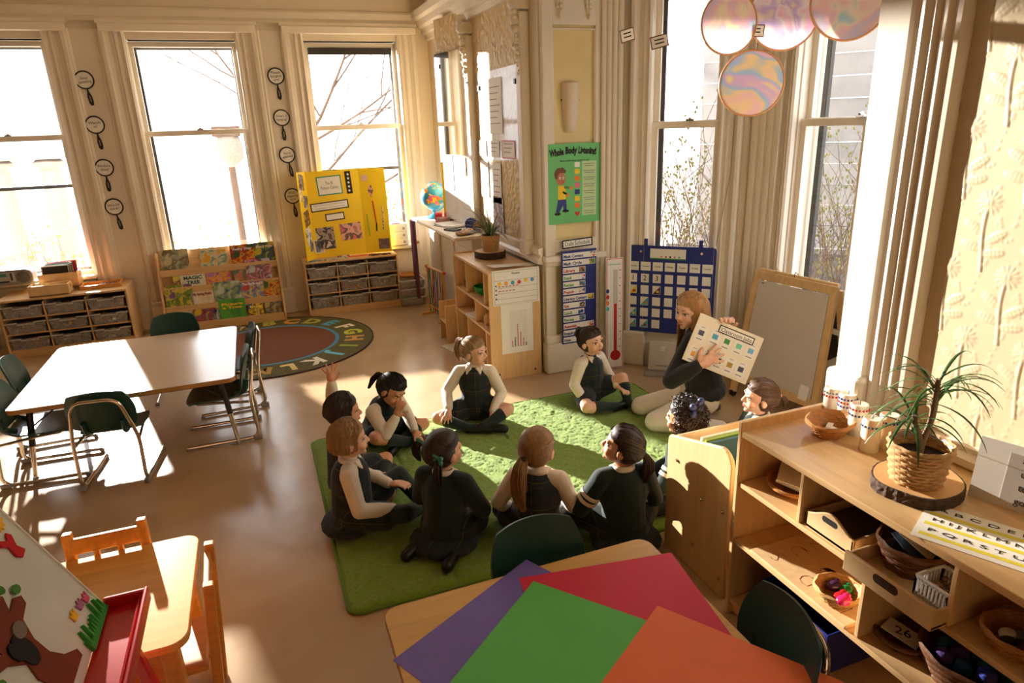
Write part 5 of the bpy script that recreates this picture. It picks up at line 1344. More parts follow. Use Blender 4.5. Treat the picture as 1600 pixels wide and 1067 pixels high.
def basket(label, c, r0, r1, h, m, n=36, rows=9, sc=(1, 1), rz=0.):
    root = thing('wicker_basket', label, 'basket', c, rz); woven_pot(root, .004, r0, r1, h, m, rows, 'woven_side', n); root.scale = (sc[0], sc[1], 1)
    b = MB(); b.tube([(r1 * 1.01 * math.cos(2 * math.pi * j / n), r1 * 1.01 * math.sin(2 * math.pi * j / n), h) for j in range(n + 1)], .007, 6); b.build('rim', m, root, smooth=True)
    return root
basket('shallow tan wicker bowl beside the white candles', (1.90, 1.70, .85), .052, .088, .055, M_WICKER, sc=(1.1, .9), rz=.4)
b = MB(); b.box((0, 0, .012), (.06, .03, .004)); b.box((.02, .02, .015), (.05, .02, .004), (0, 0, .6))
o = b.build('card_scraps', MPAP, loc=(1.90, 1.70, .856)); tag(o, 'paper scraps lying in the shallow wicker bowl', 'paper'); o['kind'] = 'stuff'
# candles
M_WAX = mat('candle_wax', (240, 230, 208), .45, var=.03); M_WAX.node_tree.nodes['Principled BSDF'].inputs['Subsurface Weight'].default_value = .2
CD = [((2.045, 1.835), .115, ((.85, (150, 150, 150)), (.72, (200, 36, 40))), 'silver and red dot rows, farthest along the shelf'), ((2.025, 1.745), .125, ((.86, (40, 60, 150)), (.74, (200, 36, 50)), (.62, (60, 70, 160))), 'three rows of red and blue dots'),
      ((1.985, 1.655), .125, ((.86, (200, 36, 40)), (.68, (40, 40, 80))), 'a red and a navy dot row'), ((1.925, 1.545), .125, ((.78, (70, 110, 170)),), 'a few blue dots, standing nearest the shelf front'),
      ((1.995, 1.535), .13, ((.80, (40, 70, 150)),), 'a blue ring, behind the one at the shelf front'), ((1.985, 1.455), .115, ((.80, (50, 120, 180)),), 'turquoise dots, next to the plant basket')]
for (x, y), h, bands, lab in CD:
    root = thing('pillar_candle', 'white pillar candle with ' + lab, 'candle', (x, y, .85), 0, 'decorated candles on the long shelf')
    r = .032; b = MB(); b.lathe([(r * .97, 0), (r, .004), (r, h - .006), (r * .9, h), (r * .3, h - .003), (.002, h - .004)], 28); b.build('wax', M_WAX, root, smooth=50)
    b = MB(); b.tube([(0, 0, h - .005), (.001, 0, h + .012)], .0013, 5); b.build('wick', M_INK, root)
    for t, c in bands:
        b = MB()
        for j in range(16):
            a = 2 * math.pi * j / 16; b.ell((r * math.cos(a), r * math.sin(a), h * t), (.0045, .0045, .0045), 8, 6)
        b.build('dot_row', mat('dots_%d_%d_%d' % c, c, .4), root, smooth=True, kind='stuff')
# standing card and alphabet sheet
def flat_card(name, label, cat, w, h, M, m, t=.003, group=None):
    b = MB(); b.box((0, 0, -t / 2), (w, h, t)); o = b.build(name, m); o.matrix_world = M; tag(o, label, cat, group); return o
Mc = Matrix.Translation((1.985, 1.095, .846)) @ Matrix.Rotation(R(-72), 4, 'Z') @ UP @ Matrix.Rotation(R(-10), 4, 'X')
o = flat_card('standing_card', 'white standing word card leaning on the embossed wall', 'card', .22, .20, Mc @ Matrix.Translation((0, .10, 0)), MPAP)
b = MB(); b.box((.02, .0, .0005), (.10, .15, .001)); b.build('printed_panel', mat('grey_print', (190, 180, 170), .8), o)
for i, s in enumerate(('am', 'up', 'to', 'go')): lettering(s, .03, M_INK, o, Matrix.Translation((.02, .06 - i * .042, .0012)))
Ma = Matrix.Translation((1.78, 1.02, .8515)) @ Matrix.Rotation(R(-64), 4, 'Z')
o = flat_card('alphabet_sheet', 'alphabet chart sheet with yellow highlighted rows lying on the long shelf', 'paper', .33, .22, Ma, MPAP, .001)
for i, row in enumerate(('A B C D E F G', 'H I J K L M N O', 'P Q R S T U V')):
    lettering(row, .024, M_INK, o, Matrix.Translation((.0, .080 - i * .065, .0004)), .27)
    b = MB(); b.box((0, .050 - i * .065, .0003), (.30, .016, .0004)); b.build('highlight_row', mat('yellow_highlighter', (226, 210, 60), .8), o)
# ------------------------------------------------------------------ things in the long shelf (room x 1.62..2.12)
t = basket('flat wicker tray of paper cards in the top compartment of the long shelf', (1.83, 1.71, .63), .10, .125, .03, M_WICKER, rows=5, sc=(1.2, .95))
for i in range(4):
    b = MB(); b.box((0, 0, 0), (.19, .14, .004)); o = b.build('card', MPAP, loc=(1.83 - .01 * i, 1.71 + .006 * i, .655 + i * .008), rot=(.06 * i, .05, .25 + .16 * i)); tag(o, 'white card in the flat wicker tray, %s of the pile' % ('bottom', 'second', 'third', 'top')[i], 'card', 'cards in the wicker tray')
def wood_tray(label, c, w, d, h, m):
    """tray with two tall handled ends; local x out of the shelf"""
    root = thing('wooden_tray', label, 'tray', c); b = MB(); b.box((0, 0, .006), (w, d, .012)); b.build('base', m, root)
    for sy in (-1, 1): b = MB(); b.box((0, sy * (d / 2 - .005), h * .3), (w, .01, h * .6)); b.build('side', m, root, bevel=.003)
    for sx in (-1, 1):
        pts = []
        for i in range(13): tt = -1 + 2 * i / 12.; pts.append((tt * d / 2, h * (.6 + .4 * (math.cos(tt * math.pi) + 1) / 2)))
        b = MB(); M = Matrix(((0, 0, 1, sx * (w / 2 - .005) - .005), (1, 0, 0, 0), (0, 1, 0, 0), (0, 0, 0, 1))); b.prism([(-d / 2, 0)] + pts + [(d / 2, 0)], .01, M=M); e = b.build('end_board', m, root, bevel=.003)
        b = MB(); b.prism(rrect(d * .32, .022, .010, 4, 0, h * .72), .011, M=M, z0=-.0005); b.build('hand_hole', M_INK, e)
    return root
wood_tray('pale tray with arched handle end in the long shelf', (1.85, 1.42, .63), .42, .20, .10, M_BIRCH)
b = MB(); b.box((0, 0, 0), (.36, .17, .02)); tag(b.build('felt_mat', mat('grey_mat', (92, 78, 64), .9), loc=(1.86, 1.42, .653)), 'grey mat lying in the handled tray', 'mat')
root = thing('sliding_box', 'shallow wooden box with finger slot pulled out of the long shelf', 'box', (1.80, 1.14, .63))
for c, d in (((0, 0, .005), (.46, .30, .01)),): b = MB(); b.box(c, d); b.build('base', M_BIRCH, root)
for nm, c, d in (('front', (-.225, 0, .035), (.012, .30, .07)), ('side', (0, .145, .03), (.45, .01, .06)), ('side', (0, -.145, .03), (.45, .01, .06)), ('back', (.225, 0, .03), (.01, .30, .06))): b = MB(); b.box(c, d); b.build(nm, M_BIRCH, root, bevel=.003)
b = MB(); b.prism(rrect(.085, .03, .014, 5, 0, .048), .0135, M=Matrix(((0, 0, 1, -.2315), (1, 0, 0, 0), (0, 1, 0, 0), (0, 0, 0, 1)))); b.build('finger_slot', mat('slot_shadow', (70, 46, 26), .9), root)
basket('deep brown wicker basket of cards in the wooden box', (1.76, 1.205, .642), .075, .10, .085, M_WICKERD, rows=8)
for i in range(3):
    b = MB(); b.box((0, 0, 0), (.085, .11, .004)); o = b.build('picture_card', [mat('card_blue_print', (70, 90, 120), .6), MPAP, mat('card_grey_print', (150, 140, 130), .6)][i], loc=(1.75 + .02 * i, 1.20, .722 + i * .006), rot=(.5, .1 * i, .4 * i)); tag(o, 'picture card poking out of the deep wicker basket, %s one' % ('blue', 'white', 'grey')[i], 'card', 'cards in the deep basket')
root = thing('plastic_basket', 'white slotted plastic basket of wooden bits in the wooden box', 'basket', (1.70, 1.055, .642))
W_, D_, H_ = .11, .10, .075
b = MB(); b.box((0, 0, .003), (W_ * .9, D_ * .9, .006)); b.build('base', M_WPLAS, root)
for zz in (.012, H_ - .005):
    b = MB(); q = [(sx * W_ / 2, sy * D_ / 2, zz) for sx, sy in ((-1, -1), (1, -1), (1, 1), (-1, 1))]
    for i in range(4): b.bar(q[i], q[(i + 1) % 4], .005, .012)
    b.build('rim', M_WPLAS, root)
for i in range(10):
    for (x, y) in ((-W_ / 2 + W_ * i / 9, -D_ / 2), (-W_ / 2 + W_ * i / 9, D_ / 2), (-W_ / 2, -D_ / 2 + D_ * i / 9), (W_ / 2, -D_ / 2 + D_ * i / 9)):
        b = MB(); b.bar((x, y, .01), (x, y, H_ - .006), .005); b.build('slat', M_WPLAS, root)
rg = random.Random(3); b = MB()
for i in range(22): b.ell((rg.uniform(-.04, .04), rg.uniform(-.035, .035), .012 + rg.uniform(0, .035)), (.012, .009, .008), 7, 5)
o = b.build('wooden_bits', mat('wood_bits', (120, 84, 54), .7, var=.3), loc=(1.70, 1.055, .642)); tag(o, 'small wooden bits filling the white slotted basket', 'craft bits'); o['kind'] = 'stuff'
# letter board, glossy objects
root = thing('letter_board', 'carved wooden letter tracing board on the middle shelf', 'board', (1.83, 1.52, .371), 0)
b = MB(); b.box((0, 0, .008), (.42, .46, .014)); b.build('board', M_BIRCH, root, bevel=.003)
for i, ch in enumerate('SCZUGQRJMWXN'): lettering(ch, .095, mat('carved_groove', (120, 76, 36), .8), root, Matrix.Translation((-.15 + .10 * (i % 4), .15 - .15 * (i // 4), .0152)) @ Matrix.Rotation(R(-90), 4, 'Z'), name='carved_letter', bold=-.004)
basket('pale wicker basket of shiny felt toys on the letter board', (1.70, 1.40, .388), .05, .075, .045, mat('straw_wicker', (196, 150, 88), .6, var=.2, vs=50), rows=6)
for i, (c, p, lab) in enumerate((((190, 30, 40), (1.685, 1.375, .42), 'red'), ((70, 40, 80), (1.71, 1.43, .42), 'dark purple'), ((30, 120, 60), (1.735, 1.40, .415), 'green'), ((220, 40, 110), (1.665, 1.345, .435), 'glossy pink'))):
    b = MB(); b.ell((0, 0, 0), (.030, .022, .016), 14, 8); b.ell((.02, .008, .006), (.016, .012, .010), 10, 6); tag(b.build('toy_pebble', mat('glossy_' + lab, c, .15, coat=.5), loc=p, smooth=True), lab + ' shiny toy in the pale wicker basket', 'toy', 'shiny toys in the basket')
# lower shelves
basket('large brown wicker basket of blue and purple yarn balls, lower shelf', (1.80, 1.00, .372), .10, .135, .09, M_WICKERD, rows=8)
rg = random.Random(9)
for i in range(12):
    a = i * 2.4; q = .095 * math.sqrt((i + .5) / 12); c = [(30, 90, 150), (70, 40, 110), (24, 110, 130), (50, 60, 160)][i % 4]
    b = MB(); b.ell((0, 0, 0), .027, 12, 9); tag(b.build('yarn_ball', mat('wool_%d' % (i % 4), c, .85, var=.2, bump=.5, bs=90), loc=(1.80 + q * math.cos(a), 1.00 + q * math.sin(a), .440 + .012 * (i % 2)), smooth=True), 'small %s wool ball %s in the large brown basket' % (('blue', 'purple', 'teal', 'indigo')[i % 4], ('at the centre', 'midway to the rim', 'against the rim')[i // 4]), 'yarn ball', 'wool balls in the large basket')
basket('dark wicker tray with number cards on the middle shelf', (1.76, 1.185, .372), .07, .085, .025, M_WICKERD, rows=4)
b = MB(); b.box((0, 0, 0), (.07, .11, .004)); o = b.build('number_card', MPAP, loc=(1.75, 1.185, .402), rot=(.15, 0, .3)); tag(o, 'pale number card in the dark wicker tray', 'card'); lettering('26', .05, M_INK, o, Matrix.Translation((0, 0, .0022)) @ Matrix.Rotation(R(-70), 4, 'Z'))
basket('oval wicker basket with black and white pieces at the near end of the shelf', (1.72, .86, .63), .055, .08, .05, M_WICKER, rows=6)
for i in range(3):
    b = MB(); b.ell((0, 0, 0), (.026, .02, .012), 12, 8); tag(b.build('pebble', [M_INK, M_WPLAS, mat('grey_pebble', (90, 84, 80), .5)][i], loc=(1.71 + .03 * (i - 1), .86 + .02 * (i % 2), .665), smooth=True), ('black', 'white', 'grey')[i] + ' pebble in the oval wicker basket', 'pebble', 'pebbles in the oval basket')
root = thing('storage_crate', 'blue plastic crate under the lowest shelf opening', 'crate', (1.84, 1.55, .081))
for nm, c, d in (('base', (0, 0, .005), (.36, .34, .01)), ('side', (0, .165, .09), (.36, .01, .17)), ('side', (0, -.165, .09), (.36, .01, .17)), ('side', (-.175, 0, .09), (.01, .33, .17)), ('side', (.175, 0, .09), (.01, .33, .17))): b = MB(); b.box(c, d); b.build(nm, mat('deep_blue_plastic', (24, 36, 110), .4), root, bevel=.004)
# books in the low bin
for i, (c, y) in enumerate((((236, 230, 214), .16), ((150, 170, 60), .13), ((60, 100, 110), .10), ((200, 120, 60), -.06), ((90, 60, 110), -.09))):
    b = MB(); b.box((0, 0, 0), (.24, .012, .30)); tag(b.build('picture_book', mat('bin_book_%d' % i, c, .5), loc=(1.88, 2.13 + y, .46 if y > 0 else .20), rot=(R(8), 0, 0)), ('cream', 'olive', 'teal', 'orange', 'purple')[i] + ' picture book standing in the low book bin', 'book', 'books in the low bin')

# ------------------------------------------------------------------ magnifying-glass cut-outs on the piers
MAGT = ('Guess\nsomething', 'Watch\nit!', 'Notice\nthat!', 'Would\nthink!', 'Please\nforgive\nme!', "How's it\nhanging?", "You're\nwelcome!", "What's\nhappening\nhere?")
for i, (x, z) in enumerate(((-1.375, 2.56), (-1.367, 2.143), (-1.367, 1.729), (-1.357, 1.336), (.408, 2.579), (.409, 2.159), (.415, 1.77), (.412, 1.326))):
    root = thing('magnifier_sign', 'paper magnifying glass, %s on the pier %s' % (('topmost', 'second down', 'third down', 'lowest')[i % 4], 'left of the book rack window' if i < 4 else 'above the yellow board'), 'sign', (x, 7.972, z), 0, 'paper magnifying glasses on the wall'); root.rotation_euler = (0, R(-6 + 3 * (i % 3)), 0)
    M = UP
    b = MB(); b.prism([(.078 * math.cos(2 * math.pi * j / 32), .078 * math.sin(2 * math.pi * j / 32)) for j in range(32)], .002, M=M); b.build('paper_disc', MPAP, root)
    b = MB(); b.tube([M @ V((.080 * math.cos(2 * math.pi * j / 32), .080 * math.sin(2 * math.pi * j / 32), .003)) for j in range(33)], .0065, 6); b.build('black_ring', M_INK, root)
    b = MB(); b.prism([(-.006, -.08), (.006, -.08), (.008, -.11), (.02, -.15), (.022, -.20), (.014, -.235), (-.006, -.238), (-.018, -.22), (-.02, -.16), (-.008, -.11)], .004, M=M); hd = b.build('handle', M_INK, root)
    b = MB(); b.prism([(-.003, -.14), (.006, -.15), (.004, -.205), (-.004, -.20)], .001, M=M, z0=.004); b.build('handle_highlight', M_GREY, hd)
    lettering(MAGT[i], .036, M_INK, root, M @ Matrix.Translation((0, .0, .003)), .11)

# ------------------------------------------------------------------ stereo, crates, tray beside the first window
root = thing('portable_stereo', 'grey portable stereo with round speakers on the first windowsill', 'stereo', (-2.42, 7.86, .655))
b = MB(); b.prism(rrect(.52, .15, .06, 6, 0, .08), .16, M=Matrix(((1, 0, 0, 0), (0, 0, -1, .08), (0, 1, 0, 0), (0, 0, 0, 1)))); b.build('body', mat('silver_grey_plastic', (140, 134, 132), .4), root, bevel=.008)
b = MB(); b.box((0, -.082, .085), (.22, .012, .10)); b.build('front_panel', mat('pale_silver_panel', (176, 172, 170), .35), root, bevel=.004)
b = MB(); b.box((0, -.089, .11), (.09, .004, .028)); b.build('display', mat('teal_display', (60, 130, 120), .3), root)
for sx in (-1, 1): b = MB(); b.cyl((sx * .18, -.079, .08), (sx * .18, -.088, .08), .058, n=24); b.build('speaker', mat('speaker_mesh', (96, 92, 90), .7, bump=.4, bs=400), root, smooth=True)
for i in range(8):
    b = MB(); b.cyl((-.085 + .17 * (i % 2) + .0, -.088, .065 + .018 * (i // 2)), (-.085 + .17 * (i % 2), -.095, .065 + .018 * (i // 2)), .008, n=10); b.build('button', M_BLACKM, root)
b = MB(); b.box((0, -.088, .045), (.12, .006, .014)); b.build('cd_slot', M_BLACKM, root)
def crate(label, c, w, d, h):
    root = thing('wooden_crate', label, 'crate', c, 0, 'open wooden crates by the stereo'); b = MB(); b.box((0, 0, .005), (w, d, .01)); b.build('base', M_BIRCH, root)
    for sx in (-1, 1):
        b = MB(); b.box((sx * (w / 2 - .006), 0, h / 2), (.012, d, h)); e = b.build('end_board', M_BIRCH, root, bevel=.002)
        b = MB(); b.cyl((sx * (w / 2 + .0005), 0, h * .7), (sx * (w / 2 - .013), 0, h * .7), .012, n=12); b.build('finger_hole', M_INK, e)
    for sy in (-1, 1): b = MB(); b.box((0, sy * (d / 2 - .006), h / 2), (w - .024, .012, h)); b.build('side_board', M_BIRCH, root, bevel=.002)
crate('open wooden crate in front, lower of the two by the stereo', (-1.98, 7.56, .575), .34, .17, .105)
crate('open wooden crate behind, holding slates and red folders', (-1.93, 7.78, .60), .34, .18, .15)
for i, (c, lab) in enumerate((((40, 34, 34), 'black slate with pale frame, front one'), ((60, 110, 104), 'teal backed slate behind the front one'), ((40, 34, 34), 'black slate, third in the crate'), ((180, 40, 50), 'red folder, nearer'), ((190, 50, 70), 'red folder at the back of the crate'))):
    root = thing('slate', lab + ' in the wooden crate', 'slate' if i < 3 else 'folder', (-1.945 + .012 * i, 7.715 + i * .026, .70), 0, 'slates and folders in the crate'); root.rotation_euler = (R(-8), 0, 0)
    b = MB(); b.box((0, 0, .03), (.24, .008, .19 + .012 * i)); b.build('panel', mat('slate_%d' % i, c, .5), root)
    if i < 3:
        b = MB(); q = [(-.115, -.006, -.06), (.115, -.006, -.06), (.115, -.006, .122), (-.115, -.006, .122)]
        for k in range(4): b.bar(q[k], q[(k + 1) % 4], .010, .008, (0, 1, 0))
        b.build('frame', mat('pale_frame', (206, 190, 176), .5), root)
root = thing('sorting_tray', 'low wooden tray of small coloured letters on the cubby by the stereo', 'tray', (-1.57, 7.70, .575), R(3))
for nm, c, d in (('base', (0, 0, .004), (.36, .22, .008)), ('rim', (0, .105, .02), (.36, .012, .04)), ('rim', (0, -.105, .02), (.36, .012, .04)), ('rim', (.175, 0, .02), (.012, .2, .04)), ('rim', (-.175, 0, .02), (.012, .2, .04))): b = MB(); b.box(c, d); b.build(nm, M_PINE, root, bevel=.002)
b = MB(); rg = random.Random(8)
for i in range(40): b.box((rg.uniform(-.03, .15), rg.uniform(-.06, .08), .012 + rg.uniform(0, .012)), (.02, .014, .006), (rg.uniform(-.4, .4), rg.uniform(-.4, .4), rg.uniform(0, 3)))
o = b.build('letter_bits', multicolour('letter_bits', ((210, 60, 50), (240, 236, 226), (60, 120, 80), (60, 90, 160), (230, 220, 210)), 30, .5, True), loc=(-1.57, 7.70, .575)); tag(o, 'jumble of small coloured plastic letters in the low wooden tray', 'letters'); o['kind'] = 'stuff'
b = MB(); b.box((0, 0, 0), (.012, .014, .26)); o = b.build('window_thermometer', M_WPLAS, loc=(-2.585, 8.04, 1.36), rot=(0, 0, 0)); tag(o, 'white strip thermometer fixed to the first window frame', 'thermometer')

# ------------------------------------------------------------------ book display rack
root = thing('book_display', 'sloping maple book display rack full of picture books', 'book rack', (-.45, 7.6, 0))
for sx in (-1, 1):
    b = MB(); M = Matrix(((0, 0, 1, sx * .60 - .01), (1, 0, 0, 0), (0, 1, 0, 0), (0, 0, 0, 1))); b.prism([(0, 0), (.36, 0), (.36, .80), (.26, .84), (.21, .80), (.0, .10)], .02, M=M); b.build('side_panel', M_MAPLE, root, bevel=.004)
for i, (y, z, h) in enumerate(((.02, .05, .10), (.085, .245, .075), (.155, .435, .07), (.21, .62, .07))):
    b = MB(); b.box((0, y, z), (1.18, .014, h)); b.build('ledge', M_MAPLEX, root, bevel=.003)
    b = MB(); b.box((0, y + .055, z - h / 2 + .008), (1.18, .10, .014)); b.build('tier_shelf', M_MAPLEX, root)
    b = MB(); b.box((0, y + .105, z + .09), (1.18, .012, .26), (R(-14), 0, 0)); b.build('back_board', M_MAPLEX, root)
BK = [(-.88, .61, .27, .255, 3, 'sandy brown cover, top tier left end', ((196, 176, 130), (120, 90, 60), (150, 160, 140), (210, 196, 160)), '', None),
      (-.50, .60, .27, .225, 3, 'pale blue-green cover, top tier middle', ((150, 186, 180), (120, 160, 150), (220, 220, 190), (230, 180, 60)), '', None),
      (-.20, .62, .25, .235, 3, 'dark sky with yellow raincoat cover, top tier', ((70, 84, 104), (230, 180, 40), (190, 50, 40), (60, 90, 60)), 'Rainy Day', (220, 220, 220)),
      (.03, .63, .21, .23, 3, 'purple night garden cover, top tier right end', ((52, 60, 110), (80, 70, 120), (60, 110, 80), (200, 190, 60)), 'Mary Ann', (230, 220, 210)),
      (-.83, .44, .20, .20, 2, 'yellow cover half hidden behind the tree book', ((230, 214, 60), (150, 80, 120), (240, 230, 120)), '', None),
      (-.735, .44, .25, .205, 2, 'white cover with big green lettering', ((236, 232, 220), (240, 236, 226)), 'TAP the\nMAGIC\nTREE', (30, 92, 84)),
      (-.48, .445, .25, .20, 2, 'bright pink and blue cover, second tier', ((70, 150, 190), (226, 90, 130), (240, 190, 60), (190, 130, 190)), '', None),
      (-.235, .45, .17, .145, 2, 'small pale green cover beside the blossom book', ((160, 200, 180), (220, 120, 90), (120, 160, 150)), '', None),
      (-.06, .45, .26, .24, 2, 'pink blossom tree cover', ((206, 196, 206), (216, 130, 160), (120, 80, 90), (200, 200, 210)), '', None),
      (-.89, .265, .27, .24, 1, 'green meadow cover, third tier left end', ((120, 160, 190), (150, 180, 60), (90, 120, 60), (230, 210, 80), (120, 90, 140)), '', None),
      (-.665, .265, .23, .145, 1, 'cream cover with a row of pencils', ((236, 226, 206), (240, 232, 214), (226, 200, 160)), 'My Spring Robin', (150, 60, 70)),
      (-.41, .265, .27, .225, 1, 'deep blue river cover, third tier', ((50, 84, 120), (80, 120, 150), (150, 170, 110), (200, 210, 200)), '', None),
      (-.15, .27, .26, .205, 1, 'violet cover with yellow globe pattern', ((80, 50, 110), (240, 200, 50), (110, 150, 190), (200, 80, 80)), 'The Earth and I', (240, 230, 240)),
      (.05, .27, .17, .18, 1, 'dark green jungle cover, third tier right end', ((30, 60, 36), (200, 60, 40), (230, 170, 50), (60, 110, 50)), '', None),
      (-.90, .07, .22, .16, 0, 'small violet framed cover, lowest tier left end', ((110, 100, 160), (220, 180, 130), (230, 200, 180)), '', None),
      (-.665, .07, .22, .16, 0, 'dark busy cover with red band, lowest tier', ((70, 50, 60), (190, 50, 50), (110, 90, 110), (220, 190, 60)), '', None),
      (-.51, .07, .15, .135, 0, 'small dark blue night cover, lowest tier', ((24, 44, 84), (120, 150, 180), (230, 230, 220), (40, 80, 120)), '', None),
      (-.385, .07, .27, .235, 0, 'bright green tree picture cover', ((70, 150, 50), (90, 170, 60), (60, 130, 50)), 'Picture\na Tree', (240, 200, 40)),
      (-.15, .07, .16, .15, 0, 'small red, black and yellow cover', ((200, 40, 40), (30, 30, 34), (240, 200, 40), (40, 90, 160)), 'Spring', (250, 220, 60)),
      (.03, .07, .17, .15, 0, 'small olive grey cover, lowest tier right end', ((120, 110, 84), (90, 84, 70), (190, 170, 110)), '', None)]
for i, (x, z, w, h, tier, lab, cols, txt, tc) in enumerate(BK):
    y = 7.6 + (.045, .108, .178, .232)[tier] + (.018 if i in (4, 7) else 0) - (.012 if i in (8, 17, 11) else 0)
    root = thing('picture_book', 'picture book with ' + lab, 'book', (x, y, z), 0, 'picture books on the display rack'); root.rotation_euler = (R(-12), 0, 0)
    b = MB(); b.box((0, .004, h / 2), (w, .008, h)); b.build('cover', multicolour('cover_%d' % i, cols, 12. if i not in (5, 10, 17) else 4., .35, soft=True), root, bevel=.001)
    b = MB(); b.box((.003, .012, h / 2), (w - .008, .008, h - .008)); b.build('pages', MPAP, root)
    if txt: lettering(txt, .05 if i == 5 else .036, mat('book_ink_%d' % i, tc, .5), root, Matrix.Translation((0, -.0006, h * (.55 if i == 5 else .8 if i != 17 else .68))) @ UP, w * .8, bold=.002)

# ------------------------------------------------------------------ yellow trifold board
root = thing('trifold_board', 'yellow three-panel pattern display board on the cubby shelf', 'display board', (.86, 7.86, .622)); root.rotation_euler = (R(-3), 0, 0)
def panel(x0, x1, rz, nm):
    o = bpy.data.objects.new(nm, None)
b = MB(); b.box((0, 0, .48), (.585, .006, .96)); b.build('centre_panel', M_YELLOW, root)
Mr = Matrix.Translation((.2925, 0, 0)) @ Matrix.Rotation(R(-14), 4, 'Z'); Ml = Matrix.Translation((-.2925, 0, 0)) @ Matrix.Rotation(R(68), 4, 'Z')
b = MB(); b.box((.148, 0, .48), (.296, .006, .96)); pr = b.build('side_panel', M_YELLOW, root, M=Mr)
b = MB(); b.box((-.148, 0, .48), (.296, .006, .96)); pl = b.build('side_panel', M_YELLOW, root, M=Ml)
def sticker(par, x, z, w, h, m, rz=0., nm='photo', y=-.004, border=None):
    M = Matrix.Translation((x, y, z)) @ UP @ Matrix.Rotation(rz, 4, 'Z')
    if border: b = MB(); b.box((0, 0, .0006), (w + .024, h + .024, .001)); b.build('border', border, par, M=M)
    b = MB(); b.box((0, 0, .0015), (w, h, .001)); b.build(nm, m, par, M=M); return M
PH = [multicolour('photo_%d' % i, c, s, .4) for i, (c, s) in enumerate(((((90, 74, 70), (160, 140, 124), (60, 50, 54), (206, 196, 186)), 9), (((190, 130, 110), (226, 170, 150), (120, 90, 80), (216, 110, 130)), 8), (((150, 110, 70), (90, 60, 40), (200, 160, 110)), 16), (((60, 60, 76), (120, 120, 140), (210, 206, 206)), 10), (((106, 84, 80), (130, 104, 96)), 12), (((120, 150, 190), (236, 236, 230), (80, 90, 110)), 12)))]
M = sticker(root, -.04, .80, .25, .185, MPAP, R(3), 'title_card', border=mat('teal_border', (40, 140, 120), .6)); lettering('The JK\nPattern Gallery', .05, mat('grey_green_ink', (96, 110, 96), .6), root, M @ Matrix.Translation((0, 0, .0022)), .2)
M = sticker(root, -.065, .575, .40, .072, MPAP, R(4), 'sentence_strip', border=M_INK)
for q in (-.016, .016): b = MB(); b.box((0, q, .0022), (.34, .003, .0006)); b.build('ruled_line', M_GREYINK, root, M=M)
M = sticker(root, -.02, .45, .19, .06, MPAP, R(4), 'name_strip', border=M_INK)
sticker(root, -.15, .215, .20, .25, PH[0], R(2)); sticker(root, .14, .27, .24, .19, PH[1], R(3)); sticker(root, .175, .82, .065, .25, M_INK, R(2), 'pattern_strip')
for q in range(5): sticker(root, .175, .73 + q * .045, .02, .022, M_WPLAS, R(45), 'pattern_bead', -.006)
sticker(root, -.235, .13, .085, .13, PH[3], R(4), border=MPAP)
sticker(pl, -.17, .85, .16, .17, PH[0], R(-8)); sticker(pl, -.10, .64, .13, .13, PH[3], R(-4)); sticker(pl, -.13, .46, .19, .17, PH[2], R(10)); sticker(pl, -.14, .26, .16, .2, PH[5], R(6)); sticker(pl, -.09, .14, .10, .11, PH[3], R(-10)); sticker(pl, -.24, .72, .06, .14, PH[5])
sticker(pr, .215, .10, .125, .12, PH[4], 0); sticker(pr, .065, .86, .065, .065, mat('pale_pink_paper', (226, 190, 180), .7), 0, 'note')
b = MB(); b.prism([(0, -.085), (.032, 0), (0, .075), (-.03, 0)], .002, M=Matrix.Translation((.12, -.003, .72)) @ UP); b.build('paper_kite', PH[1], pr)
b = MB(); b.bar((.13, -.005, .60), (.15, -.005, .34), .012, .004); b.build('red_bead_strip', M_RED, pr)
b = MB(); b.bar((.15, -.005, .34), (.145, -.005, .25), .014, .004); b.build('checked_strip', M_INK, pr)
b = MB(); b.bar((.235, -.005, .53), (.225, -.005, .26), .010, .004); b.build('spiral_strip', multicolour('spiral', ((60, 60, 60), (230, 220, 210)), 90, .6, True), pr)
b = MB(); b.bar((.05, -.005, .45), (.06, -.005, .2), .014, .004); b.build('green_bead_strip', mat('lime_print', (150, 190, 40), .6), pr)
# small works on the cubby top
b = MB(); b.prism(rrect(.26, .10, .05, 8), .008); tag(b.build('woven_mat', multicolour('woven_mat', ((96, 40, 34), (190, 140, 80), (60, 30, 30)), 40, .8, True), loc=(1.28, 7.70, .621)), 'oval brown woven mat on the cubby under the yellow board', 'mat')
b = MB(); b.prism([(-.13, -.018), (.13, -.024), (.13, .022), (-.13, .026)], .006); tag(b.build('paper_strip', mat('orange_strip', (240, 110, 30), .6), loc=(1.02, 7.73, .621), rot=(0, 0, .12)), 'bright orange paper strip on the cubby under the yellow board', 'paper')
b = MB(); b.box((0, 0, .006), (.24, .035, .012)); tag(b.build('bead_ruler', multicolour('bead_ruler', ((220, 214, 200), (120, 130, 120), (190, 180, 150)), 60, .6, True), loc=(.79, 7.67, .621), rot=(0, 0, .1)), 'pale beaded stick on the cubby under the yellow board', 'craft')
b = MB(); b.prism([(-.11, -.02), (-.02, -.035), (.09, -.02), (.12, -.035), (.12, .03), (.08, .015), (-.03, .035)], .008); tag(b.build('paper_fish', multicolour('paper_fish', ((60, 80, 110), (120, 150, 160), (180, 190, 150)), 20, .6), loc=(.545, 7.67, .621)), 'flat blue-grey paper fish on the cubby under the yellow board', 'craft')
b = MB()
for j in range(13): b.ell((.10 * math.cos(j * .5) * .7, .05 * math.sin(j * .5), .010), .010, 8, 6)
tag(b.build('bead_chain', multicolour('bead_chain', ((226, 150, 40), (240, 230, 220), (60, 60, 60), (120, 80, 40)), 30, .5, True), loc=(.88, 7.765, .621), smooth=True), 'curled bead chain in front of the yellow board', 'craft')
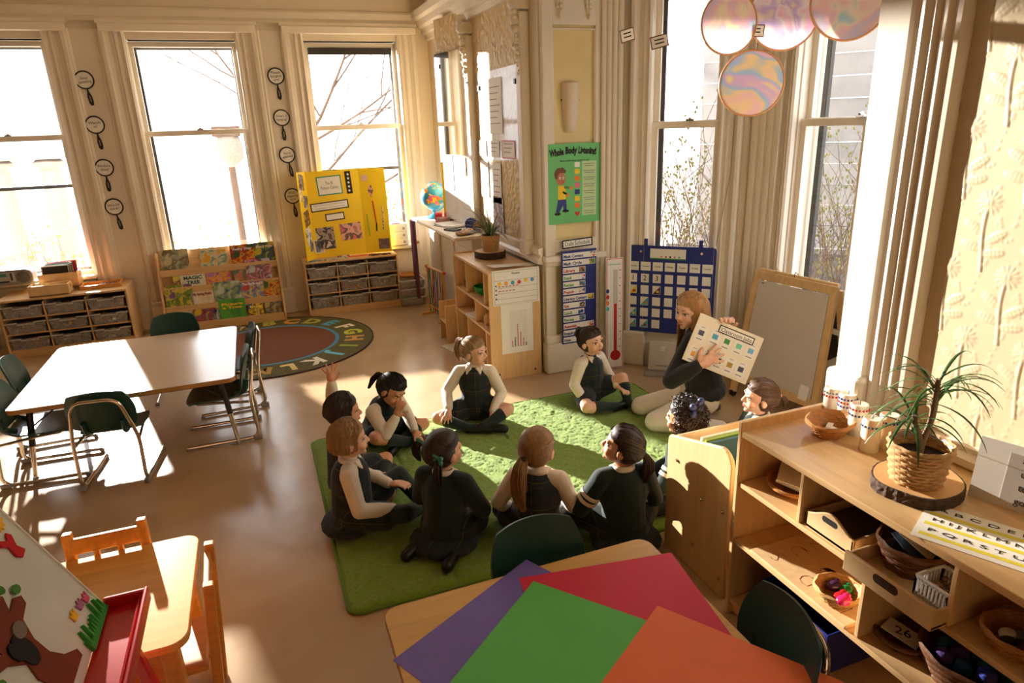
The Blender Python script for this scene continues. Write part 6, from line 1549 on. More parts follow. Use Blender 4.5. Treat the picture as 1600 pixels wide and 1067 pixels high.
# white drawers and toys on the sill
root = thing('desk_drawers', 'small white three-drawer desk organiser on the windowsill', 'drawers', (1.56, 7.95, .668))
b = MB(); b.box((0, 0, .13), (.22, .14, .26)); b.build('body', M_WPLAS, root, bevel=.012)
for i in range(3):
    b = MB(); b.box((0, -.075, .045 + i * .08), (.20, .012, .07)); d_ = b.build('drawer', M_WPLAS, root, bevel=.008); b = MB(); b.cyl((.055, -.082, .045 + i * .08), (.055, -.085, .045 + i * .08), .016, n=14); b.build('finger_hole', M_GREY, d_)
b = MB(); b.box((-.03, -.02, .264), (.10, .08, .008)); tag(b.build('sticky_notes', mat('hot_pink_paper', (240, 60, 150), .6), loc=(1.56, 7.95, .668)), 'hot pink notepad on the white desk drawers', 'notepad')
b = MB(); b.ell((0, 0, .022), (.045, .03, .022), 12, 8); b.ell((-.03, 0, .03), (.02, .02, .02), 10, 8); tag(b.build('toy_block', multicolour('toy_red_green', ((200, 40, 30), (60, 140, 60)), 12, .4), loc=(1.76, 7.90, .668), smooth=True), 'red and green toy at the corner of the windowsill', 'toy')
# stack of clear bins
for i in range(3):
    root = thing('clear_storage_box', 'clear plastic storage box on the floor by the mantel, %s of the stack' % ('bottom', 'middle', 'top')[i], 'storage box', (1.60, 7.72, .002 + i * .105), 0, 'clear boxes stacked by the mantel')
    b = MB(); w, d, h = .30, .36, .10
    o_ = [(sx * w / 2 * s, sy * d / 2 * s, z) for s, z in ((.92, 0), (1, h)) for sx, sy in ((-1, -1), (1, -1), (1, 1), (-1, 1))]; i_ = [(x * .97, y * .97, z + (.004 if z == 0 else 0)) for x, y, z in o_]
    b.add(o_ + i_, [(3, 2, 1, 0), (8, 9, 10, 11)] + [(a, (a + 1) % 4, 4 + (a + 1) % 4, 4 + a) for a in range(4)] + [(8 + a, 8 + (a + 1) % 4, 12 + (a + 1) % 4, 12 + a) for a in range(4)] + [(4 + a, 4 + (a + 1) % 4, 12 + (a + 1) % 4, 12 + a) for a in range(4)]); b.build('tub', M_CLEAR, root)
    b = MB(); q = [(sx * w / 2, sy * d / 2, h - .005) for sx, sy in ((-1, -1), (1, -1), (1, 1), (-1, 1))]
    for k in range(4): b.bar(q[k], q[(k + 1) % 4], .012, .012)
    b.build('rim', M_WPLAS, root, bevel=.003)
    b = MB(); b.box((0, 0, .04), (w * .8, d * .8, .05)); b.build('papers', MPAP, root)
basket('round wicker tray on top of the clear storage boxes', (1.60, 7.72, .318), .10, .13, .03, M_WICKER, rows=4)
# ------------------------------------------------------------------ things on the mantel
root = thing('globe', 'world globe with blue seas on the mantel', 'globe', (1.90, 7.44, 1.023))
def globe_mat():
    m, nt, bb = nodes_of('globe_map'); L = nt.links; tc = N(nt, 'ShaderNodeTexCoord'); nz = N(nt, 'ShaderNodeTexNoise'); nz.inputs['Scale'].default_value = 9; nz.inputs['Detail'].default_value = 3; L.new(tc.outputs['Object'], nz.inputs['Vector'])
    land = N(nt, 'ShaderNodeTexVoronoi'); land.inputs['Scale'].default_value = 34; L.new(tc.outputs['Object'], land.inputs['Vector']); sp = N(nt, 'ShaderNodeSeparateColor'); L.new(land.outputs['Color'], sp.inputs[0])
    rp = N(nt, 'ShaderNodeValToRGB'); rp.color_ramp.interpolation = 'CONSTANT'; e = rp.color_ramp.elements
    e[0].color = lin((240, 190, 40)) + (1,); e[1].color = lin((240, 120, 70)) + (1,); e[1].position = .3
    for p_, c in ((.5, (90, 180, 70)), (.7, (226, 110, 160)), (.85, (240, 220, 80))): e.new(p_).color = lin(c) + (1,)
    L.new(sp.outputs[0], rp.inputs[0]); gt = N(nt, 'ShaderNodeMath', operation='GREATER_THAN'); gt.inputs[1].default_value = .54; L.new(nz.outputs['Fac'], gt.inputs[0])
    mx = N(nt, 'ShaderNodeMix', data_type='RGBA'); L.new(gt.outputs[0], mx.inputs[0]); mx.inputs[6].default_value = lin((60, 160, 200)) + (1,); L.new(rp.outputs[0], mx.inputs[7]); L.new(mx.outputs[2], bb.inputs['Base Color']); bb.inputs['Roughness'].default_value = .3; return m
b = MB(); b.ell((0, 0, .235), .150, 32, 22); b.build('ball', globe_mat(), root, smooth=True)
b = MB(); b.lathe([(.09, 0), (.10, .01), (.05, .035), (.018, .05), (.015, .085)], 24); b.build('base', mat('sky_blue_plastic', (60, 160, 210), .35), root, smooth=50)
b = MB(); b.tube([(.162 * math.cos(R(a)), 0, .235 + .162 * math.sin(R(a))) for a in range(-100, 105, 12)], .006, 6); b.build('meridian', mat('sky_blue_plastic', (60, 160, 210), .35), root, smooth=True)
root = thing('rainbow_blocks', 'small red box with painted rainbow on the mantel', 'toy', (1.83, 7.13, 1.023), R(-20))
b = MB(); b.prism([(-.06, 0)] + [(.06 * math.cos(R(a)), .02 + .075 * math.sin(R(a))) for a in range(180, -1, -15)] + [(.06, 0)], .07, M=Matrix(((0, 0, 1, 0), (1, 0, 0, 0), (0, 1, 0, 0), (0, 0, 0, 1)))); b.build('block', mat('red_toy', (206, 40, 54), .4), root)
for i, c in enumerate(((230, 70, 60), (240, 160, 50), (240, 220, 70), (90, 180, 90), (60, 130, 200))):
    b = MB(); q = .056 - i * .010; b.tube([(-.003, q * math.cos(R(a)), .02 + q * 1.2 * math.sin(R(a))) for a in range(0, 181, 15)], .0045, 5); b.build('rainbow_arc', mat('arc_%d' % i, c, .5), root)
b = MB(); b.box((0, 0, .03), (.10, .14, .06)); tag(b.build('card_box', mat('dusty_pink_card', (176, 120, 116), .7), loc=(1.86, 6.95, 1.023), rot=(0, 0, .2), bevel=.003), 'small dusty pink box behind the open book on the mantel', 'box')
root = thing('open_book', 'stack of open papers and a book on the mantel', 'book', (1.88, 6.68, 1.023), R(15))
for sx in (-1, 1): b = MB(); b.box((0, sx * .09, .012), (.22, .17, .018), (R(sx * 5), 0, 0)); b.build('page_block', MPAP, root)
b = MB(); b.box((0, 0, .002), (.24, .37, .004)); b.build('cover', M_GREY, root)
root = thing('pencil_basket', 'little basket of dark pencils beside the globe', 'basket', (2.0, 7.22, 1.023)); woven_pot(root, 0, .05, .06, .03, M_WICKER, 5, 'tray', 28)
for i in range(10):
    b = MB(); a = i * .7; b.tube([(.02 * math.cos(a), .02 * math.sin(a), .01), (.045 * math.cos(a), .045 * math.sin(a), .15)], .006, 6); b.build('pencil', mat('pencil_%d' % (i % 3), ((70, 34, 30), (110, 60, 40), (30, 30, 40))[i % 3], .5), root)
for c, p, r_, lab in (((34, 40, 96), (1.96, 6.27, 1.023), .062, 'navy blue'), ((96, 74, 60), (1.99, 6.12, 1.023), .055, 'mixed multicoloured')):
    root = thing('wool_ball', lab + ' ball of wool on the mantel by the plant', 'yarn ball', p, 0, 'wool balls on the mantel')
    b = MB(); b.ell((0, 0, r_), r_ * .95, 18, 12); b.build('core', mat('wool_' + lab.replace(' ', '_'), c, .9, var=.4, vs=30, bump=.5, bs=80), root, smooth=True)
    rg = random.Random(int(r_ * 1000)); b = MB()
    for i in range(22):
        n_ = V((rg.uniform(-1, 1), rg.uniform(-1, 1), rg.uniform(-1, 1))).normalized(); x = n_.orthogonal().normalized(); y = n_.cross(x); b.tube([V((0, 0, r_)) + (x * math.cos(t * .3) + y * math.sin(t * .3)) * r_ * .96 for t in range(22)], .004, 4)
    b.build('strands', multicolour('strand_' + lab.replace(' ', '_'), (c, tuple(min(255, int(q * 1.5)) for q in c), (190, 120, 60) if 'mixed' in lab else tuple(int(q * .6) for q in c)), 25, .9), root, kind='stuff')
rg = random.Random(4); b = MB()
b.ell((0, 0, .02), (.10, .07, .022), 14, 8); b.ell((.05, .06, .025), (.06, .05, .025), 12, 8); b.ell((-.05, -.05, .018), (.06, .04, .018), 12, 8)
tag(fuse(b, 'cloth_pile', multicolour('cloth_pile', ((70, 60, 120), (200, 150, 60), (190, 180, 200), (60, 90, 140)), 16, .9), None, .008, 2), 'crumpled patterned cloth at the front corner of the mantel', 'cloth'); bpy.data.objects['cloth_pile'].location = (1.83, 6.06, 1.023)
b = MB(); b.box((0, 0, .008), (.10, .16, .016)); tag(b.build('notebook', mat('dark_cover', (60, 56, 60), .6), loc=(1.80, 6.38, 1.023), rot=(0, 0, .4)), 'dark covered notebook on the mantel edge', 'notebook')
b = MB(); b.tube([(1.70 + .0 * t, 6.02 + .02 * math.sin(t * .9), 1.02 - .010 * t) for t in range(10)], .004, 6); tag(b.build('wool_strand', mat('orange_wool', (226, 130, 50), .9)), 'orange strand of wool dangling off the mantel', 'wool')
# loom frame and little stool
root = thing('weaving_loom', 'upright loom frame strung with coloured yarn in front of the mantel', 'loom', (1.72, 6.90, 0), R(8))
for y in (-.22, .22):
    b = MB(); b.tube([(0, y, .0), (0, y, .56)], .012, 8); b.build('post', M_PINE, root); b = MB(); b.bar((-.10, y, .012), (.06, y, .012), .03, .024); b.build('foot', M_PINE, root)
for z in (.10, .54): b = MB(); b.tube([(0, -.24, z), (0, .24, z)], .011, 8); b.build('crossbar', M_PINE, root)
for y in (-.245, .245): b = MB(); b.ell((0, y, .54), .018, 10, 8); b.build('end_knob', M_RED, root, smooth=True)
YC = ((200, 60, 60), (60, 110, 180), (230, 190, 60), (80, 150, 90), (150, 90, 160), (230, 220, 210), (60, 170, 180))
for i in range(22): b = MB(); y = -.205 + i * .0195; b.tube([(.011 * math.sin(i), y, .53), (.014 * math.cos(i * 2), y + .004 * math.sin(i), .30), (0, y, .09 - .03 * (i % 3))], .0055, 5); b.build('yarn', mat('yarn_%d' % (i % 7), YC[i % 7], .9), root)
root = thing('small_wooden_box_seat', 'small wooden cube seat beside the open shelf unit', 'seat', (1.70, 6.06, 0))
for nm, c, d in (('side', (0, .115, .19), (.30, .016, .38)), ('side', (0, -.115, .19), (.30, .016, .38)), ('seat_board', (0, 0, .20), (.29, .22, .016)), ('back_board', (.14, 0, .22), (.016, .22, .32))): b = MB(); b.box(c, d); b.build(nm, M_MAPLE, root, bevel=.004)
# ------------------------------------------------------------------ things in and on the middle shelf unit
root = thing('green_bowl', 'bright green plastic bowl in the open shelf unit', 'bowl', (1.76, 5.33, .61)); b = MB(); b.lathe([(.05, 0), (.085, .03), (.095, .07), (.09, .07), (.08, .033), (.045, .006)], 28); b.build('bowl', mat('green_plastic', (30, 150, 60), .35), root, smooth=50); b = MB(); b.tube([(.095 * math.cos(2 * math.pi * j / 28), .095 * math.sin(2 * math.pi * j / 28), .07) for j in range(29)], .005, 6); b.build('rim', mat('green_plastic', (30, 150, 60), .35), root, smooth=True)
basket('small wicker basket at the back end of the open shelf unit', (1.74, 5.62, .61), .055, .075, .05, M_WICKERD, rows=6)
basket('small wicker basket of brushes on the middle level of the open shelf unit', (1.72, 4.93, .40), .045, .06, .06, M_WICKER, rows=6)
for i in range(5): b = MB(); b.tube([(0, 0, 0), (.01 * i, .012 * (i - 2), .12)], .005, 6); tag(b.build('paint_brush', [M_RED, M_PINE, M_BROWN, M_ORANGE, M_RED][i], loc=(1.72 + .008 * i, 4.93 + .008 * (i - 2), .41)), ('red paint brush leaning out farthest', 'honey wood paint brush', 'brown paint brush', 'orange paint brush', 'upright red paint brush')[i] + ' in the small shelf unit basket', 'brush', 'brushes in the shelf basket')
b = MB(); b.box((0, 0, .006), (.16, .20, .012)); tag(b.build('tray_book', M_PAPER, loc=(1.72, 5.42, .40), rot=(0, 0, .2)), 'white booklet lying on the middle level of the open shelf unit', 'book')
b = MB(); b.box((0, 0, .05), (.10, .016, .10)); b.box((0, .05, .035), (.10, .016, .07)); b.box((0, .025, .006), (.10, .06, .012)); tag(b.build('card_holder', M_MAPLE, loc=(1.73, 5.10, .40)), 'small wooden card holder on the middle level of the open shelf unit', 'holder')
b = MB(); b.prism([(-.12, -.10), (.12, -.12), (.13, .10), (-.10, .12)], .012); tag(b.build('flat_papers', mat('pale_craft_paper', (206, 196, 170), .8), loc=(1.60, 5.80, .001), rot=(0, 0, .3)), 'pale folded paper craft lying on the floor by the open shelf unit', 'paper')
root = thing('rolled_paper', 'curled white paper lying on the near end of the open shelf unit', 'paper', (1.88, 4.98, .906), R(10))
b = MB(); K = 14; vs = []
for i in range(K + 1):
    t = i / K; x = -.20 + .40 * t; z = .004 + .035 * max(0, .35 - t) ** 1.2 * 2 + .008 * math.sin(t * 5)
    for y in (-.06, .06): vs += [(x, y, z), (x, y, z + .0015)]
b.add(vs, [f for i in range(K) for f in ((i * 4, i * 4 + 2, i * 4 + 6, i * 4 + 4), (i * 4 + 1, i * 4 + 5, i * 4 + 7, i * 4 + 3), (i * 4, i * 4 + 4, i * 4 + 5, i * 4 + 1), (i * 4 + 2, i * 4 + 3, i * 4 + 7, i * 4 + 6))] + [(0, 1, 3, 2), (K * 4, K * 4 + 2, K * 4 + 3, K * 4 + 1)]); b.build('sheet', MPAP, root, smooth=True)
o = flat_card('weather_chart', 'white weekly weather chart on the end of the open shelf unit', 'chart', .40, .285, upM(1.85, 4.811, .775), MPAP, .002)
b = MB()
for a, c in (((-.185, .13), (.185, .13)), ((-.185, -.13), (.185, -.13)), ((-.185, .13), (-.185, -.13)), ((.185, .13), (.185, -.13)), ((-.185, .06), (.185, .06)), ((-.185, .0), (.185, .0)), ((-.185, -.045), (.185, -.045)), ((-.185, -.09), (.185, -.09))): b.bar((a[0], a[1], .0005), (c[0], c[1], .0005), .0018, .001)
b.build('ruled_grid', M_GREYINK, o, kind='stuff'); lettering('Weather', .02, M_INK, o, Matrix.Translation((0, .11, .0006)))
for i, c in enumerate(((240, 190, 30), (230, 160, 60), (70, 150, 180), (206, 60, 60), (240, 190, 60), (80, 150, 190))):
    b = MB(); b.prism([(.016 * math.cos(2 * math.pi * j / 14) - .14 + i * .056, .016 * math.sin(2 * math.pi * j / 14) + .035 + .008 * (i > 3)) for j in range(14)], .0008); b.build('weather_symbol', mat('symbol_%d' % i, c, .6), o)
for i in range(11): b = MB(); b.box((-.14 + (i % 6) * .03, .012 if i < 6 else -.025, .0006), (.02, .006, .0008)); b.build('tally_mark', M_RED, o)
for i in range(4): b = MB(); b.box((-.17, .02 - i * .035, .0006), (.012, .012, .0008)); b.build('row_mark', M_INK, o)
o = flat_card('dot_graph', 'tall paper graph of red dots hanging below the weather chart', 'chart', .275, .41, upM(1.85, 4.812, .425), MPAP, .0015)
b = MB()
for i in range(23): b.bar((-.065, -.15 + i * .0135, .0005), (.085, -.15 + i * .0135, .0005), .001, .0008)
b.build('graph_lines', M_GREYINK, o, kind='stuff')
for c, hgt in enumerate((4, 6, 14, 9, 5, 2)):
    b = MB()
    for q in range(hgt): b.prism([(.005 * math.cos(2 * math.pi * j / 8) - .045 + c * .024, .005 * math.sin(2 * math.pi * j / 8) - .145 + q * .0135) for j in range(8)], .001)
    b.build('dot_column', M_RED if c % 2 == 0 or hgt > 6 else M_INK, o, kind='stuff')
# ------------------------------------------------------------------ charts and poster on the pilaster
root = thing('wall_sconce', 'white half-cone wall light on the pilaster', 'wall light', (2.345, 4.83, 1.93))
b = MB(); K = 18; vs = []; prof_ = [(.030, 0), (.048, .02), (.062, .10), (.072, .22), (.075, .33), (.070, .355), (.052, .362)]
for r_, z in prof_:
    for j in range(K + 1): a = math.pi + math.pi * j / K; vs.append((r_ * math.cos(a), r_ * .9 * math.sin(a), z))
b.add(vs, [(i * (K + 1) + j, i * (K + 1) + j + 1, (i + 1) * (K + 1) + j + 1, (i + 1) * (K + 1) + j) for i in range(len(prof_) - 1) for j in range(K)] + [tuple(range(K + 1)), tuple((len(prof_) - 1) * (K + 1) + j for j in range(K + 1))] + [tuple([i * (K + 1) for i in range(len(prof_))] + [i * (K + 1) + K for i in range(len(prof_) - 1, -1, -1)])])
b.build('shade', mat('opal_glass', (222, 206, 184), .4, var=.02), root, smooth=40)
for sx in (-1, 1): b = MB(); b.ell((sx * .072, -.006, .235), .007, 8, 6); b.build('clip', M_BLACKM, root)
o = flat_card('listening_poster', 'green poster about listening with a cartoon child and tips', 'poster', .45, .61, upM(2.369, 4.803, 1.543), mat('poster_green', (104, 190, 112), .5, var=.06, vs=4), .002)
T = Matrix.Translation
for i, w in enumerate(('Whole', 'Body', 'Listening!')):
    lettering(w, .068, M_INK, o, T(((-.152, -.030, .112)[i], (.240, .252, .246)[i], .001)) @ Matrix.Rotation(R((10, 0, -7)[i] * .6), 4, 'Z'), (.122, .100, .158)[i], bold=.004)
lettering('listen with your entire body', .022, M_INK, o, T((0, .178, .001)), .25)
def pp(nm, pts, m, z=.0006, t=.0006): b = MB(); b.prism(pts, t, z0=z); b.build(nm, m, o)
def circ(cx, cy, rx, ry=None, n=18): ry = ry or rx; return [(cx + rx * math.cos(2 * math.pi * j / n), cy + ry * math.sin(2 * math.pi * j / n)) for j in range(n)]
pp('figure_legs', [(-.145, -.115), (-.075, -.115), (-.07, -.2), (-.095, -.205), (-.105, -.16), (-.135, -.215), (-.165, -.21)], M_BLUE)
pp('figure_shoe', circ(-.15, -.225, .028, .012), M_INK); pp('figure_shoe', circ(-.08, -.205, .03, .011), M_INK)
pp('figure_shirt', [(-.145, -.01), (-.085, -.01), (-.075, -.06), (-.08, -.115), (-.145, -.115)], M_YELLOW)
pp('figure_arm', [(-.09, -.012), (-.045, -.02), (-.045, -.035), (-.09, -.03)], M_GREENPR); pp('figure_arm', [(-.10, -.05), (-.065, -.07), (-.07, -.085), (-.105, -.065)], M_GREENPR)
pp('figure_hand', circ(-.032, -.03, .016, .012), M_ORANGE); pp('figure_hand', circ(-.06, -.085, .012, .015), M_ORANGE)
pp('figure_face', circ(-.12, .045, .042, .05), mat('cartoon_skin', (186, 116, 76), .6)); pp('figure_hair', [(-.17, .05), (-.175, .09), (-.15, .125), (-.10, .13), (-.075, .105), (-.08, .085), (-.125, .09), (-.145, .07), (-.15, .04)], M_BROWN, .0008)
for x in (-.125, -.095): pp('figure_eye', circ(x, .05, .008, .011), M_WPLAS, .001); pp('figure_pupil', circ(x + .002, .05, .004), M_INK, .0014)
pp('figure_mouth', circ(-.10, .018, .008, .005), M_RED, .001)
for i, c in enumerate((M_WPLAS, M_YELLOW, M_ORANGE, M_PINK, M_BLUE, M_YELLOW, M_ORANGE)): 
    pp('tip_picture', rrect(.044, .038, .006, 3, .022, .145 - i * .052), c, .0006)
pp('tip_heart', [(.022, -.255), (.045, -.23), (.04, -.217), (.03, -.215), (.022, -.224), (.014, -.215), (.004, -.217), (-.001, -.23)], M_RED)
pp('tip_panel', rrect(.125, .42, .004, 3, .128, -.04), mat('pale_green_print', (186, 214, 160), .6))
def text_bars(par, x, y, w, n, gap, z, th=.004):
    b = MB()
    for q in range(n): b.bar((x - w / 2 * (1 - .15 * (q % 2)), y - q * gap, z), (x + w / 2 * (1 - .15 * (q % 2)), y - q * gap, z), th, .0006)
    b.build('text_lines', M_GREYINK, par, kind='stuff')
for i in range(8): text_bars(o, .128, .148 - i * .052, .10, 2, .016, .0016)
# pocket chart schedule
root = thing('schedule_chart', 'tall blue pocket chart of daily activity strips', 'chart', (2.38, 4.755, .60))
b = MB(); b.box((0, .0, 0), (.315, .008, .855)); b.build('backing', M_BLUE, root, bevel=.002)
ROWS = (('Math Centers', M_BLUE, .30), ('Math Circle', M_BLUE, .29), ('Library', M_RED, .20), ('Snack', M_GREENPR, .20), ('Recess', M_GREENPR, .20), ('French', M_RED, .20), ('Literacy Centers', M_BLUE, .28), ('Gym', M_RED, .20), ('Lunch', M_GREENPR, .19), ('Recess', M_GREENPR, .20), ('Assembly', M_RED, .28), ('Inquiry', M_BLUE, .20), ('Home', M_BLUE, .19))
for i, (s, m, w) in enumerate(ROWS):
    z = .385 - i * .0585
    b = MB(); b.box((-.145 + w / 2, -.006, z), (w, .002, .046)); st = b.build('activity_strip', MPAP, root)
    lettering(s, .034, m, root, T((-.140, -.0078, z - .004)) @ UP, min(w - .075, .0145 * len(s)) , align='LEFT', bold=.001)
    b = MB(); b.box((-.145 + w - .03, -.008, z), (.05, .002, .040)); b.build('strip_picture', multicolour('strip_pic_%d' % (i % 5), (((200, 60, 50), (240, 220, 200), (60, 90, 160)), ((230, 180, 60), (90, 150, 80), (200, 80, 60)), ((180, 120, 80), (60, 60, 70), (230, 220, 210)), ((40, 70, 160), (240, 240, 240), (210, 40, 50)), ((150, 160, 170), (70, 110, 140), (220, 200, 180)))[i % 5], 26, .5), st)
    b = MB(); b.box((0, -.0045, z - .026), (.30, .003, .006)); b.build('clear_pocket', M_BLUE, root)
lettering('Daily Schedule', .05, M_GREYINK, flat_card('schedule_title', 'black-bordered title card above the blue schedule chart', 'sign', .26, .065, upM(2.365, 4.75, 1.085, 0) @ Matrix.Rotation(R(2), 4, 'Z'), MPAP, .003), T((0, 0, .0012)), .22)
o = bpy.data.objects['schedule_title']; b = MB()
for a, c in (((-.13, .03), (.13, .03)), ((-.13, -.03), (.13, -.03)), ((-.13, -.0325), (-.13, .0325)), ((.13, -.0325), (.13, .0325))): b.bar((a[0], a[1], .001), (c[0], c[1], .001), .010, .002)
b.build('black_border', M_INK, o)
# thermometer chart
Mt = Matrix.Translation((2.66, 4.655, .475)) @ Matrix.Rotation(R(-8), 4, 'Z') @ UP @ Matrix.Rotation(R(-2), 4, 'X')
o = flat_card('thermometer_chart', 'tall white chart with big red thermometer leaning on the wall', 'chart', .150, .94, Mt, MPAP, .006)
b = MB()
for a, c in (((-.068, .463), (.068, .463)), ((-.068, -.463), (.068, -.463)), ((-.068, -.463), (-.068, .463)), ((.068, -.463), (.068, .463))): b.bar((a[0], a[1], .0006), (c[0], c[1], .0006), .005, .001)
b.build('red_border', M_RED, o)
b = MB(); b.prism([(.045 * math.cos(2 * math.pi * j / 28) + .005, -.355 + .045 * math.sin(2 * math.pi * j / 28)) for j in range(28)], .002); b.build('bulb', M_RED, o)
b = MB(); b.prism([(-.008, -.33), (.018, -.33), (.018, .09), (-.008, .09)], .002); b.build('red_column', M_RED, o)
b = MB(); b.prism([(-.014, .09), (.024, .09), (.024, .375), (-.014, .375)], .001); b.build('empty_tube', mat('pale_grey_print', (204, 196, 186), .7), o)
for i in range(11): b = MB(); b.box((.045, .37 - i * .065, .0006), (.018, .006, .001)); b.build('tick', M_TEAL if i % 2 else M_GREYINK, o)
for i, m in enumerate((M_BLUE, M_RED, M_ORANGE, M_TEAL)): b = MB(); b.prism(circ(-.062, .20 - i * .05, .014, .018), .002); b.build('child_sticker', m, o)
lettering('thermometer', .02, M_TEAL, o, T((.0, .42, .0008)), .11)
# calendar pocket chart on the bay wall
CM = Matrix.Translation((3.077 - .02, 4.493 - .02, .667)) @ Matrix.Rotation(BA, 4, 'Z') @ UP
b = MB(); b.prism(rrect(.715, .73, .03, 4), .008, z0=-.008); o = b.build('calendar_chart', M_BLUE); o.matrix_world = CM; tag(o, 'blue pocket calendar with number and picture cards below the bay window', 'calendar')
b = MB(); b.box((-.02, .30, .001), (.285, .085, .002)); b.build('month_card', MPAP, o); b = MB(); b.box((-.02, .262, .0022), (.285, .010, .001)); b.build('grass_border', M_GREENPR, o)
for i, m in enumerate((M_ORANGE, M_RED, M_INK, M_PINK, M_TEAL)): b = MB(); b.prism(circ(-.07 + i * .035, .278, .008, .008), .001, z0=.0022); b.build('month_sticker', m, o)
DAYS = ('Sunday', 'Monday', 'Tuesday', 'Wednesday', 'Thursday', 'Friday', 'Saturday')
for c in range(7):
    x = -.295 + c * .0985
    b = MB(); b.box((x, .195, .001), (.082, .072, .002)); b.build('day_card', MPAP, o); lettering(DAYS[c], .02, M_INK, o, T((x, .195, .0022)), .052)
    for r_ in range(5):
        y = .095 - r_ * .097
        if r_ == 4 and c > 2: continue
        b = MB(); b.box((x - .004, y, .001), (.066, .072, .002)); b.build('date_card', MPAP, o)
        if r_ == 0 and c < 3: lettering(str(c + 1), .062, M_INK, o, T((x - .004, y, .0022)))
        kk = {(1, 0): (M_YELLOW, M_RED), (1, 2): (mat('violet_print', (90, 60, 90), .6), M_YELLOW), (2, 1): (M_TEAL, M_ORANGE), (3, 0): (M_TEAL, M_YELLOW), (4, 0): (M_TEAL, M_ORANGE), (4, 1): (M_TEAL, M_RED)}.get((r_, c))
        if kk:
            b = MB(); b.prism([(x - .035, y - .033), (x + .027, y - .033), (x + .027, y + .034)], .001, z0=.002); b.build('pattern_triangle', kk[0], o); b = MB(); b.prism(circ(x + .008, y - .012, .011), .001, z0=.003); b.build('pattern_dot', kk[1], o)
for x in (-.24, .245): b = MB(); b.prism(circ(x, .315, .010), .002); b.build('eyelet', M_CHROME, o)
for x in (-.20, .235): b = MB(); b.box((x, .385, -.002), (.03, .07, .006)); b.build('hanging_strap', M_BLUE, o)
# clear case on the floor below the calendar
root = thing('plastic_case', 'white plastic carry case standing on the floor below the calendar', 'case', (2.97, 4.42, 0), R(-40)); root.rotation_euler = (R(-14), 0, R(-38))
b = MB(); b.prism(rrect(.21, .25, .02, 3, 0, .13), .05, M=UP, z0=-.025); b.build('shell', mat('milky_plastic', (206, 200, 188), .35), root, bevel=.006)
b = MB(); b.box((.01, -.027, .19), (.035, .004, .04)); b.build('label', MPAP, root)
b = MB(); b.tube([(-.03, -.03, .05), (-.03, -.045, .05), (.05, -.045, .05), (.05, -.03, .05)], .005, 6); b.build('handle', M_GREY, root)
root = thing('floor_tray', 'shallow clear tray on the floor beside the plastic case', 'tray', (2.93, 4.36, .0), R(-40)); b = MB(); b.box((0, 0, .012), (.26, .16, .02)); b.build('tray', M_CLEAR, root, bevel=.004)
# ------------------------------------------------------------------ jobs board held by the teacher
rv, uv_, dv_ = V((.932, -.361, -.034)), V((.143, .278, .950)), V((.333, .890, -.311))
xd = (rv * .926 - uv_ * .378).normalized(); nz_ = -dv_
o = flat_card('jobs_board', 'white classroom jobs board held up by the teacher', 'board', .428, .312, frame_M((2.612, 3.21, .62), xd, nz_), mat('board_card', (236, 226, 204), .5, var=.02), .008)
b = MB(); b.box((.045, .110, .001), (.235, .050, .002)); b.build('title_border', M_INK, o); b = MB(); b.box((.045, .110, .0022), (.222, .037, .001)); b.build('title_strip', MPAP, o)
lettering('Classroom Jobs', .036, M_INK, o, T((.045, .108, .003)), .205, depth=.0003)
JOB = ((-.165, .035, (70, 74, 90), 'Library'), (-.165, -.105, (240, 160, 50), 'Weather'), (-.075, .045, (70, 160, 196), 'Calendar'), (.005, .045, (60, 140, 70), 'Lunch'), (.085, .045, (120, 206, 180), 'Line Leader'), (.165, .045, (120, 180, 220), 'Helper'), (-.0, -.085, (60, 50, 60), 'Music'), (.075, -.085, (170, 140, 60), 'Door'), (.15, -.085, (80, 80, 100), 'Lights'), (-.075, -.09, (200, 90, 70), 'Snack'))
for i, (x, y, c, s) in enumerate(JOB):
    b = MB(); b.box((x, y, .0008), (.068, .105, .0012)); cd = b.build('job_card', MPAP, o)
    b = MB(); b.box((x, y + .005, .0018), (.035 if c[0] < 200 else .025, .032, .001)); b.build('job_picture', mat('job_%d' % i, c, .6), cd)
    text_bars(cd, x, y - .035, .04, 1, .01, .002, .005); text_bars(cd, x, y + .042, .028, 1, .01, .002, .003)
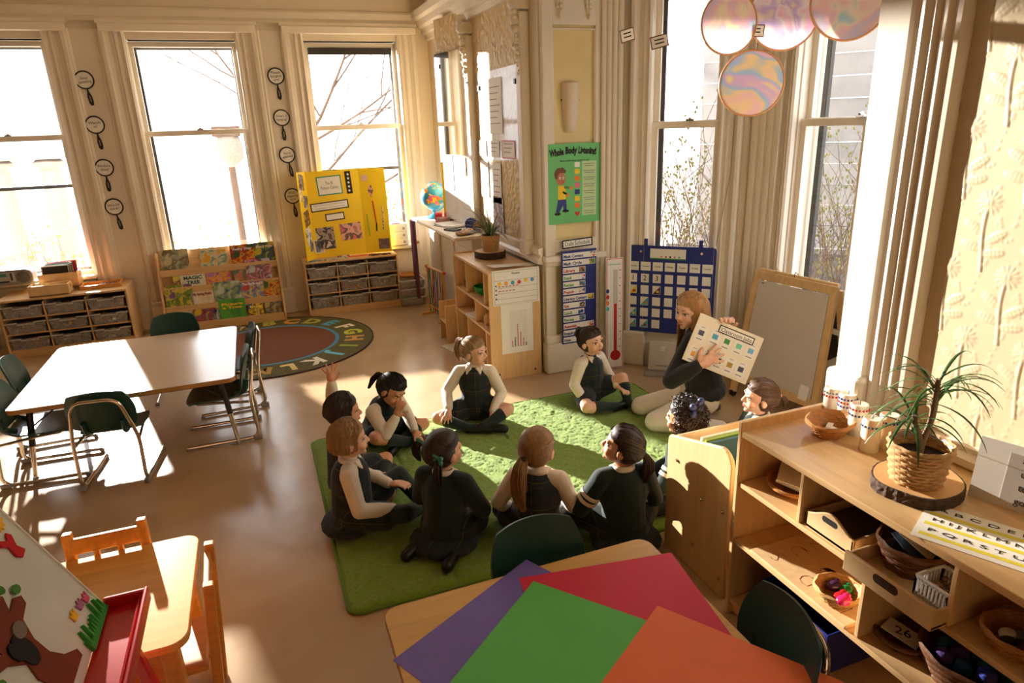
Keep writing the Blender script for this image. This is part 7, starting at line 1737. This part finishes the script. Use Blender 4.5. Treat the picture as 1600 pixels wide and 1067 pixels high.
# ------------------------------------------------------------------ easel with white board
def easel():
    root = thing('board_easel', 'wooden floor easel with white dry-erase panel in the bay', 'easel', (0, 0, 0))
    TL, TR = V((3.36, 3.80, .90)), V((3.44, 3.17, .90)); BL, BR = V((3.16, 3.74, .04)), V((3.25, 3.06, .04)); n = (TR - TL).cross(BL - TL).normalized(); n = n if n.x < 0 else -n
    BT = V((.11, .02, 0))
    for a, c in ((BL, TL), (BR, TR)):
        b = MB(); b.bar(a, c + (c - a) * .03, .05, .03, n); b.build('front_leg', M_PINE2, root, bevel=.004)
        f = a + V((.36, .05, 0)); b = MB(); b.bar(f, c + V((.04, .0, 0)), .05, .03, n); b.build('rear_leg', M_PINE2, root, bevel=.004)
        for q in (a, f):
            b = MB(); b.cyl(q + V((0, -.012, -.012)), q + V((0, .012, -.012)), .026, n=16); w = b.build('caster', M_BLACK, root, smooth=True)
    for t in (.0, .86):
        b = MB(); b.bar(lerp(TL, BL, t) - n * -.002, lerp(TR, BR, t) - n * -.002, .06, .025, n); b.build('cross_rail', M_PINE2, root, bevel=.004)
    u = (TR - TL).normalized(); dn = (BL - TL).normalized()
    p = [lerp(TL, BL, .04) + u * .03, lerp(TR, BR, .04) - u * .03, lerp(TR, BR, .84) - u * .03, lerp(TL, BL, .84) + u * .03]
    b = MB(); b.add([q + n * .012 for q in p] + [q - n * .004 for q in p], [(0, 1, 2, 3), (7, 6, 5, 4)] + [(i, 4 + i, 4 + (i + 1) % 4, (i + 1) % 4) for i in range(4)]); b.build('dry_erase_panel', mat('dry_erase', (206, 196, 186), .22, var=.02), root)
    b = MB(); b.tube([TL + V((.03, 0, .03)), TR + V((.03, 0, .03))], .016, 10); b.build('paper_roll_dowel', M_PINE2, root, smooth=True)
    for t in (.25, .5, .68):
        q = lerp(TL, TR, t) + V((.03, 0, .05)); b = MB(); b.tube([q, q + V((-.03, 0, .02)), q + V((-.035, 0, -.015))], .003, 5); b.build('clip', M_BLACKM if t == .5 else M_CHROME, root)
    b = MB(); q = lerp(TL, BL, .06) + u * .06; b.bar(q + n * .014, q + u * .02 + n * .014, .006, .002, n); b.build('maker_mark', M_INK, root)
    b = MB(); q = lerp(TR, BR, .74) - u * .12; b.add([q + n * .016, q + u * .07 + n * .016, q + u * .07 + dn * .10 + n * .016, q + dn * .10 + n * .016, q + n * .014, q + u * .07 + n * .014, q + u * .07 + dn * .10 + n * .014, q + dn * .10 + n * .014], [(0, 1, 2, 3), (7, 6, 5, 4)] + [(i, 4 + i, 4 + (i + 1) % 4, (i + 1) % 4) for i in range(4)]); b.build('pinned_note', MPAP, root)
    for f in (.0,):
        pb = [lerp(TL, BL, .06) + V((.06, 0, 0)), lerp(TR, BR, .06) + V((.06, 0, 0)), BR + V((.36, .05, .15)), BL + V((.36, .05, .15))]
        b = MB(); b.add(pb + [q + V((.008, 0, 0)) for q in pb], [(0, 1, 2, 3), (7, 6, 5, 4)] + [(i, 4 + i, 4 + (i + 1) % 4, (i + 1) % 4) for i in range(4)]); b.build('rear_panel', mat('dark_chalk_panel', (58, 44, 36), .7), root)
M_PINE2 = mat('easel_wood', (212, 176, 122), .4, var=.1, vs=4, stretch=(12, 12, 2))
easel()
b = MB(); b.box((0, 0, 0), (.008, .30, .50)); tag(b.build('small_pocket_chart', M_BLUE, loc=(3.52, 2.98, .76), rot=(0, 0, 0)), 'blue chart hanging behind the easel, mostly hidden', 'chart')
# ------------------------------------------------------------------ hanging painted discs and name tags
def watercolour(i, cols):
    m = bpy.data.materials.new('watercolour_%d' % i); m.use_nodes = True; nt = m.node_tree; L = nt.links; bb = nt.nodes['Principled BSDF']; bb.inputs['Roughness'].default_value = .5
    tc = N(nt, 'ShaderNodeTexCoord'); mp = N(nt, 'ShaderNodeMapping'); mp.inputs['Location'].default_value = (i * 3.1, i * 1.7, 0); L.new(tc.outputs['Object'], mp.inputs[0])
    nz = N(nt, 'ShaderNodeTexNoise'); nz.inputs['Scale'].default_value = 5.; nz.inputs['Detail'].default_value = 1.5; nz.inputs['Distortion'].default_value = 2.2; L.new(mp.outputs[0], nz.inputs['Vector'])
    rp = N(nt, 'ShaderNodeValToRGB'); e = rp.color_ramp.elements; e[0].position = .25; e[1].position = .75; e[0].color = lin(cols[0]) + (1,); e[1].color = lin(cols[-1]) + (1,)
    for k, c in enumerate(cols[1:-1]): e.new(.25 + .5 * (k + 1) / (len(cols) - 1)).color = lin(c) + (1,)
    L.new(nz.outputs['Fac'], rp.inputs[0]); L.new(rp.outputs[0], bb.inputs['Base Color'])
    tr = N(nt, 'ShaderNodeBsdfTranslucent'); L.new(rp.outputs[0], tr.inputs[0]); mx = N(nt, 'ShaderNodeMixShader'); mx.inputs[0].default_value = .92 if i < 3 else .5
    L.new(bb.outputs[0], mx.inputs[1]); L.new(tr.outputs[0], mx.inputs[2]); L.new(mx.outputs[0], nt.nodes['Material Output'].inputs[0]); return m
WC = tuple(tuple(tuple(int(q + (255 - q) * (.35 if ri < 3 else -.25)) if ri < 3 else int(q * .86) for q in c) for c in row) for ri, row in enumerate((((186, 222, 238), (252, 244, 206), (248, 206, 212), (222, 210, 242), (206, 238, 232)), ((246, 180, 214), (250, 200, 220), (250, 240, 240), (210, 180, 230), (250, 236, 196)), ((170, 214, 222), (246, 238, 216), (246, 210, 208), (218, 212, 232), (248, 228, 206)), ((250, 214, 222), (250, 226, 186), (190, 216, 238), (240, 206, 226), (250, 240, 186)))))
DS = (((2.03, 2.60, 2.385), .125, 24, 'upper left with blue and yellow washes'), ((2.325, 2.60, 2.43), .152, 16, 'middle one of the top row, mostly pink and lilac'), ((2.39, 2.30, 2.437), .152, 12, 'upper right with peach and teal washes'), ((2.172, 2.60, 2.14), .139, 6, 'hanging alone below the other three'))
for i, (c, r_, tilt, lab) in enumerate(DS):
    d2 = V((-c[0], -c[1], 0)).normalized(); rz = math.atan2(d2.x, -d2.y) + R(tilt)
    root = thing('painted_hoop', 'watercolour disc in thin hoop, ' + lab, 'hanging decoration', c, rz, 'painted hoops hanging in the bay'); root.rotation_euler = (0, R((12, -5, -8, 3)[i]), rz)
    b = MB(); b.prism([(r_ * .985 * math.cos(2 * math.pi * j / 48), r_ * .985 * math.sin(2 * math.pi * j / 48)) for j in range(48)], .002, M=UP); b.build('painted_disc', watercolour(i, WC[i]), root)
    b = MB(); b.tube([(r_ * math.cos(2 * math.pi * j / 48), 0, r_ * math.sin(2 * math.pi * j / 48)) for j in range(49)], .0045, 6); b.build('hoop', mat('hoop_wood', (196, 140, 90), .5), root, smooth=True)
    b = MB(); b.tube([(0, 0, r_), (0, 0, CEIL - c[2] - .01)], .0009, 4); b.build('string', M_WPLAS, root)
for i, (p, rz_) in enumerate((((1.525, 2.6, 2.333), 35), ((1.68, 2.6, 2.31), 5), ((2.157, 2.58, 2.355), 0))):
    root = thing('name_tag', 'small bordered name tag hanging on a string, %s' % ('leftmost near the pilaster', 'in front of the narrow bay window', 'between the painted hoops')[i], 'tag', p, R(-25 + rz_), 'name tags hanging in the bay'); root.rotation_euler = (0, R((-14, -12, 3)[i]), R(-25 + rz_))
    b = MB(); b.box((0, 0, 0), (.075, .002, .05)); b.build('border', M_BROWN, root); b = MB(); b.box((0, -.0015, 0), (.066, .001, .041)); b.build('card', MPAP, root)
    b = MB()
    for q in (-.006, .008): b.box((0, -.0022, q), (.040, .0008, .005))
    b.build('text_lines', M_INK, root, kind='stuff')
    b = MB(); b.tube([(0, 0, .025), (0, 0, CEIL - p[2] - .01)], .0008, 4); b.build('string', M_WPLAS, root)
# blind cord in the bay
b = MB(); b.tube([(3.37, 4.17, 2.9), (3.36, 4.18, 1.6), (3.30, 4.22, 1.05)], .003, 5); tag(b.build('blind_cord', M_GREY), 'thin grey blind cord beside the narrow bay window', 'cord')
# papers taped to the mirror panel near the plant
for i, (y, z, w, h, m, lab) in enumerate(((5.78, 2.16, .36, .46, MPAP, 'large typed notice'), (6.16, 1.80, .20, .14, MPAP, 'small green edged note'), (5.84, 1.80, .26, .14, MPAP, 'small typed note'), (5.48, 1.80, .30, .14, MPAP, 'red bordered note'), (6.14, 1.52, .22, .34, MPAP, 'left list sheet'), (5.80, 1.50, .22, .36, MPAP, 'right list sheet'), (5.80, 1.16, .28, .44, None, 'printed city photograph'))):
    m = m or multicolour('city_photo', ((170, 140, 130), (120, 110, 120), (200, 190, 190), (150, 90, 80)), 14, .5)
    o = flat_card('taped_paper', lab + ' taped on the panel above the open shelf unit', 'paper', w, h, Matrix.Translation((2.079, y, z)) @ Matrix.Rotation(R(-90), 4, 'Z') @ UP, m, .002, 'papers taped above the shelf unit')
    if i == 3:
        b = MB()
        for a, c in (((-w / 2, h / 2), (w / 2, h / 2)), ((-w / 2, -h / 2), (w / 2, -h / 2)), ((-w / 2, -h / 2), (-w / 2, h / 2)), ((w / 2, -h / 2), (w / 2, h / 2))): b.bar((a[0], a[1], .001), (c[0], c[1], .001), .012, .001)
        b.build('red_border', M_RED, o)
    if i != 6:
        b = MB()
        for q in range(3 if h < .2 else 7): b.bar((-w * .36, h * .34 - q * (.035 if h < .2 else .05), .0006), (w * (.36 - .1 * (q % 3)), h * .34 - q * (.035 if h < .2 else .05), .0006), .006, .0008)
        b.build('text_lines', M_GREYINK, o, kind='stuff')
# posters and drawings on the first mirror
for i, (t, z, w, h, c) in enumerate(((.5, 1.40, .56, .66, (240, 238, 234)), (.72, 1.55, .14, .36, (196, 202, 206)), (.28, 1.62, .12, .18, (236, 190, 160)))):
    p = V((2.070, 6.36, 0)) + _d * (t * .62 + .06) + V((-.974, -.225, 0)) * (.011 + .004 * i)
    flat_card('taped_drawing', ('pale', 'grey-edged', 'peach')[i] + ' drawing taped on the mirror over the mantel', 'paper', w, h, Matrix.Translation((p.x, p.y, z)) @ Matrix.Rotation(R(-90 + 13), 4, 'Z') @ UP, mat('drawing_%d' % i, c, .7), .002, 'drawings taped over the mantel')
